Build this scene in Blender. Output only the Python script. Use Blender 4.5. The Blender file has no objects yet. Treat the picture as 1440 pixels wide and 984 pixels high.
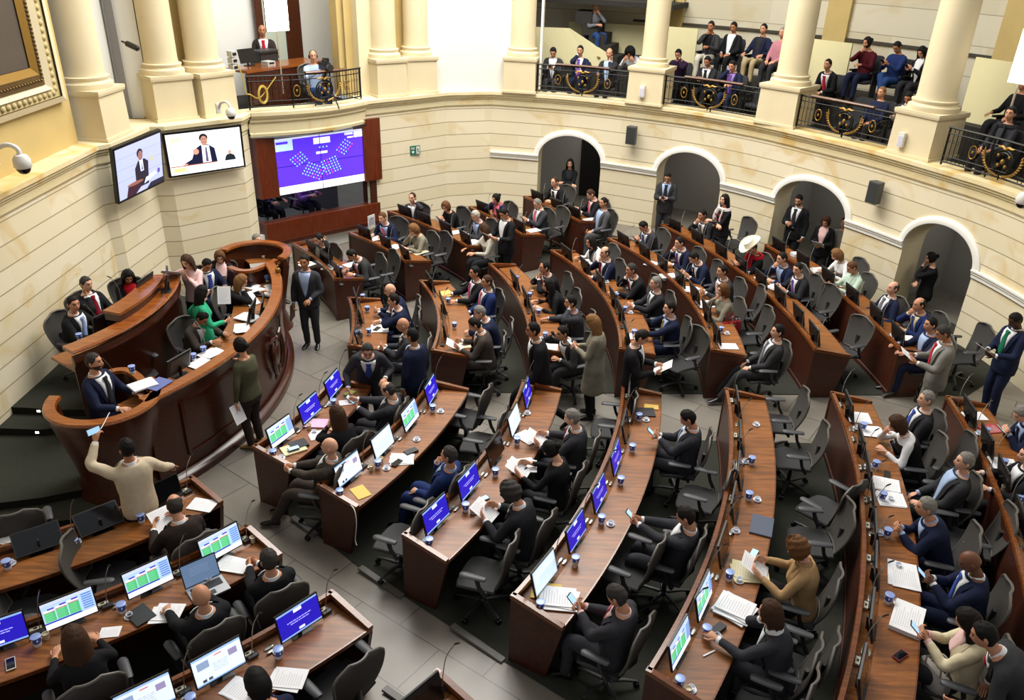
import bpy, bmesh, math, random
import numpy as np
from mathutils import Vector, Matrix
random.seed(7)
PI = math.pi
SC = bpy.context.scene
COL = SC.collection

# ------------------------------------------------------------------ camera
FPX, PPX, PPY, PITCH, ROLL, CAMH = 1115.926, 738.033, 495.014, 27.339, 2.412, 6.688
_t, _r = math.radians(PITCH), math.radians(ROLL)
CF = np.array([0, math.cos(_t), -math.sin(_t)])
_R0 = np.array([1., 0, 0]); _U0 = np.cross(_R0, CF)
CR = _R0 * math.cos(_r) + _U0 * math.sin(_r)
CU = -_R0 * math.sin(_r) + _U0 * math.cos(_r)
CEYE = np.array([0, 0, CAMH])
def make_camera():
    cam = bpy.data.cameras.new('camera'); o = bpy.data.objects.new('camera', cam); COL.objects.link(o)
    cam.sensor_width = 36; cam.sensor_fit = 'HORIZONTAL'; cam.lens = FPX / 1440 * 36
    cam.shift_x = (720 - PPX) / 1440; cam.shift_y = (PPY - 492) / 1440
    m = Matrix(((CR[0], CU[0], -CF[0], 0), (CR[1], CU[1], -CF[1], 0), (CR[2], CU[2], -CF[2], CAMH), (0, 0, 0, 1)))
    o.matrix_world = m; cam.clip_start = .1; cam.clip_end = 200
    SC.camera = o
def ray(x, y): return CF * FPX + CR * (x - PPX) - CU * (y - PPY)
def at(x, y, z):
    d = ray(x, y); p = CEYE + d * ((z - CAMH) / d[2]); return np.array([p[0], p[1], z])
CC = np.array([-8.65, 11.0])          # common centre of the curved desks
def ground(x, y): return max(0.0, .041 * (math.hypot(x - CC[0], y - CC[1]) - 5.87))
def atg(x, y, h):
    z = h
    for _ in range(8):
        p = at(x, y, z); z = h + ground(p[0], p[1])
    return np.array([p[0], p[1], z])
def polar(p): return math.hypot(p[0] - CC[0], p[1] - CC[1]), math.atan2(p[1] - CC[1], p[0] - CC[0])
def pol(r, a): return np.array([CC[0] + r * math.cos(a), CC[1] + r * math.sin(a)])

# ------------------------------------------------------------------ materials
MATS = {}
def srgb(h):
    if isinstance(h, str):
        h = h.lstrip('#'); h = [int(h[i:i + 2], 16) / 255 for i in (0, 2, 4)]
    return tuple(c / 12.92 if c <= .04045 else ((c + .055) / 1.055) ** 2.4 for c in h)
def mat(name, col, rough=.6, metal=0, emit=0, spec=.5, noise=0, nscale=8, bump=0, bscale=40, coat=0, trans=0):
    key = name
    if key in MATS: return MATS[key]
    m = bpy.data.materials.new(name); m.use_nodes = True
    nt = m.node_tree; b = nt.nodes['Principled BSDF']
    c = srgb(col)
    b.inputs['Base Color'].default_value = (*c, 1); b.inputs['Roughness'].default_value = rough
    b.inputs['Metallic'].default_value = metal; b.inputs['Specular IOR Level'].default_value = spec
    b.inputs['Coat Weight'].default_value = coat; b.inputs['Coat Roughness'].default_value = .12
    b.inputs['Transmission Weight'].default_value = trans
    if emit:
        b.inputs['Emission Color'].default_value = (*c, 1); b.inputs['Emission Strength'].default_value = emit
    if noise or bump:
        tc = nt.nodes.new('ShaderNodeTexCoord'); n = nt.nodes.new('ShaderNodeTexNoise')
        n.inputs['Scale'].default_value = nscale; n.inputs['Detail'].default_value = 4
        nt.links.new(tc.outputs['Object'], n.inputs['Vector'])
        if noise:
            mr = nt.nodes.new('ShaderNodeMapRange'); mr.inputs['To Min'].default_value = 1 - noise; mr.inputs['To Max'].default_value = 1 + noise
            nt.links.new(n.outputs['Fac'], mr.inputs['Value'])
            mx = nt.nodes.new('ShaderNodeVectorMath'); mx.operation = 'SCALE'; mx.inputs[0].default_value = c
            nt.links.new(mr.outputs[0], mx.inputs['Scale']); nt.links.new(mx.outputs[0], b.inputs['Base Color'])
        if bump:
            n2 = nt.nodes.new('ShaderNodeTexNoise'); n2.inputs['Scale'].default_value = bscale; n2.inputs['Detail'].default_value = 3
            nt.links.new(tc.outputs['Object'], n2.inputs['Vector'])
            bp = nt.nodes.new('ShaderNodeBump'); bp.inputs['Strength'].default_value = bump; bp.inputs['Distance'].default_value = .02
            nt.links.new(n2.outputs['Fac'], bp.inputs['Height']); nt.links.new(bp.outputs[0], b.inputs['Normal'])
    MATS[key] = m; return m
def wood(name, c1, c2, rough=.3, scale=(1.2, 14, 14), coat=.3):
    m = bpy.data.materials.new(name); m.use_nodes = True; nt = m.node_tree; b = nt.nodes['Principled BSDF']
    tc = nt.nodes.new('ShaderNodeTexCoord'); mp = nt.nodes.new('ShaderNodeMapping'); mp.inputs['Scale'].default_value = scale
    n = nt.nodes.new('ShaderNodeTexNoise'); n.inputs['Scale'].default_value = 2.2; n.inputs['Detail'].default_value = 6; n.inputs['Distortion'].default_value = .6
    cr = nt.nodes.new('ShaderNodeValToRGB'); cr.color_ramp.elements[0].position = .32; cr.color_ramp.elements[1].position = .72
    cr.color_ramp.elements[0].color = (*srgb(c1), 1); cr.color_ramp.elements[1].color = (*srgb(c2), 1)
    nt.links.new(tc.outputs['Object'], mp.inputs['Vector']); nt.links.new(mp.outputs[0], n.inputs['Vector'])
    nt.links.new(n.outputs['Fac'], cr.inputs['Fac']); nt.links.new(cr.outputs[0], b.inputs['Base Color'])
    b.inputs['Roughness'].default_value = rough; b.inputs['Coat Weight'].default_value = coat; b.inputs['Coat Roughness'].default_value = .15
    MATS[name] = m; return m
def stone(name, c1, c2, vein, row=.37, width=1.25, joint='#8d7c5c', jw=.018, veins=.5, vlo=.56, vscale=1.1):
    """coursed ashlar: horizontal joints, blocks of slightly different tone, ochre veins; UV in metres"""
    m = bpy.data.materials.new(name); m.use_nodes = True; nt = m.node_tree; b = nt.nodes['Principled BSDF']; L = nt.links.new
    tc = nt.nodes.new('ShaderNodeTexCoord'); src = tc.outputs['UV']
    br = nt.nodes.new('ShaderNodeTexBrick'); br.offset = .43
    br.inputs['Scale'].default_value = 1; br.inputs['Brick Width'].default_value = width; br.inputs['Row Height'].default_value = row
    br.inputs['Mortar Size'].default_value = 0; br.inputs['Bias'].default_value = -.2
    br.inputs['Color1'].default_value = (*srgb(c1), 1); br.inputs['Color2'].default_value = (*srgb(c2), 1)
    L(src, br.inputs['Vector'])
    n = nt.nodes.new('ShaderNodeTexNoise'); n.inputs['Scale'].default_value = vscale; n.inputs['Detail'].default_value = 5; n.inputs['Distortion'].default_value = 1.2
    L(src, n.inputs['Vector'])
    mr = nt.nodes.new('ShaderNodeMapRange'); mr.inputs['From Min'].default_value = vlo; mr.inputs['From Max'].default_value = vlo + .14; mr.inputs['To Max'].default_value = veins
    L(n.outputs['Fac'], mr.inputs['Value'])
    mx = nt.nodes.new('ShaderNodeMix'); mx.data_type = 'RGBA'; mx.inputs['B'].default_value = (*srgb(vein), 1)
    L(mr.outputs[0], mx.inputs['Factor']); L(br.outputs['Color'], mx.inputs['A'])
    sx = nt.nodes.new('ShaderNodeSeparateXYZ'); L(src, sx.inputs[0])
    def math_(op, a, v):
        q = nt.nodes.new('ShaderNodeMath'); q.operation = op; L(a, q.inputs[0])
        if v is not None: q.inputs[1].default_value = v
        return q.outputs[0]
    y = math_('DIVIDE', sx.outputs['Y'], row); y = math_('ADD', y, jw / row / 2); y = math_('FRACT', y, None); y = math_('LESS_THAN', y, jw / row)
    m2 = nt.nodes.new('ShaderNodeMix'); m2.data_type = 'RGBA'; m2.inputs['B'].default_value = (*srgb(joint), 1)
    L(y, m2.inputs['Factor']); L(mx.outputs['Result'], m2.inputs['A']); L(m2.outputs['Result'], b.inputs['Base Color'])
    b.inputs['Roughness'].default_value = .75; b.inputs['Specular IOR Level'].default_value = .3
    MATS[name] = m; return m

# ------------------------------------------------------------------ mesh builder
class MB:
    def __init__(s): s.v = []; s.f = []; s.m = []; s.uv = {}
    def add(s, vs, fs, mi=0, uvs=None):
        o = len(s.v); s.v.extend([tuple(map(float, p)) for p in vs])
        for k, f in enumerate(fs):
            if uvs is not None: s.uv[len(s.f)] = [uvs[i] for i in f]
            s.f.append(tuple(o + i for i in f)); s.m.append(mi if isinstance(mi, int) else mi[k])
        return s
    def box(s, c, size, rz=0, mi=0, M=None):
        x, y, z = [q / 2 for q in size]
        P = np.array([[sx * x, sy * y, sz * z] for sz in (-1, 1) for sy in (-1, 1) for sx in (-1, 1)])
        if M is not None: P = P @ np.array(M).T
        elif rz:
            a, b = math.cos(rz), math.sin(rz); P = P @ np.array([[a, -b, 0], [b, a, 0], [0, 0, 1]]).T
        s.add(P + np.array(c), [(0, 2, 3, 1), (4, 5, 7, 6), (0, 1, 5, 4), (2, 6, 7, 3), (0, 4, 6, 2), (1, 3, 7, 5)], mi); return s
    def prism(s, poly, z0, z1, mi=0):
        n = len(poly); P = [(x, y, z0) for x, y in poly] + [(x, y, z1) for x, y in poly]
        s.add(P, [tuple(range(n))[::-1], tuple(range(n, 2 * n))] + [(i, (i + 1) % n, n + (i + 1) % n, n + i) for i in range(n)], mi); return s
    def rings(s, R, mi=0, cap=True, closed=True, uvs=None):
        """R: list of rings (each n points) joined into a surface"""
        n = len(R[0]); V = [p for r in R for p in r]; F = []
        for i in range(len(R) - 1):
            for j in range(n if closed else n - 1):
                k = (j + 1) % n; F.append((i * n + j, i * n + k, (i + 1) * n + k, (i + 1) * n + j))
        s.add(V, F, mi, uvs)
        if cap and closed:
            o = len(s.v) - len(V)
            s.f.append(tuple(o + i for i in range(n))[::-1]); s.m.append(mi)
            s.f.append(tuple(o + (len(R) - 1) * n + i for i in range(n))); s.m.append(mi)
        return s
    def tube(s, pts, rad, n=8, mi=0, cap=True, up=None):
        pts = [np.array(p, float) for p in pts]
        if not hasattr(rad, '__len__'): rad = [rad] * len(pts)
        u = None; R = []
        for i, p in enumerate(pts):
            a = pts[max(i - 1, 0)]; b = pts[min(i + 1, len(pts) - 1)]; t = b - a; t = t / (np.linalg.norm(t) + 1e-9)
            if u is None:
                u = np.cross(t, np.array(up) if up is not None else ([0, 0, 1] if abs(t[2]) < .9 else [1, 0, 0]))
            u = u - t * (u @ t); u /= np.linalg.norm(u) + 1e-9; w = np.cross(t, u)
            ra, rb = rad[i] if hasattr(rad[i], '__len__') else (rad[i], rad[i])
            R.append([p + u * ra * math.cos(2 * PI * k / n) + w * rb * math.sin(2 * PI * k / n) for k in range(n)])
        return s.rings(R, mi, cap)
    def lathe(s, prof, c=(0, 0, 0), n=16, mi=0, cap=True):
        return s.rings([[(c[0] + r * math.cos(2 * PI * k / n), c[1] + r * math.sin(2 * PI * k / n), c[2] + z) for k in range(n)] for r, z in prof], mi, cap)
    def sphere(s, c, r, n=10, mi=0):
        r = r if hasattr(r, '__len__') else (r, r, r); m = max(4, n // 2 + 1)
        return s.rings([[(c[0] + r[0] * math.sin(a) * math.cos(2 * PI * k / n), c[1] + r[1] * math.sin(a) * math.sin(2 * PI * k / n), c[2] - r[2] * math.cos(a)) for k in range(n)] for a in [PI * (i + .04) / (m + .08) for i in range(m + 1)]], mi)
    def mesh(s, name, mats, smooth=True, angle=40):
        me = bpy.data.meshes.new(name); me.from_pydata(s.v, [], s.f)
        for m in (mats if isinstance(mats, (list, tuple)) else [mats]): me.materials.append(m)
        if any(s.m): me.polygons.foreach_set('material_index', s.m)
        if s.uv:
            uvl = me.uv_layers.new(name='UVMap')
            for p in me.polygons:
                if p.index in s.uv:
                    for li, q in zip(p.loop_indices, s.uv[p.index]): uvl.data[li].uv = q
        if smooth:
            me.shade_smooth()
            me.set_sharp_from_angle(angle=math.radians(angle))
        me.validate(); return me
    def build(s, name, mats, parent=None, smooth=True, angle=40, **kw):
        o = bpy.data.objects.new(name, s.mesh(name, mats, smooth, angle)); COL.objects.link(o)
        if parent is not None: o.parent = parent
        if kw: tag(o, **kw)
        return o
def tag(o, label=None, category=None, group=None, kind=None):
    if label: o['label'] = label
    if category: o['category'] = category
    if group: o['group'] = group
    if kind: o['kind'] = kind
    return o
def empty(name, loc=(0, 0, 0), rz=0, label=None, category=None, group=None):
    o = bpy.data.objects.new(name, None); COL.objects.link(o); o.empty_display_size = .1
    o.location = tuple(map(float, loc)); o.rotation_euler = (0, 0, rz); tag(o, label, category, group); return o
def dup(root, loc, rz=0, label=None, group=None, category=None):
    r = root.copy(); COL.objects.link(r); r.location = tuple(map(float, loc)); r.rotation_euler = (0, 0, rz)
    tag(r, label, category, group)
    for ch in list(root.children):
        c = ch.copy(); COL.objects.link(c); c.parent = r
        for g in ch.children:
            d = g.copy(); COL.objects.link(d); d.parent = c
    return r
def catmull(P, n=8):
    P = [np.array(p, float) for p in P]; out = []
    Q = [2 * P[0] - P[1]] + P + [2 * P[-1] - P[-2]]
    for i in range(1, len(Q) - 2):
        for k in range(n):
            t = k / n; a, b, c, d = Q[i - 1:i + 3]
            out.append(.5 * (2 * b + (c - a) * t + (2 * a - 5 * b + 4 * c - d) * t * t + (3 * b - 3 * c + d - a) * t ** 3))
    out.append(P[-1]); return out
def normals2(path):
    N = []
    for i in range(len(path)):
        t = np.array(path[min(i + 1, len(path) - 1)]) - np.array(path[max(i - 1, 0)]); t /= np.linalg.norm(t) + 1e-9
        N.append(np.array([t[1], -t[0]]))
    return N
def sweep(mb, path, sec, mi=0, N=None, zf=None, cap=True):
    """sweep a closed (d,z) section along a plan path; d along the plan normal N"""
    N = N or normals2(path)
    R = [[(p[0] + n[0] * d, p[1] + n[1] * d, z + (zf(p) if zf else 0)) for d, z in sec] for p, n in zip(path, N)]
    return mb.rings(R, mi, cap)
# ------------------------------------------------------------------ shell
ZC = 3.35                                  # top of the cornice, floor of the galleries
M_STONE = stone('pale_sandstone', '#e1d6ba', '#d8cba9', '#cdae6c', row=.3135, width=1.3, joint='#a09272', veins=.6, vlo=.57)
M_CORN = stone('cornice_sandstone', '#ddd0a9', '#d8c592', '#cda350', row=50, width=1.1, jw=0, veins=.7, vlo=.52)
M_PLAIN = mat('honed_sandstone', '#d9cca9', .7, noise=.07, nscale=2.5)
M_PLAINY = mat('ochre_sandstone', '#bfa76c', .75, noise=.16, nscale=1.6)
M_WHITE = mat('white_paint', '#e8e6de', .55)
M_PANELW = mat('white_plaster', '#dcdcd6', .8)
M_NICHE = mat('grey_corridor_paint', '#a3a09a', .85)
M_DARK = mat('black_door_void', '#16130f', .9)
M_CREAM = mat('cream_painted_partition', '#dcd4a6', .7, noise=.03)
M_CARPET = mat('dark_green_grey_carpet', '#34352f', .95, spec=.1, noise=.18, nscale=30, bump=.3, bscale=200)
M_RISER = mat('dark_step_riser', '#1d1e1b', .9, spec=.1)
M_WOOD = wood('red_brown_veneer', '#35160b', '#4f2310', .28)
M_WOODF = wood('dark_front_veneer', '#34150a', '#4c210f', .45, coat=.08)
M_TOP = wood('desk_top_veneer', '#633812', '#965a24', .4, coat=.12)
M_RIM = wood('orange_wood_edge', '#753a13', '#97561f', .25, coat=.5)
M_RIMD = wood('brown_wood_edge', '#5c2f13', '#7c451d', .25, coat=.4)
M_DAIS = wood('carved_mahogany', '#2f1207', '#4a1f0d', .3)
M_PANELWOOD = wood('screen_surround_veneer', '#55200c', '#6d2f14', .35, scale=(12, 12, 1.5))
M_BLACK = mat('black_plastic', '#101113', .4)
M_BRONZE = mat('dark_bronze_ironwork', '#15140f', .45, metal=.4)
M_GOLD = mat('gilded_metal', '#93702f', .45, metal=.5)
M_METAL = mat('brushed_steel', '#a9aaa6', .35, metal=.9)

# --- wall plan: outer edge of the cornice, left to right, then the wall face behind it
CORN_L = [(-6.6, 2.0), (-7.1, 5.0), (-7.25, 8.0), (-7.27, 10.4), (-7.32, 11.9), (-7.37, 13.38)]
CORN_M = [(-7.37, 13.38), (-7.25, 13.56), (-7.2, 14.98), (-6.95, 15.04), (-5.86, 16.16), (-5.84, 16.62)]
CORN_S = [(-5.84, 16.62), (-3.84, 18.48)]
CORN_B = [(-3.84, 18.48), (-2.14, 20.05), (-1.1, 20.45)]
CORN_R = catmull([(-1.1, 20.45), (-.06, 20.3), (1.0, 20.08), (2.16, 19.62), (3.58, 18.9), (4.82, 17.9), (5.8, 16.7), (6.6, 15.55), (7.34, 14.15), (7.72, 13.3), (7.95, 12.3), (8.1, 10.8), (8.0, 9.2), (7.6, 7.4), (6.9, 5.6), (5.9, 4.0)], 10)
def offset_path(path, d):                  # d > 0: away from the room
    return [np.array(p) - n * d for p, n in zip(path, normals2(path))]
class Curve:
    def __init__(s, path): s.p = [np.array(q, float) for q in path]; s.n = normals2(s.p); s.u = [0.]; [s.u.append(s.u[-1] + np.linalg.norm(b - a)) for a, b in zip(s.p, s.p[1:])]
    def pt(s, u):
        i = int(np.searchsorted(s.u, u)) - 1; i = min(max(i, 0), len(s.p) - 2); t = (u - s.u[i]) / (s.u[i + 1] - s.u[i])
        return s.p[i] * (1 - t) + s.p[i + 1] * t
    def nrm(s, u):
        i = int(np.searchsorted(s.u, u)) - 1; i = min(max(i, 0), len(s.p) - 2); t = (u - s.u[i]) / (s.u[i + 1] - s.u[i])
        t = min(max(t, 0), 1); n = s.n[i] * (1 - t) + s.n[i + 1] * t; return n / np.linalg.norm(n)
    def hit(s, x, y):                      # pixel -> (u, z) on the vertical surface over this plan curve
        d = ray(x, y)[:2]; best = None
        for i in range(len(s.p) - 1):
            a, b = s.p[i], s.p[i + 1]; e = b - a; den = d[0] * e[1] - d[1] * e[0]
            if abs(den) < 1e-9: continue
            k = (a[0] * e[1] - a[1] * e[0]) / den; w = (a[0] * d[1] - a[1] * d[0]) / den
            lo = -9 if i == 0 else -1e-6; hi = 9 if i == len(s.p) - 2 else 1 + 1e-6
            if k > 0 and lo <= w <= hi and (best is None or k < best[0]): best = (k, i, w)
        k, i, w = best; return s.u[i] + w * (s.u[i + 1] - s.u[i]), CAMH + ray(x, y)[2] * k
    def P(s, x, y, off=0):
        u, z = s.hit(x, y); p = s.pt(u) + s.nrm(u) * off; return np.array([p[0], p[1], z])
_all = []; _cut = []
for seg in (CORN_L, CORN_M, CORN_S, CORN_B, CORN_R):
    _cut.append(max(len(_all) - 1, 0)); _all += [np.array(q, float) for q in (seg if not _all else seg[1:])]
_cut.append(len(_all) - 1)
def mitre(path):
    N = []
    for i in range(len(path)):
        ns = []
        for a, b in ((i - 1, i), (i, i + 1)):
            if a >= 0 and b < len(path): t = path[b] - path[a]; t = t / np.linalg.norm(t); ns.append(np.array([t[1], -t[0]]))
        m = sum(ns); m = m / np.linalg.norm(m); N.append(m / max(.5, m @ ns[0]))
    return N
_N = mitre(_all); _face = [q - n * .12 for q, n in zip(_all, _N)]
def _sec(i):
    c = Curve(_face[_cut[i]:_cut[i + 1] + 1]); c.n = _N[_cut[i]:_cut[i + 1] + 1]; return c
W_L, W_M, W_S, W_B, W_R = [_sec(i) for i in range(5)]
VOFF = .1085
def wall_strip(mb, cv, us, z0, z1, mi=0, z0f=None, off=0):
    for a, b in zip(us, us[1:]):
        P = [cv.pt(q) + cv.nrm(q) * off for q in (a, b)]; za, zb = (z0f(a), z0f(b)) if z0f else (z0, z0)
        mb.add([(*P[0], za), (*P[1], zb), (*P[1], z1), (*P[0], z1)], [(0, 1, 2, 3)], mi, [(a, za - VOFF), (b, zb - VOFF), (b, z1 - VOFF), (a, z1 - VOFF)])
def plain_wall(name, cv, z1=ZC - .02):
    mb = MB(); us = sorted(set(cv.u)); wall_strip(mb, cv, us, -.05, z1); mb.build(name, M_STONE, kind='structure', smooth=False)
CSEC = [(-.15, 3.0), (.015, 3.0), (.03, 3.03), (.03, 3.15), (.055, 3.17), (.055, 3.2), (.09, 3.22), (.09, 3.255), (.13, 3.28), (.13, ZC), (-.5, ZC + .02), (-.5, 3.1)]
def cornice(name, cv, ext=0, sec=CSEC):
    mb = MB(); N = cv.n; n = len(sec)
    for i in range(len(cv.p) - 1):
        for k in range(n):
            q = (k + 1) % n; v0 = sum(abs(sec[j + 1][1] - sec[j][1]) + abs(sec[j + 1][0] - sec[j][0]) for j in range(k)) if k else 0
            L = math.hypot(sec[q][0] - sec[k][0], sec[q][1] - sec[k][1])
            P = [(*(cv.p[j] + N[j] * sec[m][0]), sec[m][1]) for j, m in ((i, k), (i + 1, k), (i + 1, q), (i, q))]
            mb.add(P, [(0, 1, 2, 3)], 0, [(cv.u[i], v0 + .3), (cv.u[i + 1], v0 + .3), (cv.u[i + 1], v0 + L + .3), (cv.u[i], v0 + L + .3)])
    mb.build(name, M_CORN, kind='structure', smooth=False)
plain_wall('wall_left', W_L); plain_wall('wall_front', W_M); plain_wall('wall_back', W_B)
cornice('trim_1', W_L); cornice('trim_2', W_M); cornice('trim_3', W_B); cornice('trim_4', W_R)
# --- the curved wall with four arches
ARCH_PX = [((757, 223), (845, 232), (800, 190)), ((925, 235), (1014, 258), (970, 212)), ((1092, 275), (1190, 310), (1137, 253)), ((1271, 343), (1366, 390), (1317, 315))]
ARCHES = []
for l, r, t in ARCH_PX:
    (ul, zl), (ur, zr), (ut, zt) = W_R.hit(*l), W_R.hit(*r), W_R.hit(*t)
    ARCHES.append((ul, ur, (zl + zr) / 2, zt))
ZS = sum(a[2] for a in ARCHES) / 4; ZT = sum(a[3] for a in ARCHES) / 4
print('arches', ARCHES, ZS, ZT)
def arch_z(a, u):
    m, h = (a[0] + a[1]) / 2, (a[1] - a[0]) / 2; return ZS + (ZT - ZS) * math.sqrt(max(0, 1 - ((u - m) / h) ** 2))
mb = MB(); band = MB(); rev = MB()
cur = 0.0; UMAX = W_R.u[-1]
def span(a, b): return list(np.linspace(a, b, max(2, int((b - a) / .25))))
for a in ARCHES:
    wall_strip(mb, W_R, span(cur, a[0]), -.05, ZC - .02)
    us = [(a[0] + a[1]) / 2 - (a[1] - a[0]) / 2 * math.cos(PI * k / 24) for k in range(25)]
    wall_strip(mb, W_R, us, 0, ZC - .02, z0f=lambda u, a=a: arch_z(a, u))
    cur = a[1]
    # reveal: jambs and soffit, .55 deep
    prof = [(us[0], 0)] + [(u, arch_z(a, u)) for u in us] + [(us[-1], 0)]
    for (u1, z1), (u2, z2) in zip(prof, prof[1:]):
        P = []
        for u, z, o in ((u1, z1, 0), (u2, z2, 0), (u2, z2, -.55), (u1, z1, -.55)):
            q = W_R.pt(u) + W_R.nrm(u) * o; P.append((*q, z))
        w = abs(z2 - z1) + abs(u2 - u1)
        rev.add(P, [(0, 1, 2, 3)], 0, [(0, z1), (0, z2 + .01), (.55, z2 + .01), (.55, z1)])
    # archivolt band, white
    m, h = (a[0] + a[1]) / 2, (a[1] - a[0]) / 2; R = []
    for k in range(33):
        t = PI - PI * k / 32; ring = []
        for rr, d in ((0, 0), (0, .05), (.06, .06), (.1, .045), (.13, .03), (.13, 0)):
            u = m + (h + rr) * math.cos(t); z = ZS + (ZT - ZS + rr) * math.sin(t); q = W_R.pt(u) + W_R.nrm(u) * d; ring.append((*q, z))
        R.append(ring)
    band.rings(R)
wall_strip(mb, W_R, span(cur, UMAX), -.05, ZC - .02)
mb.build('wall_right', M_STONE, kind='structure', smooth=False)
rev.build('trim_5', M_PLAIN, kind='structure', smooth=False)
band.build('trim_6', M_WHITE, kind='structure')
# impost moulding between the arches
mb = MB(); ISEC = [(0, ZS - .1), (.03, ZS - .1), (.03, ZS - .05), (.05, ZS - .03), (.05, ZS), (.075, ZS + .02), (.075, ZS + .05), (0, ZS + .05)]
edges = [.0] + [e for a in ARCHES for e in (a[0], a[1])] + [UMAX]
for i in range(0, len(edges), 2):
    us = span(edges[i], edges[i + 1]); sweep(mb, [W_R.pt(u) for u in us], ISEC, N=[W_R.nrm(u) for u in us])
mb.build('trim_7', M_WHITE, kind='structure')
# corridor behind the arches
mb = MB(); us = span(0.2, UMAX - .2)
for o0, o1, z0, z1 in ((-1.9, -1.9, 0, 3.0),):
    wall_strip(mb, W_R, us, 0, 3.0, off=-1.9)
for u1, u2 in zip(us, us[1:]):
    P = [W_R.pt(u) + W_R.nrm(u) * o for u, o in ((u1, -.2), (u2, -.2), (u2, -1.9), (u1, -1.9))]
    mb.add([(*q, 2.95) for q in P], [(3, 2, 1, 0)])
for a, b in zip(ARCHES, ARCHES[1:]):                      # piers between the arches seen from inside, closing each niche
    for u in ((a[1] + .55), (b[0] - .3)):
        P = [W_R.pt(u) + W_R.nrm(u) * o for o in (-.5, -1.9)]
        mb.add([(*P[0], 0), (*P[1], 0), (*P[1], 3), (*P[0], 3)], [(0, 1, 2, 3)])
mb.build('wall_corridor', M_NICHE, kind='structure', smooth=False)
# dark doors at the back of the niches
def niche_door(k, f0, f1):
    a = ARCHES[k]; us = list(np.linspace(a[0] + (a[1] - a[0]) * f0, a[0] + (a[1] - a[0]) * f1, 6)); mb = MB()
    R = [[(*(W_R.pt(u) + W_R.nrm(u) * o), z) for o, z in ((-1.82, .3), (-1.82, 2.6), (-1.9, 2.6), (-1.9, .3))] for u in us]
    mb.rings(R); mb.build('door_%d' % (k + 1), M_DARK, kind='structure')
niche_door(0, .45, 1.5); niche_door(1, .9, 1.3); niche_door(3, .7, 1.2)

# --- floor
def floor_mat():
    m = bpy.data.materials.new('aisle_stone_tile'); m.use_nodes = True; nt = m.node_tree; b = nt.nodes['Principled BSDF']
    tc = nt.nodes.new('ShaderNodeTexCoord'); mp = nt.nodes.new('ShaderNodeMapping'); mp.inputs['Rotation'].default_value = (0, 0, .62)
    br = nt.nodes.new('ShaderNodeTexBrick'); br.inputs['Scale'].default_value = 1; br.inputs['Brick Width'].default_value = 1.15; br.inputs['Row Height'].default_value = .62
    br.inputs['Mortar Size'].default_value = .006; br.inputs['Color1'].default_value = (*srgb('#7b766d'), 1); br.inputs['Color2'].default_value = (*srgb('#716b62'), 1); br.inputs['Mortar'].default_value = (*srgb('#3a3835'), 1)
    n = nt.nodes.new('ShaderNodeTexNoise'); n.inputs['Scale'].default_value = 3; n.inputs['Detail'].default_value = 4
    mr = nt.nodes.new('ShaderNodeMapRange'); mr.inputs['To Min'].default_value = .8; mr.inputs['To Max'].default_value = 1.2
    mx = nt.nodes.new('ShaderNodeVectorMath'); mx.operation = 'SCALE'
    L = nt.links.new; L(tc.outputs['Object'], mp.inputs['Vector']); L(mp.outputs[0], br.inputs['Vector']); L(tc.outputs['Object'], n.inputs['Vector'])
    L(n.outputs['Fac'], mr.inputs['Value']); L(br.outputs['Color'], mx.inputs[0]); L(mr.outputs[0], mx.inputs['Scale']); L(mx.outputs[0], b.inputs['Base Color'])
    b.inputs['Roughness'].default_value = .35; return m
M_TILE = floor_mat()
def ground_patch(name, rs, angs, lift, m, kind='structure'):
    """rs: function angle -> (r0, r1); a piece of the sloped ground"""
    mb = MB(); n = 24; R = []
    for a in angs:
        r0, r1 = rs(a); R.append([(*pol(r0 + (r1 - r0) * k / n, a), ground(*pol(r0 + (r1 - r0) * k / n, a)) + lift) for k in range(n + 1)])
    mb.rings(R, cap=False, closed=False)
    # a short skirt so the layer has thickness
    o = mb.build(name, m, kind=kind, smooth=True); return o
rad = np.radians
ground_patch('floor', lambda a: (0.05, 19.5), rad(np.linspace(-75, 75, 91)), 0, M_TILE)
def line_r(P, Q):                                           # radius of the straight line P-Q at angle a
    P, Q = np.array(P) - CC, np.array(Q) - CC
    def f(a):
        d = np.array([math.cos(a), math.sin(a)]); e = Q - P; return (P[0] * e[1] - P[1] * e[0]) / (d[0] * e[1] - d[1] * e[0])
    return f
def carpet(name, poly):                                     # carpet laid on the sloped ground inside a plan polygon
    bm = bmesh.new(); vs = [bm.verts.new((x, y, 0)) for x, y in poly]; f = bm.faces.new(vs)
    bmesh.ops.triangulate(bm, faces=[f])
    for _ in range(4): bmesh.ops.subdivide_edges(bm, edges=[e for e in bm.edges if e.calc_length() > .5], cuts=1, use_grid_fill=False)
    bmesh.ops.triangulate(bm, faces=bm.faces[:])
    for v in bm.verts: v.co.z = ground(v.co.x, v.co.y) + .012
    me = bpy.data.meshes.new(name); bm.to_mesh(me); bm.free(); me.materials.append(M_CARPET)
    for p in me.polygons:
        if p.normal.z < 0: p.flip()
    o = bpy.data.objects.new(name, me); COL.objects.link(o); tag(o, kind='structure'); return o
def arc_pts(r, a0, a1, n=16): return [tuple(pol(r, a)) for a in np.linspace(a0, a1, n)]
def pa(p): return math.atan2(p[1] - CC[1], p[0] - CC[0])
def prr(p): return math.hypot(p[0] - CC[0], p[1] - CC[1])
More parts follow.
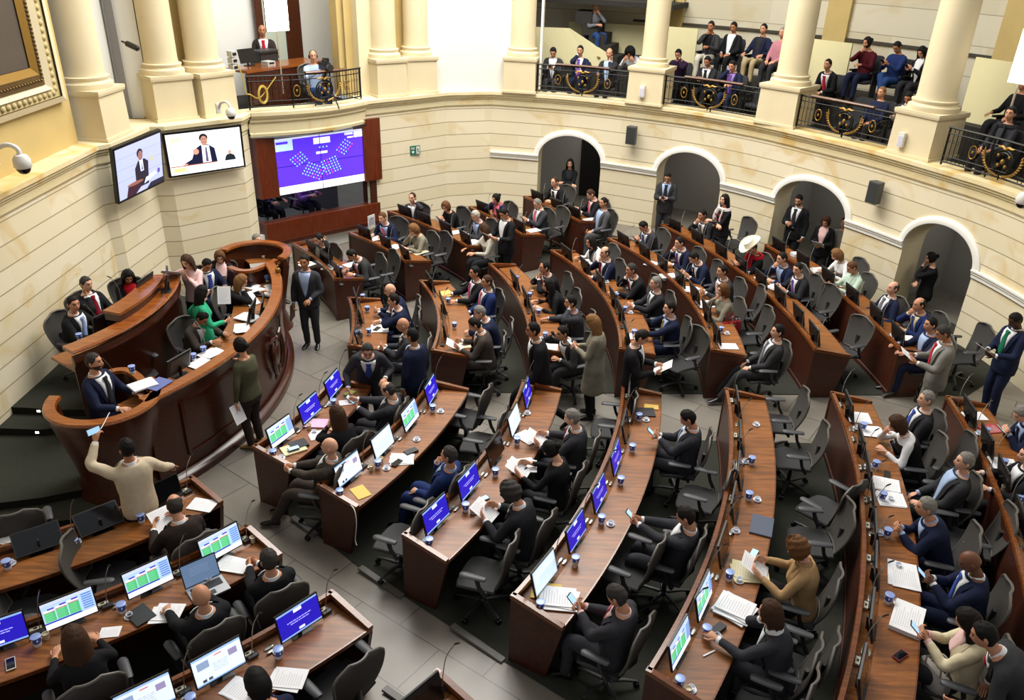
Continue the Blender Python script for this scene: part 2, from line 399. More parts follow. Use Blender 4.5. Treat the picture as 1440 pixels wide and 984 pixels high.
# near block (between the two aisles), middle block, far block, corner block
D0, D1 = (-3.38, 8.34), (3.55, 3.05)
carpet('floor_carpet_near', arc_pts(5.9, pa(D0), pa((-2.83, 10.05)), 8) + [(6.9, 9.75)] + [(7.9, 9.0), (7.4, 7.0), (6.6, 5.2), (5.7, 3.9), (4.4, 2.4), tuple(atg(710, 930, .01)[:2]), tuple(atg(505, 797, .01)[:2]), tuple(atg(414, 728, .01)[:2])])
carpet('floor_carpet_middle', arc_pts(5.9, pa((-2.82, 11.25)), pa((-3.21, 13.0)), 8) + [(1.8, 16.5), (4.3, 18.1)] + [tuple(W_R.pt(u) - W_R.nrm(u) * .6) for u in np.linspace(W_R.hit(1090, 300)[0], W_R.hit(1400, 480)[0], 14)] + [(7.2, 11.25)])
carpet('floor_carpet_far', arc_pts(5.9, pa((-3.67, 13.94)), pa((-4.98, 15.77)), 8) + [(-4.2, 16.9), (-2.2, 18.9), (.4, 19.9), (2.7, 18.4), (1.13, 17.33)])
carpet('floor_carpet_corner', [(-3.9, 7.35), (-2.6, 6.2), (-1.2, 5.0), (0.3, 3.6), (-1.6, 1.6), (-5.5, 2.5), (-6.6, 5.2)])

# --- raised platform under the dais with its dark risers
Z1, Z2 = .22, .44
def platform(name, poly, z0, z1):
    mb = MB(); n = len(poly)
    mb.add([(x, y, z1) for x, y in poly], [tuple(range(n))], 0)
    for i in range(n):
        a, b = poly[i], poly[(i + 1) % n]
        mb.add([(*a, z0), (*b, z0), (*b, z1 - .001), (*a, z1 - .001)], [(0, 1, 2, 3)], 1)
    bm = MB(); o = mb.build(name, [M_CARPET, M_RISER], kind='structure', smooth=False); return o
low = arc_pts(4.6, rad(-42), rad(42), 20)
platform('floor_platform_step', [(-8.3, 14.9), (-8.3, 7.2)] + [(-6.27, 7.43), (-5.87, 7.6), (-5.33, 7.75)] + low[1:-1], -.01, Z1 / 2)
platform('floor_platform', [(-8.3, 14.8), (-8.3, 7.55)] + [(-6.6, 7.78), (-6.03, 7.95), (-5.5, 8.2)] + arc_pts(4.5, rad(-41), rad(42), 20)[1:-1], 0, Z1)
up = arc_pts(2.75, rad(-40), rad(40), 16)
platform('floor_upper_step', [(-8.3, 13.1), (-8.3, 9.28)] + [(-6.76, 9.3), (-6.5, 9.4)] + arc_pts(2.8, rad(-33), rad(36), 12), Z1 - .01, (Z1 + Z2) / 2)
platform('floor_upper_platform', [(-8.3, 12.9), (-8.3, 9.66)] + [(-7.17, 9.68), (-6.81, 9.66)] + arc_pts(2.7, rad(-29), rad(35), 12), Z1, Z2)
# small step lights in the risers
for i, (x, y, z) in enumerate([(55, 577, .40), (53, 607, .28), (60, 696, .16), (61, 729, .05)]):
    p = at(x, y, z); mb = MB(); mb.box((0, 0, 0), (.07, .03, .05), mi=0); mb.box((0, -.017, 0), (.045, .006, .03), mi=1)
    o = mb.build('step_light', [M_BLACK, mat('step_lamp_glow', '#fff6e0', emit=6)], smooth=False); o.location = p; o.rotation_euler = (0, 0, .15)
    tag(o, 'small white step light in the ' + ['topmost riser', 'second riser from the top', 'third riser from the top', 'lowest riser'][i] + ' of the dais steps', 'light', 'step lights')
# ------------------------------------------------------------------ the senators' curved desks
ROW_R = [5.865, 7.238, 8.699, 10.162, 11.665, 13.161, 14.513]
def lipworld(px, k): return at(px[0], px[1], .86 + .0595 * (k - 1))
# name: (row, lip pixels from the end at the aisle onwards (or a world point), which block, ordinal)
DESKS = {
 'D1': (1, [(358, 628), (468, 532)]), 'D2': (2, [(449, 682), (605, 536)]), 'D3': (3, [(568, 752), (735, 537)]), 'D4': (4, [(721, 838), (875, 543)]),
 'D5': (5, [(911, 943), (1020, 548)]), 'D6': (6, [(2.35, 4.0, 0), (1185, 984), (1169, 553)]), 'D7': (7, [(3.4, 3.1, 0), (1440, 745), (1322, 558)]),
 'R1': (1, [(490, 420), (496, 446), (490, 486)]), 'R2': (2, [(591, 396), (612, 431), (617, 453), (607, 493)]), 'R3': (3, [(688, 372), (720, 406), (740, 451), (745, 490)]),
 'R4': (4, [(775, 353), (845, 411), (865, 453), (872, 491)]), 'R5': (5, [(856, 336), (932, 386), (970, 421), (1002, 471), (995, 492)]),
 'R6': (6, [(930, 317), (1007, 358), (1080, 416), (1105, 441), (1147, 492)]), 'R7': (7, [(1077, 345), (1135, 381), (1220, 446), (1265, 491)]),
 'U1': (1, [(411, 343), (470, 393)]), 'U2': (2, [(491, 328), (569, 368)]), 'U3': (3, [(546, 298), (657, 347)]), 'U4': (4, [(660, 292), (735, 331)]), 'U5': (5, [(737, 277), (816, 312)]),
 'B0': (.05, [(-5.6, 7.05, 0), (-4.75, 7.55, 0)]),
 'B1': (1, [(0, 770), (269, 672)]), 'B2': (2, [(0, 885), (347, 740)]), 'B3': (3, [(190, 980), (465, 833)]), 'B4': (4, [(-1.3, 3.9, 0), (614, 945)]),
}
DESKS.pop('B0')
EXT = {'B1': 1.6, 'B2': 1.9, 'B3': 1.6, 'B4': .4}
BLOCK = {'D': 'near block', 'R': 'middle block', 'U': 'far block by the big screen', 'B': 'corner block'}
ORD = ['', 'first', 'second', 'third', 'fourth', 'fifth', 'sixth', 'seventh', 'eighth', 'ninth', 'tenth', 'eleventh', 'twelfth']
def blockname(d): return {'D': 'near block', 'R': 'middle block', 'U': 'far block', 'B': 'corner block'}[d[0]]
class Desk: pass
DK = {}
DEPTH = .56
for dn, (k, lip) in DESKS.items():
    D = Desk(); D.k = k; D.z = .0595 * (k - 1)
    W = [np.array(q[:2]) if len(q) == 3 else lipworld(q, k)[:2] for q in lip]
    rr = [polar(w) for w in W]; D.a0, D.a1 = sorted((rr[0][1], rr[-1][1]))
    rs = np.array([r for r, a in rr]); an = np.array([a for r, a in rr])
    deg = 1 if len(rr) < 3 else 2
    D.poly = np.polyfit(an, rs, deg)
    if dn in EXT: D.a0 = D.a0 - EXT[dn] / rs.mean()
    if dn[0] == 'D': D.poly = np.polyfit(an, rs, 1)
    D.name = dn; DK[dn] = D
    D.r = (lambda D: lambda a: float(np.polyval(D.poly, min(max(a, D.a0 if D.name not in EXT else -9), D.a1))))(D)
    D.pt = (lambda D: lambda a, d: pol(D.r(a) + d, a))(D)
    D.len = (D.a1 - D.a0) * rs.mean()
def desk_sec(sec): return sec
def build_desk(D):
    dn = D.name; n = max(6, int(D.len / .16)); A = np.linspace(D.a0, D.a1, n + 1); path = [pol(D.r(a), a) for a in A]
    N = [np.array([math.cos(a), math.sin(a)]) for a in A]; z = D.z
    o = MB()
    root = empty('curved_desk', (*(pol(D.r((D.a0 + D.a1) / 2), (D.a0 + D.a1) / 2)), z))
    off = np.array(root.location)
    def part(name, sec, m, smooth=True):
        mb = MB(); sweep(mb, [p - off[:2] for p in path], [(d, zz) for d, zz in sec], N=N); return mb.build(name, m, root, smooth=smooth)
    part('front_panel', [(0, -.02), (.03, -.02), (.03, .83), (0, .83)], M_WOODF)
    part('plinth', [(-.012, -.03), (0, -.03), (0, .09), (-.012, .08)], M_WOODF)
    part('front_rail', [(-.012, .83), (.035, .83), (.04, .85), (.035, .885), (-.008, .885), (-.015, .87)], M_RIMD)
    part('equipment_tray', [(.03, .70), (.2, .725), (.2, .74), (.03, .78)], M_TOP)
    part('table_top', [(.195, .735), (DEPTH, .735), (DEPTH + .008, .75), (DEPTH, .765), (.195, .765)], M_TOP)
    part('table_edge', [(DEPTH - .002, .725), (DEPTH + .012, .725), (DEPTH + .012, .768), (DEPTH - .002, .768)], M_RIMD)
    part('shelf', [(.03, .42), (.3, .42), (.3, .44), (.03, .44)], M_WOODF)
    for a, s in ((D.a0, 1), (D.a1, -1)):
        e = np.array([math.cos(a), math.sin(a)]); tt = np.array([-e[1], e[0]]) * s
        base = pol(D.r(a), a) - off[:2]
        prof = [(-.01, -.03), (-.01, .84), (DEPTH + .01, .755), (DEPTH + .01, .7), (DEPTH - .15, -.03)]
        mb = MB(); R = [[(*(base + e * d + tt * w), zz) for d, zz in prof] for w in (-.02, .025)]; mb.rings(R); mb.build('end_panel', M_WOODF, root, smooth=False)
        cap = [(-.015, .84), (-.015, .885), (.04, .885), (DEPTH + .015, .80), (DEPTH + .015, .755)]
        mb = MB(); R = [[(*(base + e * d + tt * w), zz) for d, zz in cap] for w in (-.026, .03)]; mb.rings(R); mb.build('end_rail', M_RIMD, root, smooth=False)
    cnt = {'D': 'aisle-side', 'R': '', 'U': '', 'B': ''}
    lab = {'D': f'curved brown desk, {ORD[int(D.k)]} out from the dais in the near block', 'R': f'curved brown desk, {ORD[int(D.k)]} out from the dais beyond the cross aisle',
           'U': f'short curved brown desk, {ORD[int(D.k)]} out from the dais near the big screen', 'B': f'curved brown desk, {ORD[int(D.k)]} out from the dais in the lower corner'}[dn[0]]
    tag(root, lab, 'desk', 'curved senators desks'); D.root = root
for D in DK.values(): build_desk(D)
# ------------------------------------------------------------------ the dais
def arc_path(c, r, a0, a1, n): return [np.array([c[0] + r * math.cos(a), c[1] + r * math.sin(a)]) for a in np.linspace(a0, a1, n)]
def sweep_part(name, path, sec, m, root, smooth=True, N=None):
    off = np.array(root.location)[:2]; mb = MB(); sweep(mb, [p - off for p in path], sec, N=N); return mb.build(name, m, root, smooth=smooth)
# lower counter: front follows the desks' centre, a round pulpit bulges at each end
PL, PR = np.array([-5.28, 8.52]), np.array([-5.0, 13.55])
main = arc_path(CC, 4.63, rad(-33), rad(30), 44)
def pulpit(c, r, a0, a1, n=16): return arc_path(c, r, rad(a0), rad(a1), n)
lower = empty('lower_dais_counter', (-4.3, 10.95, 0), label='tall curved mahogany counter of the lower dais with carved crest', category='counter')
def low_sec(z0, zt): return [(-.02, z0), (.10, z0), (.10, z0 + .10), (.04, z0 + .13), (.02, .55), (.03, zt - .2), (.055, zt - .06), (-.02, zt - .06)]
sweep_part('front_panel', main[::-1], low_sec(-.02, 1.4), M_DAIS, lower, N=[-q for q in normals2(main[::-1])])
sweep_part('counter_rail', main[::-1], [(-.1, 1.34), (.07, 1.34), (.085, 1.37), (.07, 1.4), (-.09, 1.4), (-.1, 1.38)], M_RIM, lower, N=[-q for q in normals2(main[::-1])])
sweep_part('base_moulding', main[::-1], [(.03, -.02), (.15, -.02), (.15, .09), (.12, .12), (.05, .14)], M_DAIS, lower, N=[-q for q in normals2(main[::-1])])
sweep_part('work_top', main[::-1], [(-.75, 1.0), (-.02, 1.0), (-.02, 1.04), (-.75, 1.04)], M_TOP, lower, N=[-q for q in normals2(main[::-1])])
# recessed panels with raised frames on the front
for a0, a1 in ((-27, -9), (8, 27)):
    pth = arc_path(CC, 4.665, rad(a0), rad(a1), 16); nn = [(q - CC) / np.linalg.norm(q - CC) for q in pth]
    for z0 in (.32, 1.12): sweep_part('panel_moulding', pth, [(0, z0), (.02, z0), (.02, z0 + .035), (0, z0 + .035)], M_DAIS, lower, N=nn)
    for a in (a0, a1):
        p2 = arc_path(CC, 4.665, rad(a - .3), rad(a + .3), 3); sweep_part('panel_moulding', p2, [(0, .32), (.02, .32), (.02, 1.155), (0, 1.155)], M_DAIS, lower, N=[(q - CC) / np.linalg.norm(q - CC) for q in p2])
# carved crest: shield with drapery scrolls
def crest(root, a, zc):
    mb = MB(); e = np.array([math.cos(a), math.sin(a)]); t = np.array([-e[1], e[0]]); b = pol(4.67, a) - np.array(root.location)[:2]
    def pp(u, z, d): q = b + t * u + e * d; return (q[0], q[1], zc + z)
    sh = [(0, -.24), (.1, -.17), (.16, -.04), (.17, .12), (.1, .16), (0, .14), (-.1, .16), (-.17, .12), (-.16, -.04), (-.1, -.17)]
    mb.rings([[pp(u * s, z * s, d) for u, z in sh] for s, d in ((1, 0), (1, .03), (.9, .05), (.75, .045), (.4, .07), (.05, .075))])
    for s in (-1, 1):
        mb.tube([pp(s * .12, .3, .03), pp(s * .22, .22, .05), pp(s * .27, .05, .05), pp(s * .24, -.15, .05), pp(s * .14, -.32, .04), pp(s * .2, -.38, .03)], [.015, .035, .04, .045, .035, .012], 8)
        mb.tube([pp(s * .03, .2, .05), pp(s * .1, .3, .06), pp(s * .2, .33, .05), pp(s * .28, .28, .03)], [.03, .035, .03, .012], 8)
    mb.sphere(pp(0, .24, .05), (.05, .05, .07), 10); mb.tube([pp(0, -.2, .04), pp(0, -.36, .03)], [.04, .015], 8)
    mb.build('carved_crest', M_DAIS, root)
crest(lower, rad(2), .72)
# pulpits
def make_pulpit(c, r, a0, a1, zt, label, zb):
    root = empty('round_pulpit', (*c, zb), label=label, category='pulpit'); pth = pulpit(c, r, a0, a1, 28); nn = [(q - c) / np.linalg.norm(q - c) for q in pth]
    sweep_part('shell', pth, [(-.03, -.02 - zb), (-.2, -.02 - zb), (-.2, .3), (-.03, zt - zb - .1), (-.03, zt - zb - .04), (.02, zt - zb - .04), (.02, zt - zb - .2), (-.1, .45), (-.16, .1)], M_DAIS, root, N=nn)
    sweep_part('rail', pth, [(-.09, zt - zb - .05), (.05, zt - zb - .05), (.065, zt - zb - .03), (.05, zt - zb), (-.08, zt - zb), (-.09, zt - zb - .02)], M_RIM, root, N=nn)
    mb = MB(); th = [tuple(q - c) for q in arc_path(c, r - .04, rad(a0 + 55), rad(a1 - 45), 14)]
    mb.prism(th + [(th[-1][0] * .4, th[-1][1] * .4), (th[0][0] * .4, th[0][1] * .4)], zt - zb - .36, zt - zb - .32); mb.build('reading_shelf', M_TOP, root, smooth=False)
    return root
make_pulpit(PL, .62, -178, 58, 1.4, 'round mahogany speaker pulpit beside the dais steps', Z1)
make_pulpit(PR, .6, -20, 175, 1.5, 'round mahogany pulpit at the dais end near the big screen', Z1)
# curved inner rails that close each end of the lower counter
for pxs, lab in (([(150, 523), (165, 519), (181, 520), (196, 530), (203, 541)], 'low curved wooden screen behind the standing speaker'), ([(322, 374), (336, 379), (352, 379), (370, 373), (388, 364)], 'low curved wooden screen beside the lower dais desk end')):
    pth = [at(x, y, 1.36)[:2] for x, y in pxs]; pth = catmull(pth, 5); r0 = empty('curved_screen', (*pth[len(pth) // 2], Z1), label=lab, category='screen')
    nn = normals2(pth); sweep_part('panel', pth, [(-.015, 0), (.015, 0), (.015, 1.1), (-.015, 1.1)], M_DAIS, r0, N=nn); sweep_part('rail', pth, [(-.05, 1.09), (.05, 1.09), (.05, 1.14), (-.05, 1.14)], M_RIM, r0, N=nn)
# upper counter
upper = empty('upper_dais_counter', (-5.7, 10.9, Z1), label='curved mahogany counter of the upper dais by the left stone wall', category='counter')
um = arc_path(CC, 3.06, rad(-33), rad(24), 32); un = [(q - CC) / np.linalg.norm(q - CC) for q in um]
H = 1.6 - Z1
sweep_part('front_panel', um, [(-.02, 0), (.03, 0), (.03, .1), (.0, .12), (0, H - .28), (.04, H - .22), (.04, H - .18), (.02, H - .1), (-.02, H - .1)], M_DAIS, upper, N=un)
sweep_part('counter_rail', um, [(-.2, H - .05), (.04, H - .05), (.06, H - .03), (.04, H), (-.2, H)], M_RIM, upper, N=un)
sweep_part('work_top', um, [(-.62, H - .34), (-.02, H - .34), (-.02, H - .3), (-.62, H - .3)], M_TOP, upper, N=un)
um2 = arc_path(CC, 2.95, rad(-15), rad(15), 20); un2 = [(q - CC) / np.linalg.norm(q - CC) for q in um2]
sweep_part('raised_shelf', um2, [(-.3, H), (-.05, H), (-.05, H + .1), (-.3, H + .1)], M_DAIS, upper, N=un2)
sweep_part('shelf_rail', um2, [(-.32, H + .1), (-.03, H + .1), (-.03, H + .14), (-.32, H + .14)], M_RIM, upper, N=un2)
# ------------------------------------------------------------------ chair, monitor and small things
M_MESH = mat('charcoal_chair_mesh', '#3d3a37', .75, noise=.15, nscale=120); M_SEAT = mat('black_seat_mesh', '#232324', .75)
M_FRAME = mat('graphite_chair_frame', '#2a2a2c', .45); M_PADG = mat('grey_arm_pad', '#3b3c40', .5); M_RIMG = mat('grey_backrest_rim', '#5a5650', .45)
def make_chair():
    root = empty('office_chair')
    # seat pan
    def outl(s, front): return [(s * x, front(y)) for x, y in ((-.24, -.20), (-.25, -.05), (-.255, .12), (-.235, .22), (-.15, .25), (0, .26), (.15, .25), (.235, .22), (.255, .12), (.25, -.05), (.24, -.20), (.12, -.22), (-.12, -.22))]
    o = outl(1, lambda y: y); R = []
    for k, z in ((.82, .425), (1, .435), (1.01, .452), (.96, .468), (.85, .458)):
        R.append([(x * k, y * k, z - (.025 if y > .2 else 0) + (.01 if abs(x) > .2 else 0)) for x, y in o])
    mb = MB(); mb.rings(R); mb.build('seat', M_SEAT, root)
    mb = MB(); mb.box((0, -.02, .40), (.22, .28, .05)); mb.tube([(0, -.1, .40), (0, -.22, .42), (0, -.27, .52), (0, -.275, .72)], [(.03, .02)] * 4, 8); mb.build('back_support', M_FRAME, root)
    # backrest: shield-shaped mesh panel
    def bp(s, t, off=0):
        w = .195 + .075 * math.sin(min(t, 1) * PI * .62)
        if t > .78: w *= math.sqrt(max(.0, 1 - ((t - .78) / .225) ** 2)) * .8 + .2
        z = .49 + t * .55; y = -.225 - .11 * t - .03 * math.sin(t * PI) + .03 * s * s; return (s * w, y + off, z)
    S = np.linspace(-1, 1, 11); TT = np.linspace(0, 1, 13)
    mb = MB(); R = [[bp(s, t) for s in S] + [bp(s, t, -.016) for s in S[::-1]] for t in TT]; mb.rings(R); mb.build('backrest', M_MESH, root)
    mb = MB(); loop = [bp(s, 0) for s in S] + [bp(1, t) for t in TT[1:]] + [bp(s, 1) for s in S[::-1][1:]] + [bp(-1, t) for t in TT[::-1][1:]]
    mb.tube([(x, y - .008, z) for x, y, z in loop], .014, 6); mb.build('backrest_rim', M_RIMG, root)
    for s in (-1, 1):
        mb = MB(); R = []
        for y, w, h in ((-.13, .025, .0), (-.11, .04, .0), (0, .045, 0), (.1, .047, 0), (.14, .04, -.005), (.155, .02, -.01)):
            R.append([(s * .30 + w * math.cos(a), y, .69 + h + .017 * math.sin(a)) for a in np.linspace(0, 2 * PI, 11)[:-1]])
        mb.rings(R); p = mb.build('armrest', M_PADG, root)
        mb = MB(); mb.tube([(s * .30, -.03, .67), (s * .30, -.06, .56), (s * .29, -.12, .46), (s * .12, -.12, .41)], [(.022, .03), (.02, .03), (.022, .03), (.02, .03)], 8); mb.build('arm_support', M_FRAME, p)
    mb = MB(); mb.lathe([(.026, .10), (.026, .26), (.018, .26), (.018, .40)], n=12); mb.build('gas_column', M_FRAME, root)
    mb = MB(); mb.lathe([(.03, .06), (.045, .07), (.045, .11), (.03, .13)], n=12)
    ends = []
    for k in range(5):
        a = 2 * PI * k / 5 + .3; d = np.array([math.cos(a), math.sin(a)]); mb.tube([(*(d * .03), .10), (*(d * .2), .095), (*(d * .31), .075)], [(.028, .02), (.022, .016), (.016, .012)], 8); ends.append(d * .31)
    mb.build('star_base', M_FRAME, root)
    for e in ends:
        mb = MB(); t = nrmz2(e); n = np.array([-t[1], t[0]])
        for w in (-.016, .016): mb.tube([(*(e + n * (w - .009)), .03), (*(e + n * (w + .009)), .03)], .03, 10)
        mb.tube([(*e, .03), (*e, .075)], .01, 6); mb.build('caster', M_BLACK, root)
    return root
def nrmz2(v): return np.array(v) / np.linalg.norm(v)
CHAIR = None; CHAIRS = []
def place_chair(x, y, hd, label, z=None, group='office chairs'):
    """hd: heading the sitter looks along"""
    global CHAIR
    z = ground(x, y) if z is None else z
    z += .013
    if CHAIR is None:
        CHAIR = make_chair(); CHAIR.location = (x, y, z); CHAIR.rotation_euler = (0, 0, hd - PI / 2); tag(CHAIR, label, 'chair', group); c = CHAIR
    else: c = dup(CHAIR, (x, y, z), hd - PI / 2, label, group)
    CHAIRS.append(c); return c
# ---- emissive screen pictures: list of (u0,v0,u1,v1,colour) in 0..1, v up
def em(h, e=.88): return mat('screen_%s' % h, h, .3, emit=e, spec=.2)
def words(u0, u1, v, h, n, col, seed):
    r = random.Random(seed); out = []; u = u0
    while u < u1 - .01:
        w = r.uniform(.03, .085); out.append((u, v, min(u + w, u1), v + h, col)); u += w + .014
    return out
BLU, WHT, LBL, GRN, PUR = '#2a1fb8', '#f2f4f8', '#a8c6ee', '#57c07f', '#5a3fc0'
PIC = {}
PIC['blue'] = [(0, 0, 1, 1, BLU), (0, .93, 1, 1, '#8fb2e8'), (0, 0, 1, .06, '#8fb2e8'), (.40, .80, .60, .93, WHT), (.44, .10, .58, .19, WHT)] + words(.2, .8, .52, .035, 6, '#b9b4f2', 1) + words(.27, .72, .44, .035, 6, '#b9b4f2', 2)
def table_pic(dark):
    q = [(0, 0, 1, 1, '#b7d2f0'), (0, 0, 1, .2, WHT), (0, .9, 1, 1, '#cfd8ea'), (0, .21, .72, .26, BLU)]
    for k in range(3):
        u = .03 + k * .235; top = .74 - (2 - k) * .04
        q += [(u, .28, u + .21, top, GRN), (u, top, u + .21, top + .06, WHT), (u + .08, top + .06, u + .21, top + .12, PUR), (u, top - .03, u + .21, top, '#d86a80')]
        for r in range(5): q.append((u + .01, .32 + r * .08, u + .16, .335 + r * .08, '#8fdfae'))
    for r in range(7): q.append((.77, .3 + r * .09, .97, .36 + r * .09, '#6f8fd0'))
    return q
PIC['table'] = table_pic(0)
PIC['doc'] = [(0, 0, 1, 1, '#c4dbee'), (.06, .1, .94, .92, '#d9e8f4')] + sum([words(.12, .88, .2 + .07 * k, .02, 6, '#9fb6cf', k) for k in range(9)], [])
PIC['web'] = [(0, 0, 1, 1, '#e3eef8'), (0, .93, 1, 1, '#9cc0ea'), (0, 0, 1, .05, '#7fa8dc'), (.08, .55, .32, .82, '#8fa3c4'), (.72, .55, .9, .78, '#9a8fb5'), (.45, .82, .6, .87, '#d7889a')] + sum([words(.38, .68, .3 + .07 * k, .02, 6, '#94a7c0', k + 20) for k in range(5)], []) + [(.12, .1, .2, .2, '#3a4254'), (.24, .1, .32, .2, '#4a5264')]
PIC['off'] = PIC['flat'] = [(0, 0, 1, 1, None)]
def pic_mesh(mb, pic, w, h, org, U, V, Nn, mats):
    org, U, V, Nn = [np.array(q, float) for q in (org, U, V, Nn)]
    for k, (a, b, c, d, col) in enumerate(pic):
        m = M_SCREENOFF if col is None else em(col)
        if m not in mats: mats.append(m)
        o = Nn * (.0004 * k)
        mb.add([org + U * (a - .5) * w + V * b * h + o, org + U * (c - .5) * w + V * b * h + o, org + U * (c - .5) * w + V * d * h + o, org + U * (a - .5) * w + V * d * h + o], [(0, 1, 2, 3)], mats.index(m))
M_SCREENOFF = mat('dark_glass_screen', '#0c0e12', .12)
PROTO_MON = {}
def make_monitor(kind):
    root = empty('monitor'); W, Hh = .43, .265; t = math.radians(62 if kind == 'flat' else 14); cz, cy = .07, .0
    U = np.array([-1., 0, 0]); V = np.array([0, math.sin(t), math.cos(t)]); Nn = np.array([0, -math.cos(t), math.sin(t)])   # screen faces -Y (the sitter), tipped back
    b0 = np.array([0, 0, cz]); mb = MB()
    R = []
    for d, k in ((.0, 1.0), (-.02, 1.0), (-.035, .8)):
        c = b0 + V * (Hh / 2) + Nn * d; R.append([c + U * sx * (W / 2 + .012) * k + V * sy * (Hh / 2 + .012) * k for sx, sy in ((1, -1), (-1, -1), (-1, 1), (1, 1))])
    mb.rings(R); case = mb.build('case', M_BLACK, root, smooth=False)
    mb = MB(); mats = []; pic_mesh(mb, PIC[kind], W, Hh, b0 + Nn * .0012, -U if False else np.array([1., 0, 0]), V, Nn, mats); mb.build('screen', mats, root, smooth=False)
    mb = MB(); mb.tube([(0, .045, .0), (0, .05, .08), (0, .06, .16)], [(.03, .015)] * 3, 8); mb.build('stand_neck', M_BLACK, root)
    mb = MB(); mb.rings([[(x * .11 * k, .02 + y * .08 * k, z) for x, y in ((-1, -1), (1, -1), (1, .6), (.6, 1), (-.6, 1), (-1, .6))] for k, z in ((1, 0), (1, .008), (.8, .014))]); mb.build('stand_foot', M_BLACK, root)
    return root
def place(kind_proto, maker, key, loc, rz, label, category, group):
    if key not in kind_proto:
        r = maker(); r.location = tuple(map(float, loc)); r.rotation_euler = (0, 0, rz); tag(r, label, category, group); kind_proto[key] = r; return r
    return dup(kind_proto[key], loc, rz, label, group, category)
PR = {}
M_CUPB = mat('blue_cup_print', '#3453a8', .5); M_CUPW = mat('white_cup', '#dfe3ec', .5); M_FOIL = mat('pale_blue_foil_lid', '#8fa5dc', .35, metal=.2); M_TANCUP = mat('ivory_paper_cup', '#cfc4ab', .6); M_COFFEE = mat('coffee', '#25140c', .2)
def make_cup():
    root = empty('water_cup'); root.scale = (1.2, 1.2, 1.25); mb = MB(); mb.lathe([(.024, 0), (.026, .002), (.029, .035)], n=14, mi=1); mb.lathe([(.029, .035), (.034, .088)], n=14, cap=False)
    for k in range(5): a = k * 1.26; mb.sphere((.0325 * math.cos(a), .0325 * math.sin(a), .066), (.006, .006, .012), 6, 1)
    mb.build('cup', [M_CUPB, M_CUPW], root)
    mb = MB(); mb.lathe([(.0, .088), (.037, .088), (.038, .092), (.034, .0935), (.0, .092)], n=14); mb.build('foil_lid', M_FOIL, root); return root
def make_dish():
    root = empty('saucer_cup'); mb = MB(); mb.lathe([(.02, 0), (.035, .004), (.05, .012), (.048, .014), (.03, .008), (.0, .008)], n=18); mb.build('saucer', M_CUPW, root)
    mb = MB(); mb.lathe([(.016, .009), (.026, .02), (.031, .045), (.028, .045), (.024, .022), (0, .02)], n=16); mb.box((.038, 0, .03), (.014, .006, .02)); mb.build('cup', M_CUPW, root); return root
def make_papercup():
    root = empty('paper_cup'); mb = MB(); mb.lathe([(.02, 0), (.022, .0), (.03, .07), (.032, .072), (.028, .071), (.026, .055), (0, .055)], n=14); mb.build('cup', M_TANCUP, root); return root
def make_mic():
    root = empty('gooseneck_microphone'); mb = MB(); mb.rings([[(x * k, y * k, z) for x, y in ((-.05, -.035), (.05, -.035), (.05, .035), (-.05, .035))] for k, z in ((1, 0), (1, .012), (.85, .018))]); mb.build('base', M_FRAME, root, smooth=False)
    P = catmull([(0, 0, .015), (.02, .01, .16), (.05, 0, .34), (.09, -.06, .50)], 5); mb = MB(); mb.tube(P, .0045, 6); mb.build('gooseneck', M_METAL, root)
    mb = MB(); mb.tube([P[-1], P[-1] + np.array([.006, -.02, .018]), P[-1] + np.array([.012, -.045, .036])], [.007, .009, .007], 8); mb.build('capsule', M_BLACK, root); return root
M_PAPER = mat('white_paper', '#e4e4e6', .8); M_PAPERC = mat('cream_paper', '#d8cfa8', .8); M_YEL = mat('yellow_envelope', '#d9b65a', .7); M_INK = mat('grey_print', '#bcbdc2', .8); M_FOLD = mat('dark_folder', '#17181d', .5); M_LAV = mat('blue_folder', '#56629c', .6); M_PINKP = mat('pink_paper', '#d7a6c0', .7)
def paper(x, y, z, rz, label, w=.21, h=.297, t=.006, m=None, text=True, n=1, category='paper', group=None, name='paper_sheets', tilt=None):
    r = random.Random(label); mb = MB(); zz = 0
    for k in range(n):
        a = r.uniform(-.16, .16) * (k > 0); c, s = math.cos(a), math.sin(a); ox, oy = r.uniform(-.03, .03) * (k > 0), r.uniform(-.03, .03) * (k > 0); th = t
        P = [(ox + c * sx * w / 2 - s * sy * h / 2, oy + s * sx * w / 2 + c * sy * h / 2) for sx, sy in ((-1, -1), (1, -1), (1, 1), (-1, 1))]; mb.prism(P, zz, zz + th); zz += th + .0006
    if text:
        for k in range(11):
            yy = h * (.40 - .075 * k); L = w * r.uniform(.5, .78); x0 = -w * .39
            P = [(ox + c * u - s * v, oy + s * u + c * v, zz - .0002) for u, v in ((x0, yy), (x0 + L, yy), (x0 + L, yy - h * .018), (x0, yy - h * .018))]; mb.add(P, [(0, 1, 2, 3)], 1)
    o = mb.build(name, [m or M_PAPER, M_INK], smooth=False); o.location = (float(x), float(y), float(z)); o.rotation_euler = (0, 0, rz)
    if tilt: o.rotation_euler = (tilt[0], tilt[1], rz)
    return tag(o, label, category, group)
M_PHONESCR = em('#9fc8e4', .8)
def phone(loc, R, label, lit=True, m=None, rz=None, red=False):
    root = empty('mobile_phone', loc, 0, label, 'phone'); mb = MB(); mb.box((0, 0, 0), (.074, .15, .009)); mb.build('case', m or (mat('red_phone_case', '#8a2430', .5) if red else M_BLACK), root, smooth=False)
    mb = MB(); mb.box((0, 0, .005), (.066, .134, .002)); mb.build('screen', M_PHONESCR if lit else M_SCREENOFF, root, smooth=False)
    if R is not None: root.rotation_euler = Matrix([list(map(float, r)) for r in R]).to_euler()
    elif rz is not None: root.rotation_euler = (0, 0, rz)
    return root
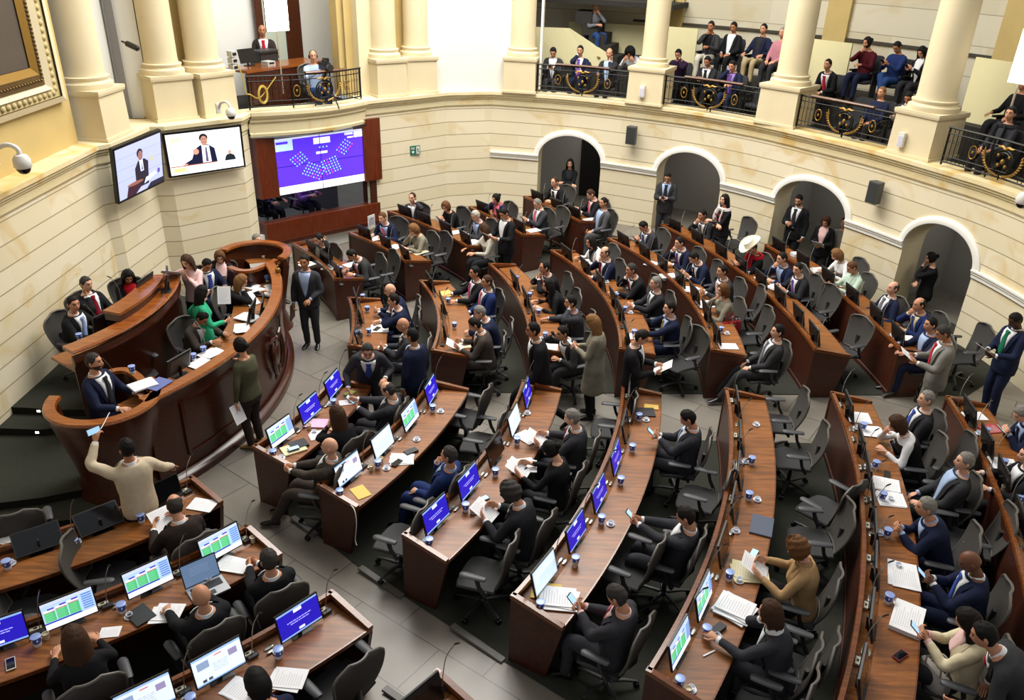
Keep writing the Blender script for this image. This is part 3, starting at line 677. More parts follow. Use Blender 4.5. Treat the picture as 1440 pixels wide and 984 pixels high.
# ---- desk positions: (desk, angle, d) -> world, seat heading
def deskpt(D, a, d, dz=0): p = D.pt(a, d); return np.array([p[0], p[1], D.z + dz])
def ang_from_px(D, x, y, h=.9): p = at(x, y, D.z + h); return math.atan2(p[1] - CC[1], p[0] - CC[0])
# ------------------------------------------------------------------ people
def nrmz(v): v = np.array(v, float); return v / (np.linalg.norm(v) + 1e-9)
def rotm(axis, deg):
    a = math.radians(deg); c, s = math.cos(a), math.sin(a); x, y, z = nrmz(axis)
    return np.array([[c + x * x * (1 - c), x * y * (1 - c) - z * s, x * z * (1 - c) + y * s], [y * x * (1 - c) + z * s, c + y * y * (1 - c), y * z * (1 - c) - x * s], [z * x * (1 - c) - y * s, z * y * (1 - c) + x * s, c + z * z * (1 - c)]])
SKINS = {'l': '#d3a084', 'm': '#c08a6b', 't': '#a8714f', 'd': '#6a4430', 'k': '#4a2d20'}
HAIRC = {'black': '#0d0a09', 'dark': '#150e0a', 'brown': '#3c2616', 'lbrown': '#5a3b22', 'grey': '#77736d', 'dgrey': '#34302d', 'white': '#a9a49b', 'blond': '#94713f', 'red': '#5f3d1f', 'dblond': '#775330'}
CLO = {'black': '#1a1a1d', 'dark': '#28282c', 'char': '#343439', 'navy': '#1b2139', 'blue': '#20305f', 'grey': '#4a4a4c', 'dgrey': '#333335', 'lgrey': '#77756f', 'brown': '#2f2724', 'gbrown': '#413a35',
       'beige': '#c1b299', 'cream': '#d3c8a8', 'camel': '#a3835c', 'white': '#dfe0e2', 'olive': '#4b4a37', 'green': '#2fa277', 'mint': '#b9cdbc', 'pink': '#dcb7b4', 'purple': '#2d1d36', 'burg': '#451019', 'jeans': '#27406f',
       'lblue': '#9fb3d4', 'red': '#a31220', 'dred': '#7c1226', 'tiered': '#b32336', 'tpink': '#d06a80', 'hotpink': '#d2438d', 'tpurp': '#7a4fa8', 'tblue': '#3a4f9c', 'tlblue': '#8fa6cf', 'tgold': '#b59a5a', 'tgreen': '#1d6a4c', 'tgrey': '#6b6d74', 'khaki': '#a08f6d', 'offw': '#c9c4b6', 'tweed': '#7f7a6a', 'lav': '#8f7cb8', 'plum': '#8a5c93', 'check': '#a8707a'}
def clomat(k): return mat('cloth_' + k, CLO[k], .85, spec=.15, noise=.12, nscale=14)
def skinmat(k): return mat('skin_' + k, SKINS[k], .5, spec=.35)
def hairmat(k): return mat('hair_' + k, HAIRC[k], .72, spec=.25, noise=.35, nscale=60)
M_LIP = mat('lips', '#a05e55', .5); M_EYE = mat('dark_eyes', '#1a1310', .3); M_LEATHER = mat('black_shoe_leather', '#0d0c0b', .3); M_TAN = mat('tan_shoe_leather', '#8a6a44', .5)
# --- head grid
_az = np.concatenate([np.linspace(-62, 62, 27), np.linspace(74, 286, 19)]); NAZ = len(_az); _el = np.linspace(-88, 88, 31)
def head_grid():
    V = np.zeros((31, NAZ, 3))
    for i, e in enumerate(np.radians(_el)):
        for j, a in enumerate(np.radians(_az)):
            x, y, z = math.sin(a) * math.cos(e) * .076, math.cos(a) * math.cos(e) * .096, math.sin(e) * .118
            if z < -.015:
                t = (-.015 - z) / .103; x *= 1 - .30 * t ** 1.2
                y = y * (1 - .55 * t) - .0 if y < 0 else y * (1 + .10 * t * (1 - t)) + .012 * t
            if z > .02: x *= 1 + .05 * math.sin((z - .02) / .098 * PI)
            if y > 0:
                f = y / .1
                y += .023 * math.exp(-(x / .013) ** 2) * (max(0, 1 - abs(z + .026) / .05) ** 1.2 if z < .03 else 0) * f
                y -= .010 * math.exp(-((abs(x) - .031) / .016) ** 2 - ((z - .011) / .012) ** 2)
                y += .005 * math.exp(-((z - .032) / .01) ** 2 - (x / .05) ** 2)
                y += .006 * math.exp(-(x / .022) ** 2 - ((z + .064) / .009) ** 2) - .004 * math.exp(-(x / .02) ** 2 - ((z + .08) / .006) ** 2)
                y += .008 * math.exp(-(x / .02) ** 2 - ((z + .1) / .018) ** 2)
            V[i, j] = (x, y, z)
    return V
HG = head_grid()
_F = [(i * NAZ + j, i * NAZ + (j + 1) % NAZ, (i + 1) * NAZ + (j + 1) % NAZ, (i + 1) * NAZ + j) for i in range(30) for j in range(NAZ)]
_HV = HG.reshape(-1, 3)
_FM = []
for f in _F:
    c = _HV[list(f)].mean(0); ax = abs(c[0]); m = 0
    if c[1] > .03:
        if abs(ax - .031) < .0105 and abs(c[2] - .008) < .0045: m = 1
        elif abs(ax - .033) < .019 and abs(c[2] - .031) < .0045: m = 2
        elif ax < .023 and abs(c[2] + .064) < .0075: m = 3
    _FM.append(m)
def add_head(mb, M, pos, beard):
    V = _HV @ M.T + pos; fm = _FM
    if beard:
        fm = list(_FM)
        for k, f in enumerate(_F):
            c = _HV[list(f)].mean(0)
            if c[1] > -.01 and c[2] < -.035 and not fm[k] and (c[2] < -.078 or abs(c[0]) > .03 or -.058 < c[2] < -.048): fm[k] = 2
    mb.add(V, _F + [tuple(range(NAZ))[::-1], tuple(30 * NAZ + j for j in range(NAZ))], fm + [0, 0])
    for s in (-1, 1):
        e = MB(); e.sphere((s * .074, -.012, -.004), (.012, .02, .032), 8); mb.add(np.array(e.v) @ M.T + pos, e.f, 0)
def hair_mask(style):
    K = np.zeros((31, NAZ))
    for i in range(31):
        for j in range(NAZ):
            x, y, z = HG[i, j]; a = abs(((_az[j] + 180) % 360) - 180)
            line = .066 if a < 38 else (.066 - (a - 38) / 30 * .055 if a < 68 else (.011 - (a - 68) / 25 * .03 if a < 93 else (.02 if a < 100 else -.085)))
            if style == 'reced': line = .09 if a < 30 else line + (.025 if a < 60 else 0)
            if style == 'fringe': line = .2 if a < 70 else line
            if style in ('long', 'bob', 'bun', 'curly', 'afro'): line = .068 if a < 32 else (.068 - (a - 32) / 30 * .11 if a < 62 else -.085)
            K[i, j] = min(1, max(0, (z - line) / .026 + .35)) * (min(1, max(0, ((.105 if a > 110 else .085) - z) / .03)) if style == 'fringe' else 1)
    return K
_MASK = {s: hair_mask(s) for s in ('short', 'reced', 'fringe', 'long', 'bob', 'bun', 'curly', 'afro')}
def hair_mesh(style, M, pos, My, rnd):
    mb = MB(); K = _MASK[style]; th = {'short': .008, 'reced': .007, 'fringe': .008, 'long': .018, 'bob': .024, 'bun': .012, 'curly': .032, 'afro': .07}[style]
    D = HG / np.linalg.norm(HG, axis=2, keepdims=True)
    wob = np.array([[math.sin(j * 1.7 + i * .9 + rnd) * .5 + math.sin(j * .6 - i * 1.3 + rnd * 2) * .5 for j in range(NAZ)] for i in range(31)]) * (.003 if style not in ('curly', 'afro') else .011)
    up = np.clip(HG[:, :, 2:3] / .118, 0, 1)
    V = HG + D * ((th + wob)[:, :, None] * K[:, :, None] - .014 * (1 - K[:, :, None])) + np.array([0, 0, .004]) * up * K[:, :, None]
    mb.add(V.reshape(-1, 3) @ M.T + pos, _F + [tuple(range(NAZ))[::-1], tuple(30 * NAZ + j for j in range(NAZ))])
    if style in ('long', 'bob'):
        L = .36 if style == 'long' else .13; R = []; n = 16
        for t in np.linspace(0, 1, 11):
            z = .09 - t * (L + .09); top = math.sqrt(max(.2, 1 - (max(z, 0) / .125) ** 2)); sag = max(0, t - .25) / .75; w = (.092 + (.030 if style == 'long' else .012) * math.sin(min(1, t * 1.3) * PI * .6)) * (1 - .30 * sag ** 3) * top; d = .034 * top; span = 122 - 34 * t
            yo = -.008 - (.062 if style == 'long' else .02) * sag; ring = []
            for k in range(n): a = math.radians(180 - span + 2 * span * k / (n - 1)); q = 1 + .05 * math.sin(k * 2.3 + rnd) * sag; ring.append((w * q * math.sin(a), .114 * top * q * math.cos(a) + yo, z - .02 * sag * math.sin(k * 1.9 + rnd)))
            for k in range(n - 1, -1, -1): a = math.radians(180 - span + 2 * span * k / (n - 1)); ring.append(((w - d) * math.sin(a), (.114 * top - d) * math.cos(a) + yo, z))
            f = min(1, max(0, (.02 - z) / .10)); F = M * (1 - f) + My * f
            off = f * ((M - My) @ np.array([0, -.04, -.02]))
            R.append(np.array(ring) @ F.T + pos + off)
        mb.rings([list(map(tuple, r)) for r in R])
    if style == 'bun':
        e = MB(); e.sphere((0, -.115, .03), (.042, .036, .042), 10); mb.add(np.array(e.v) @ M.T + pos, e.f)
    return mb
# --- hand with five separate fingers; dir = towards the fingertips, nrm = back of the hand, side = +1 right hand
def add_hand(mb, W, dr, back, side, curl=35, sc=1., mi=0):
    dr = nrmz(dr); back = nrmz(back - dr * (np.array(back) @ dr)); th = nrmz(np.cross(back, dr)) * (-side)     # towards the thumb
    th = -th if False else th
    R = []
    for y, w, t in ((-.01, .024, .02), (.02, .030, .018), (.055, .040, .015), (.085, .040, .012), (.093, .034, .008)):
        R.append([W + (dr * y + th * (w * math.cos(a)) + back * (t * math.sin(a))) * sc for a in np.linspace(0, 2 * PI, 11)[:-1]])
    mb.rings(R, mi)
    def finger(base, d0, L, r, c):
        p = base; pts = [p - d0 * .012 * sc]; rr = [r * sc]; d = d0; ax = th
        for q, l in enumerate(L):
            pts.append(p); rr.append(r * sc * (1.05 - .1 * q)); d = rotm(np.cross(back, dr), c * (1 if q else .7)) @ d
            if d @ back > 0.3: pass
            p = p + d * l * sc
        pts.append(p); rr.append(r * sc * .7); mb.tube(pts, rr, 6, mi)
    for k, (o, l) in enumerate(((.029, .92), (.010, 1.03), (-.009, .97), (-.027, .78))):
        finger(W + (dr * .086 + th * o) * sc, nrmz(dr + th * o * 1.5), [.043 * l, .027 * l, .02 * l], .0085, curl)
    tb = W + (dr * .03 + th * .03) * sc; td = nrmz(dr * .75 + th * .7 - back * .25); mb.tube([tb - td * .015 * sc, tb, tb + td * .035 * sc, tb + nrmz(td + dr * .4) * .062 * sc, tb + nrmz(td + dr * .7) * .082 * sc], [.012 * sc, .0125 * sc, .011 * sc, .0095 * sc, .006 * sc], 6, mi)
TORSO_M = [(-.15, .175, .125), (-.05, .183, .132), (.05, .176, .125), (.16, .168, .118), (.28, .178, .122), (.38, .192, .126), (.45, .192, .114), (.50, .160, .096), (.535, .105, .078), (.57, .064, .062)]
TORSO_F = [(-.15, .182, .13), (-.05, .185, .13), (.05, .165, .115), (.16, .146, .10), (.28, .156, .118), (.36, .166, .130), (.44, .166, .105), (.49, .142, .088), (.525, .092, .07), (.56, .056, .055)]
CLOUD = bpy.data.textures.new('cloth_folds', 'CLOUDS'); CLOUD.noise_scale = .13; CLOUD.noise_depth = 2
def cloth_mods(o, vox=.018, fold=.012):
    m = o.modifiers.new('fuse', 'REMESH'); m.mode = 'VOXEL'; m.voxel_size = vox; m.use_smooth_shade = True
    m = o.modifiers.new('relax', 'SMOOTH'); m.factor = .5; m.iterations = 3
    if fold: m = o.modifiers.new('folds', 'DISPLACE'); m.texture = CLOUD; m.strength = fold; m.mid_level = .5; m.texture_coords = 'LOCAL'
def smooth_tube(mb, pts, rad, n=10, mi=0, k=4):
    P = catmull(pts, k); R = np.interp(np.linspace(0, 1, len(P)), np.linspace(0, 1, len(rad)), rad); mb.tube(P, list(R), n, mi)
POSES = {}
def pose(name, **k): POSES[name] = k
pose('desk', lh=(-.17, .40, .80), rh=(.17, .40, .80), lean=8)
pose('clasp', lh=(-.045, .40, .83), rh=(.045, .40, .83), lean=12, curl=60)
pose('write', lh=(-.18, .36, .80), rh=(.10, .38, .80), lean=20, head=(0, -32), curl=45)
pose('read', lh=(-.15, .38, .83), rh=(.15, .38, .83), lean=10, head=(0, -28))
pose('phone', lh=(-.04, .32, .88), rh=(.05, .32, .87), lean=4, head=(0, -32), curl=50)
pose('lap', lh=(-.10, .24, .64), rh=(.10, .24, .64), lean=-4, curl=45)
pose('chinr', rh=(.05, .15, 1.06), lh=(-.12, .36, .80), lean=8, curl=70, re=(.5, .5, -.8), head=(0, -4))
pose('chinl', lh=(-.05, .15, 1.06), rh=(.12, .36, .80), lean=8, curl=70, le=(-.5, .5, -.8), head=(0, -4))
pose('chinback', rh=(.05, .11, 1.06), lh=(-.12, .22, .66), lean=-8, curl=70, re=(.5, .4, -.8))
pose('earr', rh=(.11, .05, 1.16), lh=(-.15, .36, .80), lean=4, curl=60, re=(.8, .2, -.6))
pose('earl', lh=(-.11, .05, 1.16), rh=(.15, .36, .80), lean=4, curl=60, le=(-.8, .2, -.6))
pose('facer', rh=(.05, .17, 1.12), lh=(-.12, .34, .80), lean=14, curl=40, re=(.5, .5, -.8), head=(0, -18))
pose('facel', lh=(-.05, .17, 1.12), rh=(.12, .34, .80), lean=14, curl=40, le=(-.5, .5, -.8), head=(0, -18))
pose('both', lh=(-.04, .17, 1.03), rh=(.04, .17, 1.03), lean=10, curl=75, re=(.6, .5, -.7), le=(-.6, .5, -.7))
pose('fold', lh=(.10, .19, .83), rh=(-.10, .20, .80), lean=-4, curl=50, re=(.9, .2, -.5), le=(-.9, .2, -.5))
pose('knees', lh=(-.07, .36, .62), rh=(.07, .36, .62), lean=26, curl=55, head=(0, 10))
pose('arms', lh=(-.24, .22, .70), rh=(.24, .22, .70), lean=-6)
pose('reach', lh=(-.16, .52, .82), rh=(.05, .16, 1.06), lean=14, curl=30, re=(.5, .5, -.8))
# standing
pose('stand', st=1, lh=(-.25, .03, .80), rh=(.25, .03, .80), curl=40)
pose('standphone', st=1, lh=(-.05, .27, 1.18), rh=(.06, .28, 1.17), head=(0, -26), curl=55)
pose('standfold', st=1, lh=(.12, .20, 1.17), rh=(-.12, .21, 1.14), curl=50, re=(.9, .2, -.5), le=(-.9, .2, -.5))
pose('standread', st=1, lh=(-.13, .32, 1.16), rh=(.13, .32, 1.16), head=(0, -28), curl=50)
pose('standface', st=1, lh=(-.04, .16, 1.48), rh=(-.12, .21, 1.14), head=(0, -15), curl=50, le=(-.5, .5, -.8), re=(.9, .2, -.5))
pose('walk', st=1, walk=.28, lh=(-.24, .16, .84), rh=(.24, -.06, .82), lean=8, curl=45)
pose('lectern', st=1, lh=(-.20, .34, 1.14), rh=(.20, .38, 1.14), curl=30)
pose('bend', st=1, lh=(-.28, .55, .84), rh=(.22, .58, .95), lean=42, head=(0, -10), curl=25)
pose('camera', st=1, lh=(-.10, .34, 1.36), rh=(.12, .30, 1.30), curl=60)
PEOPLE = {}
def person(key, label, pos=None, px=None, floor=None, yaw=0., p='desk', outfit='suit', coat='dark', shirt='white', tie='dred', pants=None, skin='m', hair='short', hc='dark', s=1., shoes='b', fem=False, beard=False, glasses=False, group=None, heading=None, fat=0., cross=False, phones=False, vest=None, dry=False, **ov):
    """builds one person; px = pixel of the head centre on the photograph's plane of heads, or pos = (x, y, floor z)"""
    P = dict(POSES[p]); P.update(ov); st = P.get('st'); rnd = (hash(label) % 97) / 10. if False else sum(map(ord, label)) % 97 / 10.
    lean, twist, side = P.get('lean', 0), P.get('twist', 0), P.get('side', 0)
    T = TORSO_F if fem else TORSO_M
    pz = .93 if st else .53; P0 = np.array([0, -.02 if st else -.06, pz])
    # spine frames
    H = [h for h, a, b in T]
    def frame(h):
        f = min(max(h, 0) / .54, 1); l = lean * (.65 + .35 * f) if not st else lean * (.75 + .25 * f)
        return rotm((0, 0, 1), twist * f) @ rotm((0, 1, 0), side * f) @ rotm((1, 0, 0), -l)
    def centre(h):
        n = 8; q = P0.copy()
        if h <= 0: return q + frame(0) @ np.array([0, 0, h])
        for k in range(n): q = q + frame(h * (k + .5) / n) @ np.array([0, 0, h / n])
        return q
    CEN = {h: centre(h) for h in H}
    def prof(h):
        a = np.interp(h, H, [t[1] for t in T]); b = np.interp(h, H, [t[2] for t in T]) + fat * math.exp(-((h - .12) / .13) ** 2)
        return a + fat * .4 * math.exp(-((h - .1) / .15) ** 2), b
    def surf(th, h, off=0):                   # th 0 = front, + = person's right
        a, b = prof(h); a += off; b += off; F = frame(h); c = centre(h)
        x = a * math.copysign(abs(math.sin(th)) ** .85, math.sin(th)); y = b * math.copysign(abs(math.cos(th)) ** .85, math.cos(th))
        if fem and math.cos(th) > 0 and .26 < h < .46: y += .018 * math.exp(-((h - .35) / .05) ** 2) * math.cos(th)
        return c + F @ np.array([x, y + fat * .5 * math.exp(-((h - .12) / .13) ** 2) * (math.cos(th) > 0), 0])
    def torso(mb, off, h0, h1, n=18, k=12, mi=0):
        mb.rings([[surf(2 * PI * j / n, h, off) for j in range(n)] for h in np.linspace(h0, h1, k)], mi)
    neckb = centre(.54 if not fem else .53); Fn = frame(.54)
    hy, hp = P.get('head', (0, 0)) if 'head' in P else (0, 0); hr = P.get('hroll', 0)
    Mb = rotm((0, 0, 1), twist) @ rotm((1, 0, 0), -lean * .35)
    My = rotm((0, 0, 1), hy + twist); M = My @ rotm((1, 0, 0), hp - lean * .25) @ rotm((0, 1, 0), hr)
    hs = .97 if fem else 1.0
    hc_ = neckb + Fn @ np.array([0, .012, .075]) + M @ np.array([0, .025, .10])
    # arms
    SX = .150 if fem else .170; sleeves = []; hands = {}
    for sd, kk, ke in ((-1, 'lh', 'le'), (1, 'rh', 're')):
        Fs = frame(.45); S = centre(.455) + Fs @ np.array([sd * SX, 0, 0]); W = np.array(P[kk], float)
        if not st and W[2] > 1.0:             # a hand at the face follows the leaning head
            l0, l1_ = math.radians(POSES[p].get('lean', 0) * .9), math.radians(lean * .9); W = W + np.array([0, .70 * (math.sin(l1_) - math.sin(l0)), .70 * (math.cos(l1_) - math.cos(l0))])
        l1, l2 = .285, .255; d = W - S; L = np.linalg.norm(d)
        if L > .985 * (l1 + l2): W = S + d / L * .985 * (l1 + l2); d = W - S; L = np.linalg.norm(d)
        L = max(L, .12); u = d / L; x = (l1 * l1 - l2 * l2 + L * L) / (2 * L); hgt = math.sqrt(max(0, l1 * l1 - x * x))
        pole = np.array(P.get(ke, (sd * .55, -.35, -.75)), float); pole = nrmz(pole - u * (pole @ u)); E = S + u * x + pole * hgt
        sleeves.append((sd, S, E, W)); hands[sd] = W
    # legs
    hipx = .088; legs = []
    for sd in (-1, 1):
        hip = P0 + np.array([sd * hipx, 0, -.03])
        if st:
            w = P.get('walk', 0) * sd; K = np.array([sd * .095, .03 + max(w, 0) * .75 - max(-w, 0) * .1, .50]); A = np.array([sd * .095, -.02 + w * 1.05 if w else -.02, .09 + max(-w, 0) * .22]); fd = nrmz((sd * .18, 1, -max(-w, 0) * 1.2))
        else:
            sp = P.get('spread', .11); K = np.array([sd * sp, .36, .53]); A = np.array([sd * sp * 1.0, .36 + P.get('foot', .03), .09]); fd = nrmz((sd * .15, 1, 0))
            if cross and sd > 0: K = np.array([.02, .37, .63]); A = np.array([-.16, .50, .33]); fd = nrmz((-.4, .8, -.45))
        legs.append((sd, hip, K, A, fd))
    # placement
    R3 = np.eye(3)
    def place(hd):
        a = hd - PI / 2; return np.array([[math.cos(a), -math.sin(a), 0], [math.sin(a), math.cos(a), 0], [0, 0, 1]])
    if pos is None:
        zh = hc_[2] * s; q = atg(px[0], px[1], zh) if floor is None else at(px[0], px[1], floor + zh)
        for _ in range(3):
            hd = heading if heading is not None else math.atan2(CC[1] - q[1], CC[0] - q[0]); hd2 = hd + math.radians(yaw); R3 = place(hd2)
            o2 = q[:2] - (R3 @ (hc_ * s))[:2]
            if floor is None: g = ground(*o2); q = at(px[0], px[1], g + zh)
        o = np.array([o2[0], o2[1], ground(*o2) if floor is None else floor])
    else:
        o = np.array(pos, float); hd = heading if heading is not None else math.atan2(CC[1] - o[1], CC[0] - o[0]); hd2 = hd + math.radians(yaw)
    if P.get('lift'): o[2] += P['lift']
    if dry: return dict(o=o, hd=hd2, lean=lean)
    root = empty('person', o, hd2 - PI / 2, label, 'person', group); root.scale = (s, s, s)
    sk, hm = skinmat(skin), hairmat(hc)
    # body: one mesh
    mb = MB(); torso(mb, -.012, -.13, .55 if fem else .56, 12, 9)
    smooth_tube(mb, [neckb + Fn @ np.array([0, -.004, -.04]), neckb + Fn @ np.array([0, .004, .03]), hc_ + M @ np.array([0, -.012, -.07])], [.06, .050 if fem else .055, .046], 12)
    for sd, S, E, W in sleeves:
        smooth_tube(mb, [S, S * .5 + E * .5, E, E * .5 + W * .5, W], [.05, .045, .038, .034, .026], 8)
        d = nrmz(W - E); fwd = nrmz(np.array([-sd * .15, .25, 0]) + d) if abs(W[2] - E[2]) < .15 else d
        toface = np.linalg.norm(W - hc_) < .28
        if toface: bk = nrmz(W - hc_ + np.array([0, .1, -.02])); fwd = nrmz(d + .5 * nrmz(hc_ - W))
        else: bk = np.array([sd * .35, .1, 1.]) if not (st and W[2] < .95) else np.array([sd * 1., .1, 0])
        if p in ('phone', 'standphone', 'standread', 'clasp', 'read'): bk = np.array([sd * .9, .3, -.1]); fwd = nrmz(d + np.array([-sd * .25, .2, .15]))
        add_hand(mb, W, fwd, bk, sd, P.get('curl', 25))
    for sd, hip, K, A, fd in legs: smooth_tube(mb, [hip, hip * .5 + K * .5, K, K * .5 + A * .5, A], [.075, .07, .052, .045, .036], 8)
    add_head(mb, M * hs, hc_, beard)
    mb.build('body', [sk, M_EYE, hm, M_LIP], root, angle=60)
    if hair != 'bald': hair_mesh(hair, M * hs, hc_, My * hs, rnd).build('hair', hm, root, angle=70)
    if glasses:
        g = MB()
        for sd in (-1, 1):
            g.tube([hc_ + M @ np.array([sd * .031 + .02 * math.cos(a), .094, .008 + .015 * math.sin(a)]) for a in np.linspace(0, 2 * PI, 13)], .0022, 4)
            g.tube([hc_ + M @ np.array([sd * .052, .092, .012]), hc_ + M @ np.array([sd * .078, .05, .012]), hc_ + M @ np.array([sd * .08, -.02, .008])], .002, 4)
        g.build('glasses', M_BLACK, root)
    # trousers or skirt, shoes
    pk = pants or (coat if outfit == 'suit' else 'dark')
    if pk != 'none':
        mb = MB(); torso(mb, .004, -.15, .08, 14, 6)
        for sd, hip, K, A, fd in legs: smooth_tube(mb, [hip + np.array([0, 0, .02]), hip * .5 + K * .5, K, K * .5 + A * .5, A + np.array([0, 0, -.01])], [.098, .092, .074, .064, .056], 10)
        cloth_mods(mb.build('trousers', clomat(pk), root), .02)
    for sd, hip, K, A, fd in legs:
        mb = MB(); rt = nrmz(np.cross(fd, (0, 0, 1))); up = np.cross(rt, fd); R = []
        for y, w, h0, h1 in ((-.07, .022, -.075, .0), (-.055, .034, -.085, .02), (.0, .036, -.085, .025), (.06, .040, -.085, -.015), (.12, .044, -.085, -.04), (.165, .036, -.085, -.055), (.19, .015, -.08, -.065)):
            c = A + fd * y; R.append([c + rt * (w * math.cos(a)) + up * ((h0 + h1) / 2 + (h1 - h0) / 2 * math.sin(a)) for a in np.linspace(0, 2 * PI, 11)[:-1]])
        mb.rings(R); mb.build('shoe', M_LEATHER if shoes == 'b' else M_TAN, root)
    # upper garment
    gn = {'suit': 'jacket', 'blazer': 'blazer', 'shirt': 'shirt', 'sweater': 'sweater', 'coatdress': 'long_jacket'}[outfit]
    mb = MB(); h0 = {'suit': -.17, 'blazer': -.13, 'shirt': -.06, 'sweater': -.08, 'coatdress': -.15}[outfit]
    hb = -.10 if not st and outfit in ('suit', 'blazer') else h0
    off = {'suit': .016, 'blazer': .014, 'shirt': .006, 'sweater': .014, 'coatdress': .02}[outfit]
    torso(mb, off, hb, .535 if not fem else .52, 18, 12)
    if outfit == 'coatdress': mb.rings([[P0 + np.array([(.20 + k * .012) * math.cos(a), (.155 + k * .012) * math.sin(a), -.08 - k * .12]) for a in np.linspace(0, 2 * PI, 17)[:-1]] for k in range(4)])
    for sd, S, E, W in sleeves:
        Sn = centre(.47) + frame(.47) @ np.array([sd * SX * .45, 0, .005]); e = .0 if outfit in ('shirt', 'sweater') else .006; f = .88 if fem else 1
        We = W + nrmz(E - W) * .02
        smooth_tube(mb, [Sn, S, S * .5 + E * .5, E, E * .5 + We * .5, We], [.058 * f + e, .066 * f + e, .060 * f + e, .053 * f + e, .046 * f + e, .037 * f + e], 10)
    cloth_mods(mb.build(gn, clomat(coat), root), .0165)
    if vest:                                  # sleeveless waistcoat over the shirt
        mb = MB(); torso(mb, off + .012, -.08, .46, 18, 10); cloth_mods(mb.build('waistcoat', clomat(vest), root), .016, .006)
    # shirt front, collar, tie, lapels, cuffs
    if outfit in ('suit', 'blazer') and shirt:
        hb = .10 if st else .03; ht = .50; w0 = .082; o1 = off + .012; R = []
        def vw(h): return max(.004, w0 * ((h - hb) / (ht - hb)) ** .8) if h > hb else .004
        for h in np.linspace(hb, .535, 9):
            a, b = prof(h); w = min(vw(h), a * .75); R.append([surf(math.copysign(abs(math.asin(min(1, w * t / a))) , t), h, o1 - .002 * (abs(t) == 1)) for t in (-1, -.5, 0, .5, 1)])
        mb = MB(); mb.rings(R, cap=False, closed=False); o_ = mb.build('shirt', clomat(shirt), root); so = o_.modifiers.new('thick', 'SOLIDIFY'); so.thickness = .006; so.offset = 0
        mb = MB(); c0 = centre(.545); F0 = frame(.54)
        mb.rings([[c0 + F0 @ np.array([r * math.cos(a), (r + .002) * math.sin(a) + .004, z - .022 * max(0, math.sin(a))]) for a in np.linspace(0, 2 * PI, 19)[:-1]] for r, z in ((.098, -.062), (.082, -.03), (.068, .022), (.061, .022), (.062, -.03))]); mb.build('collar', clomat(shirt), root)
        lc = clomat(coat); 
        for sd in (-1, 1):
            R = []
            for h in np.linspace(hb - .01, .52, 8):
                a, b = prof(h); w = vw(h); wl = .012 + .038 * min(1, max(0, (h - hb) / .25)) * (1 if h < .46 else .6)
                R.append([surf(math.asin(min(.95, x / a)) * sd, h, o1 + dz) for x, dz in ((w - .004, .0), (w, .008), (w + wl, .006), (w + wl + .004, -.004))])
            mb = MB(); mb.rings(R, cap=False, closed=False); mb.build('lapel', lc, root)
        for sd, S, E, W in sleeves:
            d = nrmz(W - E); mb = MB(); mb.tube([W - d * .05, W - d * .001], [.036, .034], 10); mb.build('cuff', clomat(shirt), root)
        if tie:
            R = []
            for h, w in ((hb + .03, .002), (hb + .06, .032), (.25, .032), (.40, .024), (.475, .016), (.49, .02), (.515, .024), (.525, .02)):
                a, b = prof(h); R.append([surf(math.asin(max(-.9, min(.9, x * w / a))), h, o1 + .008 + (.008 if h > .48 else 0)) for x in (-1, 0, 1)])
            mb = MB(); mb.rings(R, cap=False, closed=False); o_ = mb.build('tie', clomat(tie), root); so = o_.modifiers.new('thick', 'SOLIDIFY'); so.thickness = .005
    elif outfit == 'shirt':
        mb = MB(); c0 = centre(.545 if not fem else .53); F0 = frame(.54)
        mb.rings([[c0 + F0 @ np.array([r * math.cos(a), (r + .002) * math.sin(a) + .004, z - .03 * max(0, math.sin(a))]) for a in np.linspace(0, 2 * PI, 19)[:-1]] for r, z in ((.074, -.03), (.07, .018), (.063, .02), (.064, -.03))]); mb.build('collar', clomat(coat), root)
    rec = dict(root=root, o=o, hd=hd2, s=s, lh=None, rh=None, head=None)
    Rw = place(hd2)
    for k, v in (('lh', hands[-1]), ('rh', hands[1]), ('head', hc_)): rec[k] = o + Rw @ (np.array(v) * s)
    rec['R'] = Rw; rec['M'] = Rw @ M; rec['pose'] = p; rec['label'] = label; rec['hc'] = hc_; rec['Ml'] = M; rec['surf'] = surf; PEOPLE[key] = rec
    return rec
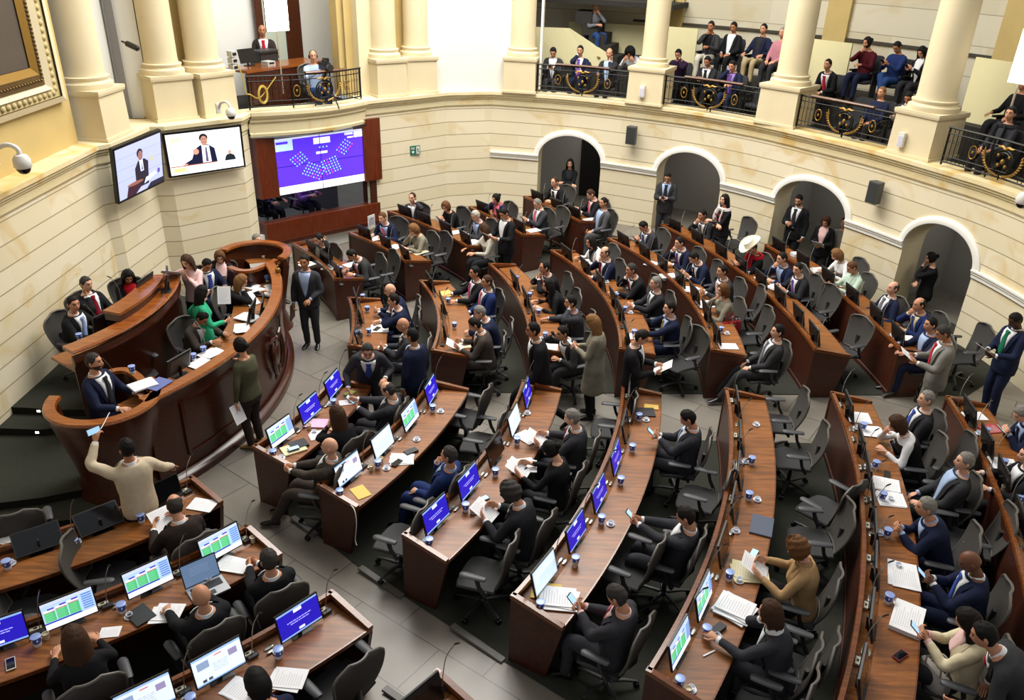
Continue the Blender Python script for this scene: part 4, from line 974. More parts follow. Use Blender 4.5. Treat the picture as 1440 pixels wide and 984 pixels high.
# ------------------------------------------------------------------ every seat of every desk: monitor, microphone, cups, plates
# monitor centre pixels (x, y, picture) from the photograph, listed along each desk
MON = {
 'D1': [(391, 606, 'table'), (434, 574, 'blue'), (465, 540, 'blue')],
 'D2': [(493, 661, 'web'), (540, 622, 'doc'), (574, 584, 'table'), (598, 547, 'blue')],
 'D3': [(616, 725, 'blue'), (667, 680, 'blue'), (705, 634, 'off'), (730, 592, 'doc'), (744, 553, 'blue')],
 'D4': [(771, 808, 'doc'), (819, 750, 'blue'), (852, 696, 'blue'), (876, 645, 'blue'), (886, 601, 'off'), (892, 560, 'off')],
 'D5': [(963, 908, 'table'), (1002, 843, 'table'), (1029, 770, 'off'), (1042, 710, 'off'), (1047, 664, 'off'), (1045, 617, 'off'), (1040, 566, 'off')],
 'D6': [(1219, 950, 'off'), (1235, 868, 'off'), (1240, 798, 'off'), (1240, 750, 'off'), (1235, 712, 'off'), (1227, 664, 'off'), (1212, 622, 'off'), (1194, 572, 'off')],
 'D7': [(1352, 578, 'off'), (1384, 620, 'off'), (1410, 667, 'off'), (1438, 728, 'off')],
 'R1': [(504, 416, 'off'), (507, 438, 'off'), (507, 470, 'off')],
 'R2': [(606, 393, 'off'), (622, 426, 'off'), (627, 461, 'off')],
 'R3': [(725, 394, 'off'), (739, 418, 'off'), (745, 442, 'off'), (755, 475, 'off')],
 'R4': [(795, 356, 'off'), (819, 375, 'off'), (840, 395, 'off'), (856, 419, 'off'), (865, 438, 'off'), (876, 471, 'off')],
 'R5': [(880, 337, 'off'), (904, 354, 'off'), (930, 371, 'off'), (951, 391, 'off'), (972, 413, 'off'), (991, 437, 'off'), (1005, 467, 'off')],
 'R6': [(957, 316, 'off'), (985, 333, 'off'), (1012, 353, 'off'), (1039, 372, 'off'), (1063, 393, 'off'), (1089, 416, 'off'), (1112, 442, 'off'), (1132, 468, 'off')],
 'R7': [(1103, 345, 'off'), (1142, 365, 'off'), (1167, 389, 'off'), (1205, 414, 'off'), (1232, 442, 'off'), (1262, 470, 'off')],
 'U1': [(425, 353, 'off'), (450, 365, 'off'), (471, 382, 'off')], 'U2': [(515, 327, 'off'), (542, 341, 'off'), (568, 357, 'off')],
 'U3': [(570, 298, 'off'), (597, 308, 'off'), (626, 321, 'off'), (651, 336, 'off')], 'U4': [(680, 292, 'off'), (708, 305, 'off'), (737, 317, 'off')], 'U5': [(756, 277, 'off'), (784, 288, 'off'), (811, 299, 'off')],
 'B1': [(234, 700, 'off'), (154, 748, 'flat'), (60, 782, 'flat')], 'B2': [(314, 768, 'table'), (214, 820, 'table'), (99, 861, 'table'), (-2, 905, 'blue')], 'B3': [(428, 876, 'blue'), (313, 940, 'web'), (205, 985, 'web')], 'B4': [(590, 985, 'off')],
}
DPH = {'D': 'near-block desk', 'R': 'middle-block desk', 'U': 'far-block desk', 'B': 'corner-block desk'}
PICN = {'blue': 'black monitor showing a blue slide', 'table': 'black monitor showing green vote tables', 'doc': 'black monitor showing a pale document', 'web': 'monitor showing a white web page', 'off': 'dark black desk monitor', 'flat': 'dark monitor folded flat'}
ENDN = {'D': 'the cross aisle', 'R': 'the cross aisle', 'U': 'the aisle', 'B': 'the aisle'}
def seatname(dn, i, n):                      # i counted from the end at the (cross) aisle
    return f"{ORD[i + 1]} seat from {ENDN[dn[0]]}, {ORD[DK[dn].k]} {DPH[dn[0]]}"
SEATS = {}
rng = random.Random(5)
for dn, L in MON.items():
    D = DK[dn]; A = []
    for x, y, pic in L:
        # find the arc position whose monitor centre (d=.13, 0.2 above the tray) projects onto the pixel column
        a = ang_from_px(D, x, y, .93); A.append((a, pic))
    # order from the cross aisle / aisle end
    rev = dn[0] in ('D', 'B'); A.sort(key=lambda q: -q[0] if rev else q[0])
    SEATS[dn] = [q[0] for q in A]; n = len(A)
    for i, (a, pic) in enumerate(A):
        a = min(max(a, D.a0 + .22 / D.r(a)), D.a1 - .22 / D.r(a)) if dn not in EXT else min(a, D.a1 - .2 / D.r(a))
        A[i] = (a, pic); SEATS[dn][i] = a; hd = a + PI; sn = seatname(dn, i, n); rz = hd - PI / 2
        place(PR, lambda pic=pic: make_monitor(pic), 'mon_' + pic, deskpt(D, a, .17, .765 - .02), rz, f"{PICN[pic]}, {sn}", 'monitor', 'desk monitors')
        da = lambda m: m / D.r(a)
        big = dn[0] in 'DB'
        side = -1 if dn[0] in 'DB' else 1
        # water cup and saucer beside the monitor, microphone at the rail
        if rng.random() < .86: place(PR, make_cup, 'cup', deskpt(D, a + side * da(.30), .27, .765), rng.uniform(0, 6), f"blue and white lidded water cup, {sn}", 'cup', 'water cups')
        if rng.random() < (.8 if big else .35): place(PR, make_dish, 'dish', deskpt(D, a + side * da(.27), .37 if rng.random() < .6 else .20, .765), rng.uniform(0, 6), f"white cup and saucer, {sn}", 'cup', 'white cups and saucers')
        mk = place(PR, make_mic, 'mic', deskpt(D, a - side * da(.30), .10, .775), rz, f"slim gooseneck microphone, {sn}", 'microphone', 'gooseneck microphones')
        if big:                                   # fittings let into the tray: parts of the desk
            off = np.array(D.root.location); e = np.array([math.cos(a), math.sin(a)]); t = np.array([-e[1], e[0]])
            mb = MB()
            for q in (-.025, .025):
                c = deskpt(D, a + side * da(.31), .13 + q, .768) - off
                mb.rings([[c + np.array([*(t * .05 * k * math.cos(w) + e * .018 * k * math.sin(w)), z]) for w in np.linspace(0, 2 * PI, 15)[:-1]] for k, z in ((1, -.01), (1, .004), (.8, .006), (.7, .001))])
            mb.build('socket_plate', M_METAL, D.root)
            mb = MB(); c = deskpt(D, a - side * da(.27), .075, .795) - off; M3 = np.array([[e[0], -t[0], 0], [e[1], -t[1], 0], [0, 0, 1]])
            mb.box(c, (.04, .10, .022), M=M3); mb.box(c + np.array([0, 0, .0115]), (.02, .03, .003), M=M3, mi=1); mb.build('voting_keypad', [mat('cream_plastic', '#cfc9b4', .5), M_BLACK], D.root, smooth=False)
# ------------------------------------------------------------------ the people in the hall
def short(label, n):
    return ' '.join(label.replace(' the photo', '').split()[:n]).rstrip(',')
def desk_of(o):
    r, a = polar(o); best = None
    for D in DK.values():
        if D.a0 - .05 < a < D.a1 + .05:
            d = r - D.r(a)
            if .5 < d < 1.5 and (best is None or d < best[1]): best = (D, d)
    return best
def seat(key, label, px, chair=None, **k):
    st = POSES[k.get('p', 'desk')].get('st')
    if not st and chair is None and k.get('floor') is None:
        for _ in range(4):
            q = person(key, label, px=px, dry=True, **k); b = desk_of(q['o'])
            if b is None: break
            t = min(max(b[1], .80), .97)
            if abs(t - b[1]) < .01: break
            k['lean'] = min(30, max(-15, q['lean'] - math.degrees((b[1] - t) / .74)))
    r = person(key, label, px=px, **k)
    if not st and chair != False:
        place_chair(r['o'][0], r['o'][1], r['hd'], 'dark office chair of the ' + short(chair or label, 9), z=r['o'][2])
    return r
OUT = 0.0
# dais
seat('speaker', 'bearded speaker in a navy suit standing in the round pulpit', (132, 509), p='lectern', floor=Z1, heading=-.15, coat='navy', tie='dark', hair='short', hc='dgrey', beard=True, head=(12, 4), skin='m')
seat('filmer', 'person in a beige jacket filming the speaker with a raised phone', (178, 630), p='stand', floor=0, heading=2.5, outfit='blazer', coat='beige', pants='dark', tie=None, hc='black', skin='t', lh=(-.16, .34, 1.66), rh=(.62, .22, .96), le=(-.8, .1, -.5), head=(8, 14), twist=-8, curl=45)
seat('olive', 'person in an olive jacket with dark bun standing against the dais front', (338, 486), p='stand', floor=0, heading=2.75, outfit='sweater', coat='olive', pants='brown', fem=True, hair='bun', hc='dark', rh=(.16, .30, 1.28), lh=(-.27, -.02, .86), s=1.0, shoes='t', skin='m')
seat('folderman', 'person in dark blazer and grey trousers standing with a brown folder', (428, 368), p='stand', floor=0, heading=-1.62, outfit='blazer', coat='char', shirt='lblue', tie=None, pants='dgrey', hc='black', skin='t', lh=(-.10, .20, 1.02), rh=(.27, .04, .82))
A_ = dict(floor=Z2)
seat('pres_a', 'person in dark suit and pale blue tie at the upper dais counter', (103, 427), chair='person with pale blue tie on the upper dais', p='desk', heading=-.1, coat='black', tie='tlblue', hc='dark', head=(-25, 0), skin='m', floor=Z2)
seat('pres_b', 'grey-haired person in burgundy tie resting chin on hand, upper dais', (121, 399), chair='person with burgundy tie on the upper dais', p='chinr', heading=-.5, coat='black', tie='dred', hc='dgrey', floor=Z2, skin='l', lean=-6, head=(8, -6), fat=.03)
seat('pres_c', 'black-haired person in red top at the far end of the upper dais', (180, 388), chair='person in red top on the upper dais', p='phone', heading=-.9, outfit='blazer', coat='black', shirt='red', tie=None, fem=True, hair='long', hc='black', floor=Z2, skin='m')
seat('pinkshirt', 'long-haired person in pale pink shirt standing with papers on the dais', (263, 367), p='stand', floor=Z1, heading=-1.75, outfit='shirt', coat='pink', pants='black', fem=True, hair='long', hc='brown', rh=(.40, .14, 1.32), lh=(-.03, .16, 1.36), le=(-.6, .4, -.7), re=(.7, -.2, -.3), head=(0, -24), s=.98, skin='m', curl=55)
seat('behind_pink', 'dark-haired person in navy suit seated behind the pink-shirted person', (291, 372), chair='navy-suited person behind the pink shirt', p='read', heading=-.7, floor=Z1, coat='navy', tie='tblue', hc='black', skin='t')
seat('pinktop', 'short-haired person in black blazer over pink top on the lower dais', (309, 361), chair='person in pink top on the lower dais', p='lap', heading=-1.2, floor=Z1, outfit='blazer', coat='black', shirt='pink', tie=None, fem=True, hair='bob', hc='lbrown', head=(0, -25), skin='l')
seat('greenjacket', 'person in a bright green blazer with long black hair, back turned', (284, 411), chair=False, p='standread', floor=Z1, heading=.55, outfit='blazer', coat='green', shirt=None, tie=None, fem=True, hair='long', hc='black', pants='black', s=.94, rh=(.16, .3, 1.12), lh=(-.34, .02, 1.0), skin='m', head=(0, -10))
seat('blondreader', 'blonde person in black blazer reading with a hand at the mouth', (339, 395), chair='blonde reader in black on the lower dais', p='reach', heading=.1, floor=Z1, outfit='blazer', coat='black', shirt='offw', tie=None, fem=True, hair='long', hc='dblond', head=(0, -24), lh=(-.2, .42, .92), skin='l')
seat('clerk', 'person in brown-grey suit and cream tie writing at the lower dais', (285, 447), chair='person writing in cream tie on the lower dais', p='write', heading=-.45, floor=Z1, coat='gbrown', tie='cream', hc='black', skin='t', lh=(-.18, .44, .9), rh=(.1, .46, .88), head=(0, -30), fat=.03)
seat('peeker', 'grey-haired person half hidden behind the far pulpit', (361, 337), chair='grey-haired person behind the far pulpit', p='lap', heading=-.6, floor=0, coat='dgrey', hc='grey', skin='l')
# far block
seat('u1a', 'person in black jacket touching the back of the head, first far-block desk', (449, 336), p='earl', coat='black', shirt='lgrey', tie=None, hc='black', skin='l', lh=(-.13, -.02, 1.22), head=(0, -15))
seat('u1b', 'person in grey suit and pink tie writing, first far-block desk', (495, 358), p='write', coat='dgrey', tie='tpink', hc='black', skin='m')
seat('u2a', 'fair-haired person in navy suit with pink tie, second far-block desk', (538, 306), p='desk', coat='navy', shirt='lblue', tie='tpink', hc='lbrown', skin='l', yaw=15)
seat('u2b', 'blonde person in grey top turning papers, second far-block desk', (582, 322), p='chinr', outfit='sweater', coat='tweed', fem=True, hair='bob', hc='dblond', head=(0, -28), skin='l', lh=(-.12, .4, .84))
seat('u3a', 'heavy person in open grey jacket and white shirt, temple on hand', (580, 278), p='earl', coat='char', shirt='white', tie=None, hc='brown', hair='reced', skin='l', rh=(.3, .25, .75), fat=.05, yaw=18)
seat('u3b', 'auburn-haired person in black at the third far-block desk', (627, 290), p='phone', outfit='sweater', coat='black', fem=True, hair='bob', hc='red', skin='l', head=(20, -20))
seat('u3c', 'white-haired person in glasses and dark jacket, third far-block desk', (669, 303), p='clasp', coat='dgrey', shirt='lblue', tie=None, hc='white', skin='l', glasses=True, head=(0, -18))
seat('u3d', 'brown-haired person in beige top beside the standing paper holder', (681, 322), p='desk', outfit='shirt', coat='offw', fem=True, hair='long', hc='brown', skin='m', head=(-40, -15))
seat('paperstander', 'person in dark suit standing with papers at the far block', (709, 300), p='standread', coat='black', hc='black', skin='m', yaw=12, tie=None, s=1.0)
seat('u4a', 'dark-haired person in navy hiding face behind a hand, far block', (698, 279), p='facer', outfit='blazer', coat='navy', shirt='tpink', tie=None, fem=True, hair='bun', hc='black', skin='l')
seat('u4b', 'balding person in dark suit and pink tie holding a phone, far block', (756, 286), p='phone', coat='char', tie='tpink', hc='grey', hair='reced', skin='l', lean=0)
seat('u5a', 'person with glasses and dark tie at the outermost far-block desk', (780, 256), p='desk', coat='black', tie='dark', hc='brown', hair='reced', skin='l', glasses=True, lean=0)
seat('u5b', 'person in dark suit and mauve tie looking down, outermost far-block desk', (831, 273), p='read', coat='black', shirt='pink', tie='tpink', hc='brown', skin='l', yaw=-20)
seat('u5c', 'person in grey suit and blue shirt at the outer far-block desk end', (849, 285), p='lap', coat='grey', shirt='lblue', tie=None, hc='black', skin='m', yaw=-5)
# arches: people standing inside or at the openings
def niche(key, label, px, off, **k):
    c = Curve([q - n * off for q, n in zip(W_R.p, W_R.n)]); c.n = W_R.n; q = c.P(*px); sc = k.get('s', 1.); person(key, label, pos=(q[0], q[1], q[2] - 1.63 * sc), **k)
niche('arch1', 'long-haired person in black standing inside the first arch', (802, 230), 0.45, p='standfold', heading=-1.8, outfit='blazer', coat='black', shirt='dark', tie=None, fem=True, hair='long', hc='dark', skin='l')
seat('arch2', 'person in grey suit looking at a phone beside the second arch', (939, 249), p='standphone', heading=-1.9, coat='dgrey', shirt='lblue', tie='dark', hc='black', skin='m')
niche('arch3a', 'tall person in black suit standing inside the third arch', (1125, 281), 0.25, p='standphone', heading=-2.3, coat='black', tie='dark', hc='black', skin='m', s=1.04, head=(0, -18), beard=True, lh=(-.24, .03, .8))
niche('arch3b', 'person in dark blazer and pink top inside the third arch', (1163, 309), 0.55, p='standread', heading=-2.2, outfit='blazer', coat='black', shirt='pink', tie=None, fem=True, hair='bob', hc='brown', skin='m', lh=(-.05, .2, 1.1), rh=(.05, .2, 1.12))
niche('arch3c', 'person in striped shirt mostly hidden by the third arch edge', (1188, 314), 0.85, p='stand', heading=-2.3, outfit='shirt', coat='lgrey', hc='dark', skin='m')
niche('arch4', 'person in black covering the mouth inside the fourth arch', (1313, 363), 0.55, p='standface', heading=2.9, outfit='sweater', coat='black', fem=True, hair='bun', hc='black', skin='l', pants='black')
# middle block
seat('r1a', 'bald person leaning on clasped hands, innermost middle-block desk', (549, 408), p='clasp', coat='navy', shirt='white', tie=None, hair='bald', skin='l', lean=20, head=(0, -5))
seat('r1b', 'person in navy suit with chin on fist, innermost middle-block desk', (554, 422), p='chinl', coat='navy', tie='dred', hc='dark', skin='l')
seat('r1c', 'bald person in dark suit with yellow tie, hands joined on the desk', (567, 457), p='clasp', coat='char', tie='tgold', hair='bald', skin='m')
seat('r1d', 'dark-haired person in navy suit standing at the innermost desk end', (580, 472), p='stand', coat='navy', tie='lblue', hc='black', skin='t', heading=2.6, s=.97)
seat('leaner', 'grey-haired person with glasses bending over the first near-block desk', (517, 493), p='bend', heading=-1.35, coat='char', tie='tblue', hc='dgrey', skin='m', glasses=True, floor=0, rh=(.30, .42, .93), lh=(-.22, .42, 1.05), lean=40)
seat('r2a', 'person in dark suit and hot pink tie beside a yellow envelope', (668, 383), p='desk', coat='black', tie='hotpink', hc='black', skin='m', lean=-2, yaw=4)
seat('r2b', 'person in blue suit and pink-red tie, second middle-block desk', (685, 396), p='lap', coat='blue', tie='tpink', hc='brown', skin='m', yaw=8)
seat('r2c', 'grey-haired person in blue suit with bowed head, second middle-block desk', (675, 439), p='facel', coat='navy', tie=None, hc='grey', skin='l', lean=22)
seat('r2d', 'person with glasses in brown-grey suit and red tie reading a sheet', (668, 456), p='read', coat='gbrown', tie='tiered', hc='dark', skin='m', glasses=True)
seat('r3a', 'person in dark suit and red tie with hands clasped at chin', (766, 376), p='both', coat='black', tie='tiered', hc='black', hair='reced', skin='m')
seat('r3b', 'long black-haired person in black at the third middle-block desk', (771, 401), p='desk', outfit='sweater', coat='black', fem=True, hair='long', hc='black', skin='l')
seat('r3c', 'person in charcoal suit and pale blue shirt on the phone', (803, 425), p='earl', coat='char', shirt='lblue', tie=None, hc='black', skin='m', rh=(.3, .42, .80))
seat('r3d', 'person in grey suit holding a phone to the ear at the aisle', (791, 468), p='earr', coat='dgrey', shirt='white', tie=None, hc='dark', skin='m', yaw=25)
seat('walker', 'person in dark suit striding across the cross aisle with head turned away', (750, 464), p='walk', coat='black', tie=None, hc='black', skin='t', heading=3.25, walk=.42, lean=12)
seat('tweedlady', 'long-haired blonde person in patterned coat standing with a phone', (834, 453), p='standphone', outfit='coatdress', coat='tweed', fem=True, hair='long', hc='dblond', pants='black', skin='l', heading=2.9)
seat('r4a', 'dark-haired person in white jacket over black, fourth middle-block desk', (831, 340), p='desk', outfit='blazer', coat='white', shirt='black', tie=None, fem=True, hair='long', hc='dark', skin='m')
seat('r4b', 'bald person in navy suit and burgundy tie with chin on hand', (851, 355), p='chinr', coat='navy', tie='dred', hair='fringe', hc='dgrey', skin='l')
seat('r4c', 'grey-haired person in black suit with fist at mouth, fourth middle-block desk', (888, 379), p='reach', coat='black', tie='dred', hc='dgrey', skin='m')
seat('r4d', 'grey-haired person in dark suit with hands joined, fourth middle-block desk', (922, 398), p='clasp', coat='dark', tie='tgrey', hc='grey', skin='l', lean=4)
seat('r4e', 'person in navy suit and gold tie resting face on fist', (942, 433), p='reach', coat='navy', shirt='lblue', tie='tgold', hc='dark', skin='l', lean=6)
seat('r4f', 'person with glasses in black suit standing at the cross aisle', (902, 474), p='standread', coat='black', tie=None, hc='dark', skin='m', glasses=True, heading=-.2)
seat('r5a', 'person in charcoal suit and blue tie at the fifth middle-block desk head', (905, 318), p='phone', coat='char', tie='tblue', hc='black', skin='m', glasses=True)
seat('r5b', 'person in navy suit and purple tie with chin on hand', (956, 341), p='chinr', coat='navy', tie='tpurp', hc='black', skin='l', lean=-6)
seat('r5c', 'person in slate suit reading, fifth middle-block desk', (976, 362), p='read', coat='navy', tie='dark', hc='black', skin='m')
seat('r5d', 'person in dark suit and pale pink tie, fifth middle-block desk', (1016, 381), p='clasp', coat='char', tie='pink', hc='dark', skin='m', lean=-2)
seat('r5e', 'red-haired person in patterned grey top with cheek on hand', (1017, 408), p='chinr', outfit='sweater', coat='tweed', fem=True, hair='bob', hc='red', skin='l')
seat('r5f', 'person in grey suit lounging with outstretched legs at the cross aisle', (1094, 466), p='lap', coat='dgrey', tie='tgrey', hc='black', skin='l', lean=-10, foot=.28, cross=False)
seat('r6a', 'person in dark suit with hand on chin, far end of the sixth middle-block desk', (988, 302), p='chinr', coat='dark', tie='tgrey', hc='black', skin='m')
seat('scarf', 'person in black with striped scarf standing against the right wall', (1019, 281), p='standfold', outfit='sweater', coat='black', fem=True, hair='long', hc='black', skin='l', heading=-2.6)
seat('hat', 'person in white cowboy hat and red scarf', (1058, 348), p='phone', outfit='blazer', coat='black', shirt='dred', tie='red', hc='black', skin='m')
seat('r6c', 'person with glasses in light blue shirt resting chin on hand', (1100, 363), p='chinr', outfit='blazer', coat='navy', shirt='lblue', tie=None, hc='dark', skin='l', glasses=True)
seat('r6d', 'person in dark suit and violet tie turning to the camera', (1122, 378), p='read', coat='dark', tie='tpurp', hc='dark', skin='l', head=(25, -4))
seat('r7a', 'blonde person in white top at the outermost middle-block desk', (1177, 358), p='desk', outfit='shirt', coat='white', fem=True, hair='bob', hc='dblond', skin='l', head=(-20, -25))
seat('r7b', 'short-haired person in mint blazer at the outermost middle-block desk', (1198, 376), p='read', outfit='blazer', coat='mint', shirt='mint', tie=None, fem=True, hair='short', hc='lbrown', skin='m')
seat('r7c', 'bald person in dark suit with striped tie at the outermost middle-block desk', (1256, 405), p='arms', coat='navy', tie='tgrey', hair='fringe', hc='dgrey', skin='l', fat=.04)
seat('r7d', 'balding person in blue suit and blue tie with hand at chin', (1293, 428), p='chinr', coat='blue', shirt='cream', tie='tblue', hair='fringe', hc='dark', skin='m')
seat('r7e', 'dark-haired person in navy hidden behind the grey-suited standing person', (1309, 456), p='desk', coat='navy', shirt='lblue', tie=None, hc='black', skin='m')
seat('greysuit', 'person in light grey suit and red tie standing with papers', (1327, 468), p='standread', coat='lgrey', tie='tiered', hc='dgrey', skin='t', heading=2.9)
seat('wallman', 'person in navy suit and green tie leaning on the wall with folder', (1428, 450), p='standread', coat='navy', tie='tgreen', hc='black', skin='k', heading=3.3, rh=(.06, .3, 1.12), lh=(-.12, .3, 1.1))
# near block
seat('d1a', 'bald person in brown-grey suit with joined hands, first near-block desk', (464, 628), p='clasp', coat='gbrown', shirt='white', tie=None, hair='bald', skin='l', lean=-2, foot=.25, yaw=18)
seat('d1b', 'person in black with long brown hair seen from behind, first near-block desk', (474, 582), p='chinl', outfit='sweater', coat='black', fem=True, hair='long', hc='brown', skin='l', yaw=-14)
seat('d1c', 'balding person in dark jacket holding up a phone, first near-block desk', (546, 548), p='phone', coat='char', tie=None, hair='fringe', hc='dgrey', skin='l', yaw=4, rh=(.02, .36, .98))
seat('d2a', 'person in blue suit sitting turned with chin on hand, second near-block desk', (632, 640), p='chinback', coat='blue', shirt='lblue', tie=None, hc='dgrey', skin='m', lean=2, foot=.1)
seat('d3a', 'grey-haired person in red tie reading papers, third near-block desk', (805, 587), p='read', coat='char', tie='tiered', hc='grey', skin='l', head=(0, -12))
seat('d3b', 'person in black leather jacket with dark hair tied up', (775, 632), p='read', outfit='sweater', coat='black', fem=True, hair='bun', hc='black', skin='l')
seat('d3c', 'curly grey-haired person in dark suit with phone, third near-block desk', (719, 692), p='read', coat='dark', shirt='white', tie=None, hair='curly', hc='dgrey', skin='m', lean=18)
seat('d4a', 'person in dark suit and white shirt with phone near the cross aisle', (968, 588), p='phone', coat='char', tie='tlblue', hc='black', skin='m', lean=-4)
seat('d4b', 'person in dark suit holding up a bright phone, fourth near-block desk', (965, 726), p='phone', coat='char', tie=None, hc='dark', skin='m', lean=-2, rh=(.02, .40, .98), lh=(-.06, .38, .98))
seat('d4c', 'greying person in pink shirt and tie at the fourth desk nearest corner', (868, 838), p='phone', coat='char', shirt='pink', tie='tpink', hc='dgrey', skin='m', lean=-2)
seat('d5a', 'person in camel jacket with curly auburn hair, fifth near-block desk', (1122, 771), p='read', outfit='blazer', coat='camel', shirt='camel', tie=None, fem=True, hair='curly', hc='red', skin='l')
seat('d5b', 'brown-haired person in grey-blue blazer leafing through papers, fifth near-block desk', (1083, 861), p='reach', outfit='blazer', coat='char', shirt='white', tie=None, fem=True, hair='bob', hc='brown', skin='m', lean=18)
seat('d6a', 'grey-haired person in dark suit and blue tie, sixth near-block desk', (1303, 561), p='lap', coat='dark', tie='tblue', hc='grey', skin='l')
seat('d6b', 'dark-bobbed person in black waistcoat over white shirt', (1262, 596), p='chinr', outfit='shirt', coat='white', vest='black', fem=True, hair='bob', hc='brown', skin='l', head=(0, -22))
seat('d6c', 'grey-haired person in grey jacket leaning back, sixth near-block desk', (1357, 649), p='lap', coat='dgrey', shirt='lblue', tie=None, hc='grey', skin='l', lean=-8)
seat('d6d', 'grey-haired person in navy jacket leaning over the sixth near-block desk', (1303, 713), p='clasp', coat='navy', shirt='lblue', tie=None, hc='grey', skin='m', lean=22)
seat('d6e', 'bald person in navy suit and blue tie reading a phone', (1365, 790), p='phone', coat='navy', tie='tblue', hair='bald', skin='d', fat=.03)
seat('d6f', 'dark-haired person in cream jacket holding a phone, sixth near-block desk', (1362, 872), p='phone', outfit='blazer', coat='cream', shirt='pink', tie=None, fem=True, hair='long', hc='dark', skin='m')
seat('d6g', 'person in grey suit bending over beside the cream jacket', (1385, 893), p='bend', coat='dgrey', tie='red', hc='black', skin='m', heading=2.6, lean=52, rh=(.30, .30, .62), lh=(-.25, .5, .85), fat=.04)
seat('d7a', 'person in navy striped shirt with phone at the outermost desk', (1438, 582), p='phone', coat='navy', shirt='lblue', tie='navy', hc='grey', skin='l')
seat('d7b', 'person in black striped jacket at the right photo edge', (1446, 640), p='desk', coat='black', tie=None, hc='dark', skin='l')
# corner block
seat('b1a', 'balding person in brown suit seen from behind, first corner-block desk', (246, 710), p='read', coat='brown', tie=None, hair='fringe', hc='dgrey', skin='m', lean=14, head=(-20, -18))
seat('b2a', 'grey-haired person in dark suit reading, second corner-block desk', (378, 787), p='clasp', coat='black', tie=None, hc='dgrey', skin='m', yaw=-10)
seat('b2b', 'bald person in black suit working at the open laptop', (283, 838), p='desk', coat='black', tie=None, hair='bald', skin='m')
seat('b2c', 'long brown-haired person in black seen from behind, second corner-block desk', (104, 897), p='desk', outfit='sweater', coat='black', fem=True, hair='long', hc='brown', skin='m')
seat('b3a', 'dark-haired person in navy writing at the third corner-block desk', (362, 960), p='write', outfit='sweater', coat='navy', fem=True, hair='bob', hc='black', skin='m')
# ---- empty chairs: pixel of the chair's middle (0.6 m above its floor), turn, label
def empty_chair(x, y, lab, yaw=0, fz=None, heading=None):
    p = atg(x, y, .6) if fz is None else at(x, y, fz + .6)
    hd = (math.atan2(CC[1] - p[1], CC[0] - p[0]) if heading is None else heading) + math.radians(yaw)
    place_chair(p[0], p[1], hd, 'empty dark office chair ' + lab, z=None if fz is None else fz)
empty_chair(536, 385, 'at the aisle end of the first far-block desk')
empty_chair(610, 358, 'at the aisle end of the second far-block desk')
empty_chair(776, 320, 'at the fourth far-block desk beside the phone holder')
empty_chair(935, 492, 'behind the fourth middle-block desk at the cross aisle', 10) if False else None
empty_chair(958, 500, 'at the cross aisle end, fourth middle-block desk', 25)
empty_chair(1043, 434, 'at the fifth middle-block desk behind the red bag', -10)
empty_chair(1052, 466, 'second from the aisle at the fifth middle-block desk')
empty_chair(1145, 436, 'at the sixth middle-block desk, upper of two', 12)
empty_chair(1186, 484, 'at the sixth middle-block desk next to the cross aisle', 20)
empty_chair(1035, 335, 'between the scarfed person and the white hat')
empty_chair(1352, 492, 'behind the grey-suited standing person')
empty_chair(655, 578, 'nearest the cross aisle at the second near-block desk', -8)
empty_chair(676, 612, 'second from the cross aisle at the second near-block desk')
empty_chair(562, 746, 'nearest the tiled aisle at the second near-block desk', 8)
empty_chair(858, 592, 'nearest the cross aisle at the third near-block desk')
empty_chair(680, 795, 'nearest the tiled aisle at the third near-block desk', 12)
empty_chair(985, 690, 'in the middle of the fourth near-block desk', -6)
empty_chair(885, 790, 'at the fourth near-block desk beside the pink-shirted person', -4)
empty_chair(948, 590, 'hidden behind the person with white shirt near the cross aisle') if False else None
empty_chair(1094, 585, 'nearest the cross aisle at the fifth near-block desk')
empty_chair(1118, 634, 'second from the cross aisle at the fifth near-block desk')
empty_chair(1160, 705, 'turned sideways at the fifth near-block desk', -35)
empty_chair(1145, 750, 'behind the camel jacket at the fifth near-block desk', 10)
empty_chair(1112, 930, 'below the brown-haired reader at the fifth near-block desk')
empty_chair(1080, 980, 'at the bottom edge by the fifth near-block desk')
empty_chair(1318, 650, 'between the white shirt and grey jacket, sixth near-block desk')
empty_chair(1365, 752, 'behind the navy jacket at the sixth near-block desk')
empty_chair(150, 800, 'in the middle of the first corner-block desk', heading=.25)
empty_chair(40, 850, 'at the far left of the first corner-block desk', heading=.35)
empty_chair(478, 950, 'at the aisle end of the third corner-block desk')
empty_chair(188, 515, 'in the lower dais beside the speaker', fz=Z1, heading=-.6)
empty_chair(28, 745, 'tucked in front of the first corner-block desk', fz=0, heading=2.2)
empty_chair(600, 1010, 'at the fourth corner-block desk') if False else None
# ------------------------------------------------------------------ above the cornice: galleries, columns, booth, screens
F1, F2 = 3.1, 3.8                                   # gallery floors
def slab(name, cv, o0, o1, z0, z1, m, us=None, kind='structure'):
    mb = MB(); us = us or list(np.linspace(0, cv.u[-1], max(3, int(cv.u[-1] / .4))))
    R = [[(*(cv.pt(u) + cv.nrm(u) * o), z) for o, z in ((-o0, z0), (-o1, z0), (-o1, z1), (-o0, z1))] for u in us]
    mb.rings(R); return mb.build(name, m, kind=kind, smooth=False)
M_GCARP = mat('dark_gallery_floor', '#26231f', .9)
M_GWOOD = wood('gallery_riser_wood', '#3a2314', '#543520', .5)
slab('floor_gallery', W_R, .3, 1.8, F1 - .1, F1, M_GCARP); slab('floor_gallery_back', W_R, 1.8, 3.7, F1, F2, M_GCARP)
slab('floor_gallery_front', W_M, .3, 3, F1 - .1, F1, M_GCARP); slab('floor_booth', W_S, .1, 3.5, F1, F1 + .15, M_GCARP)
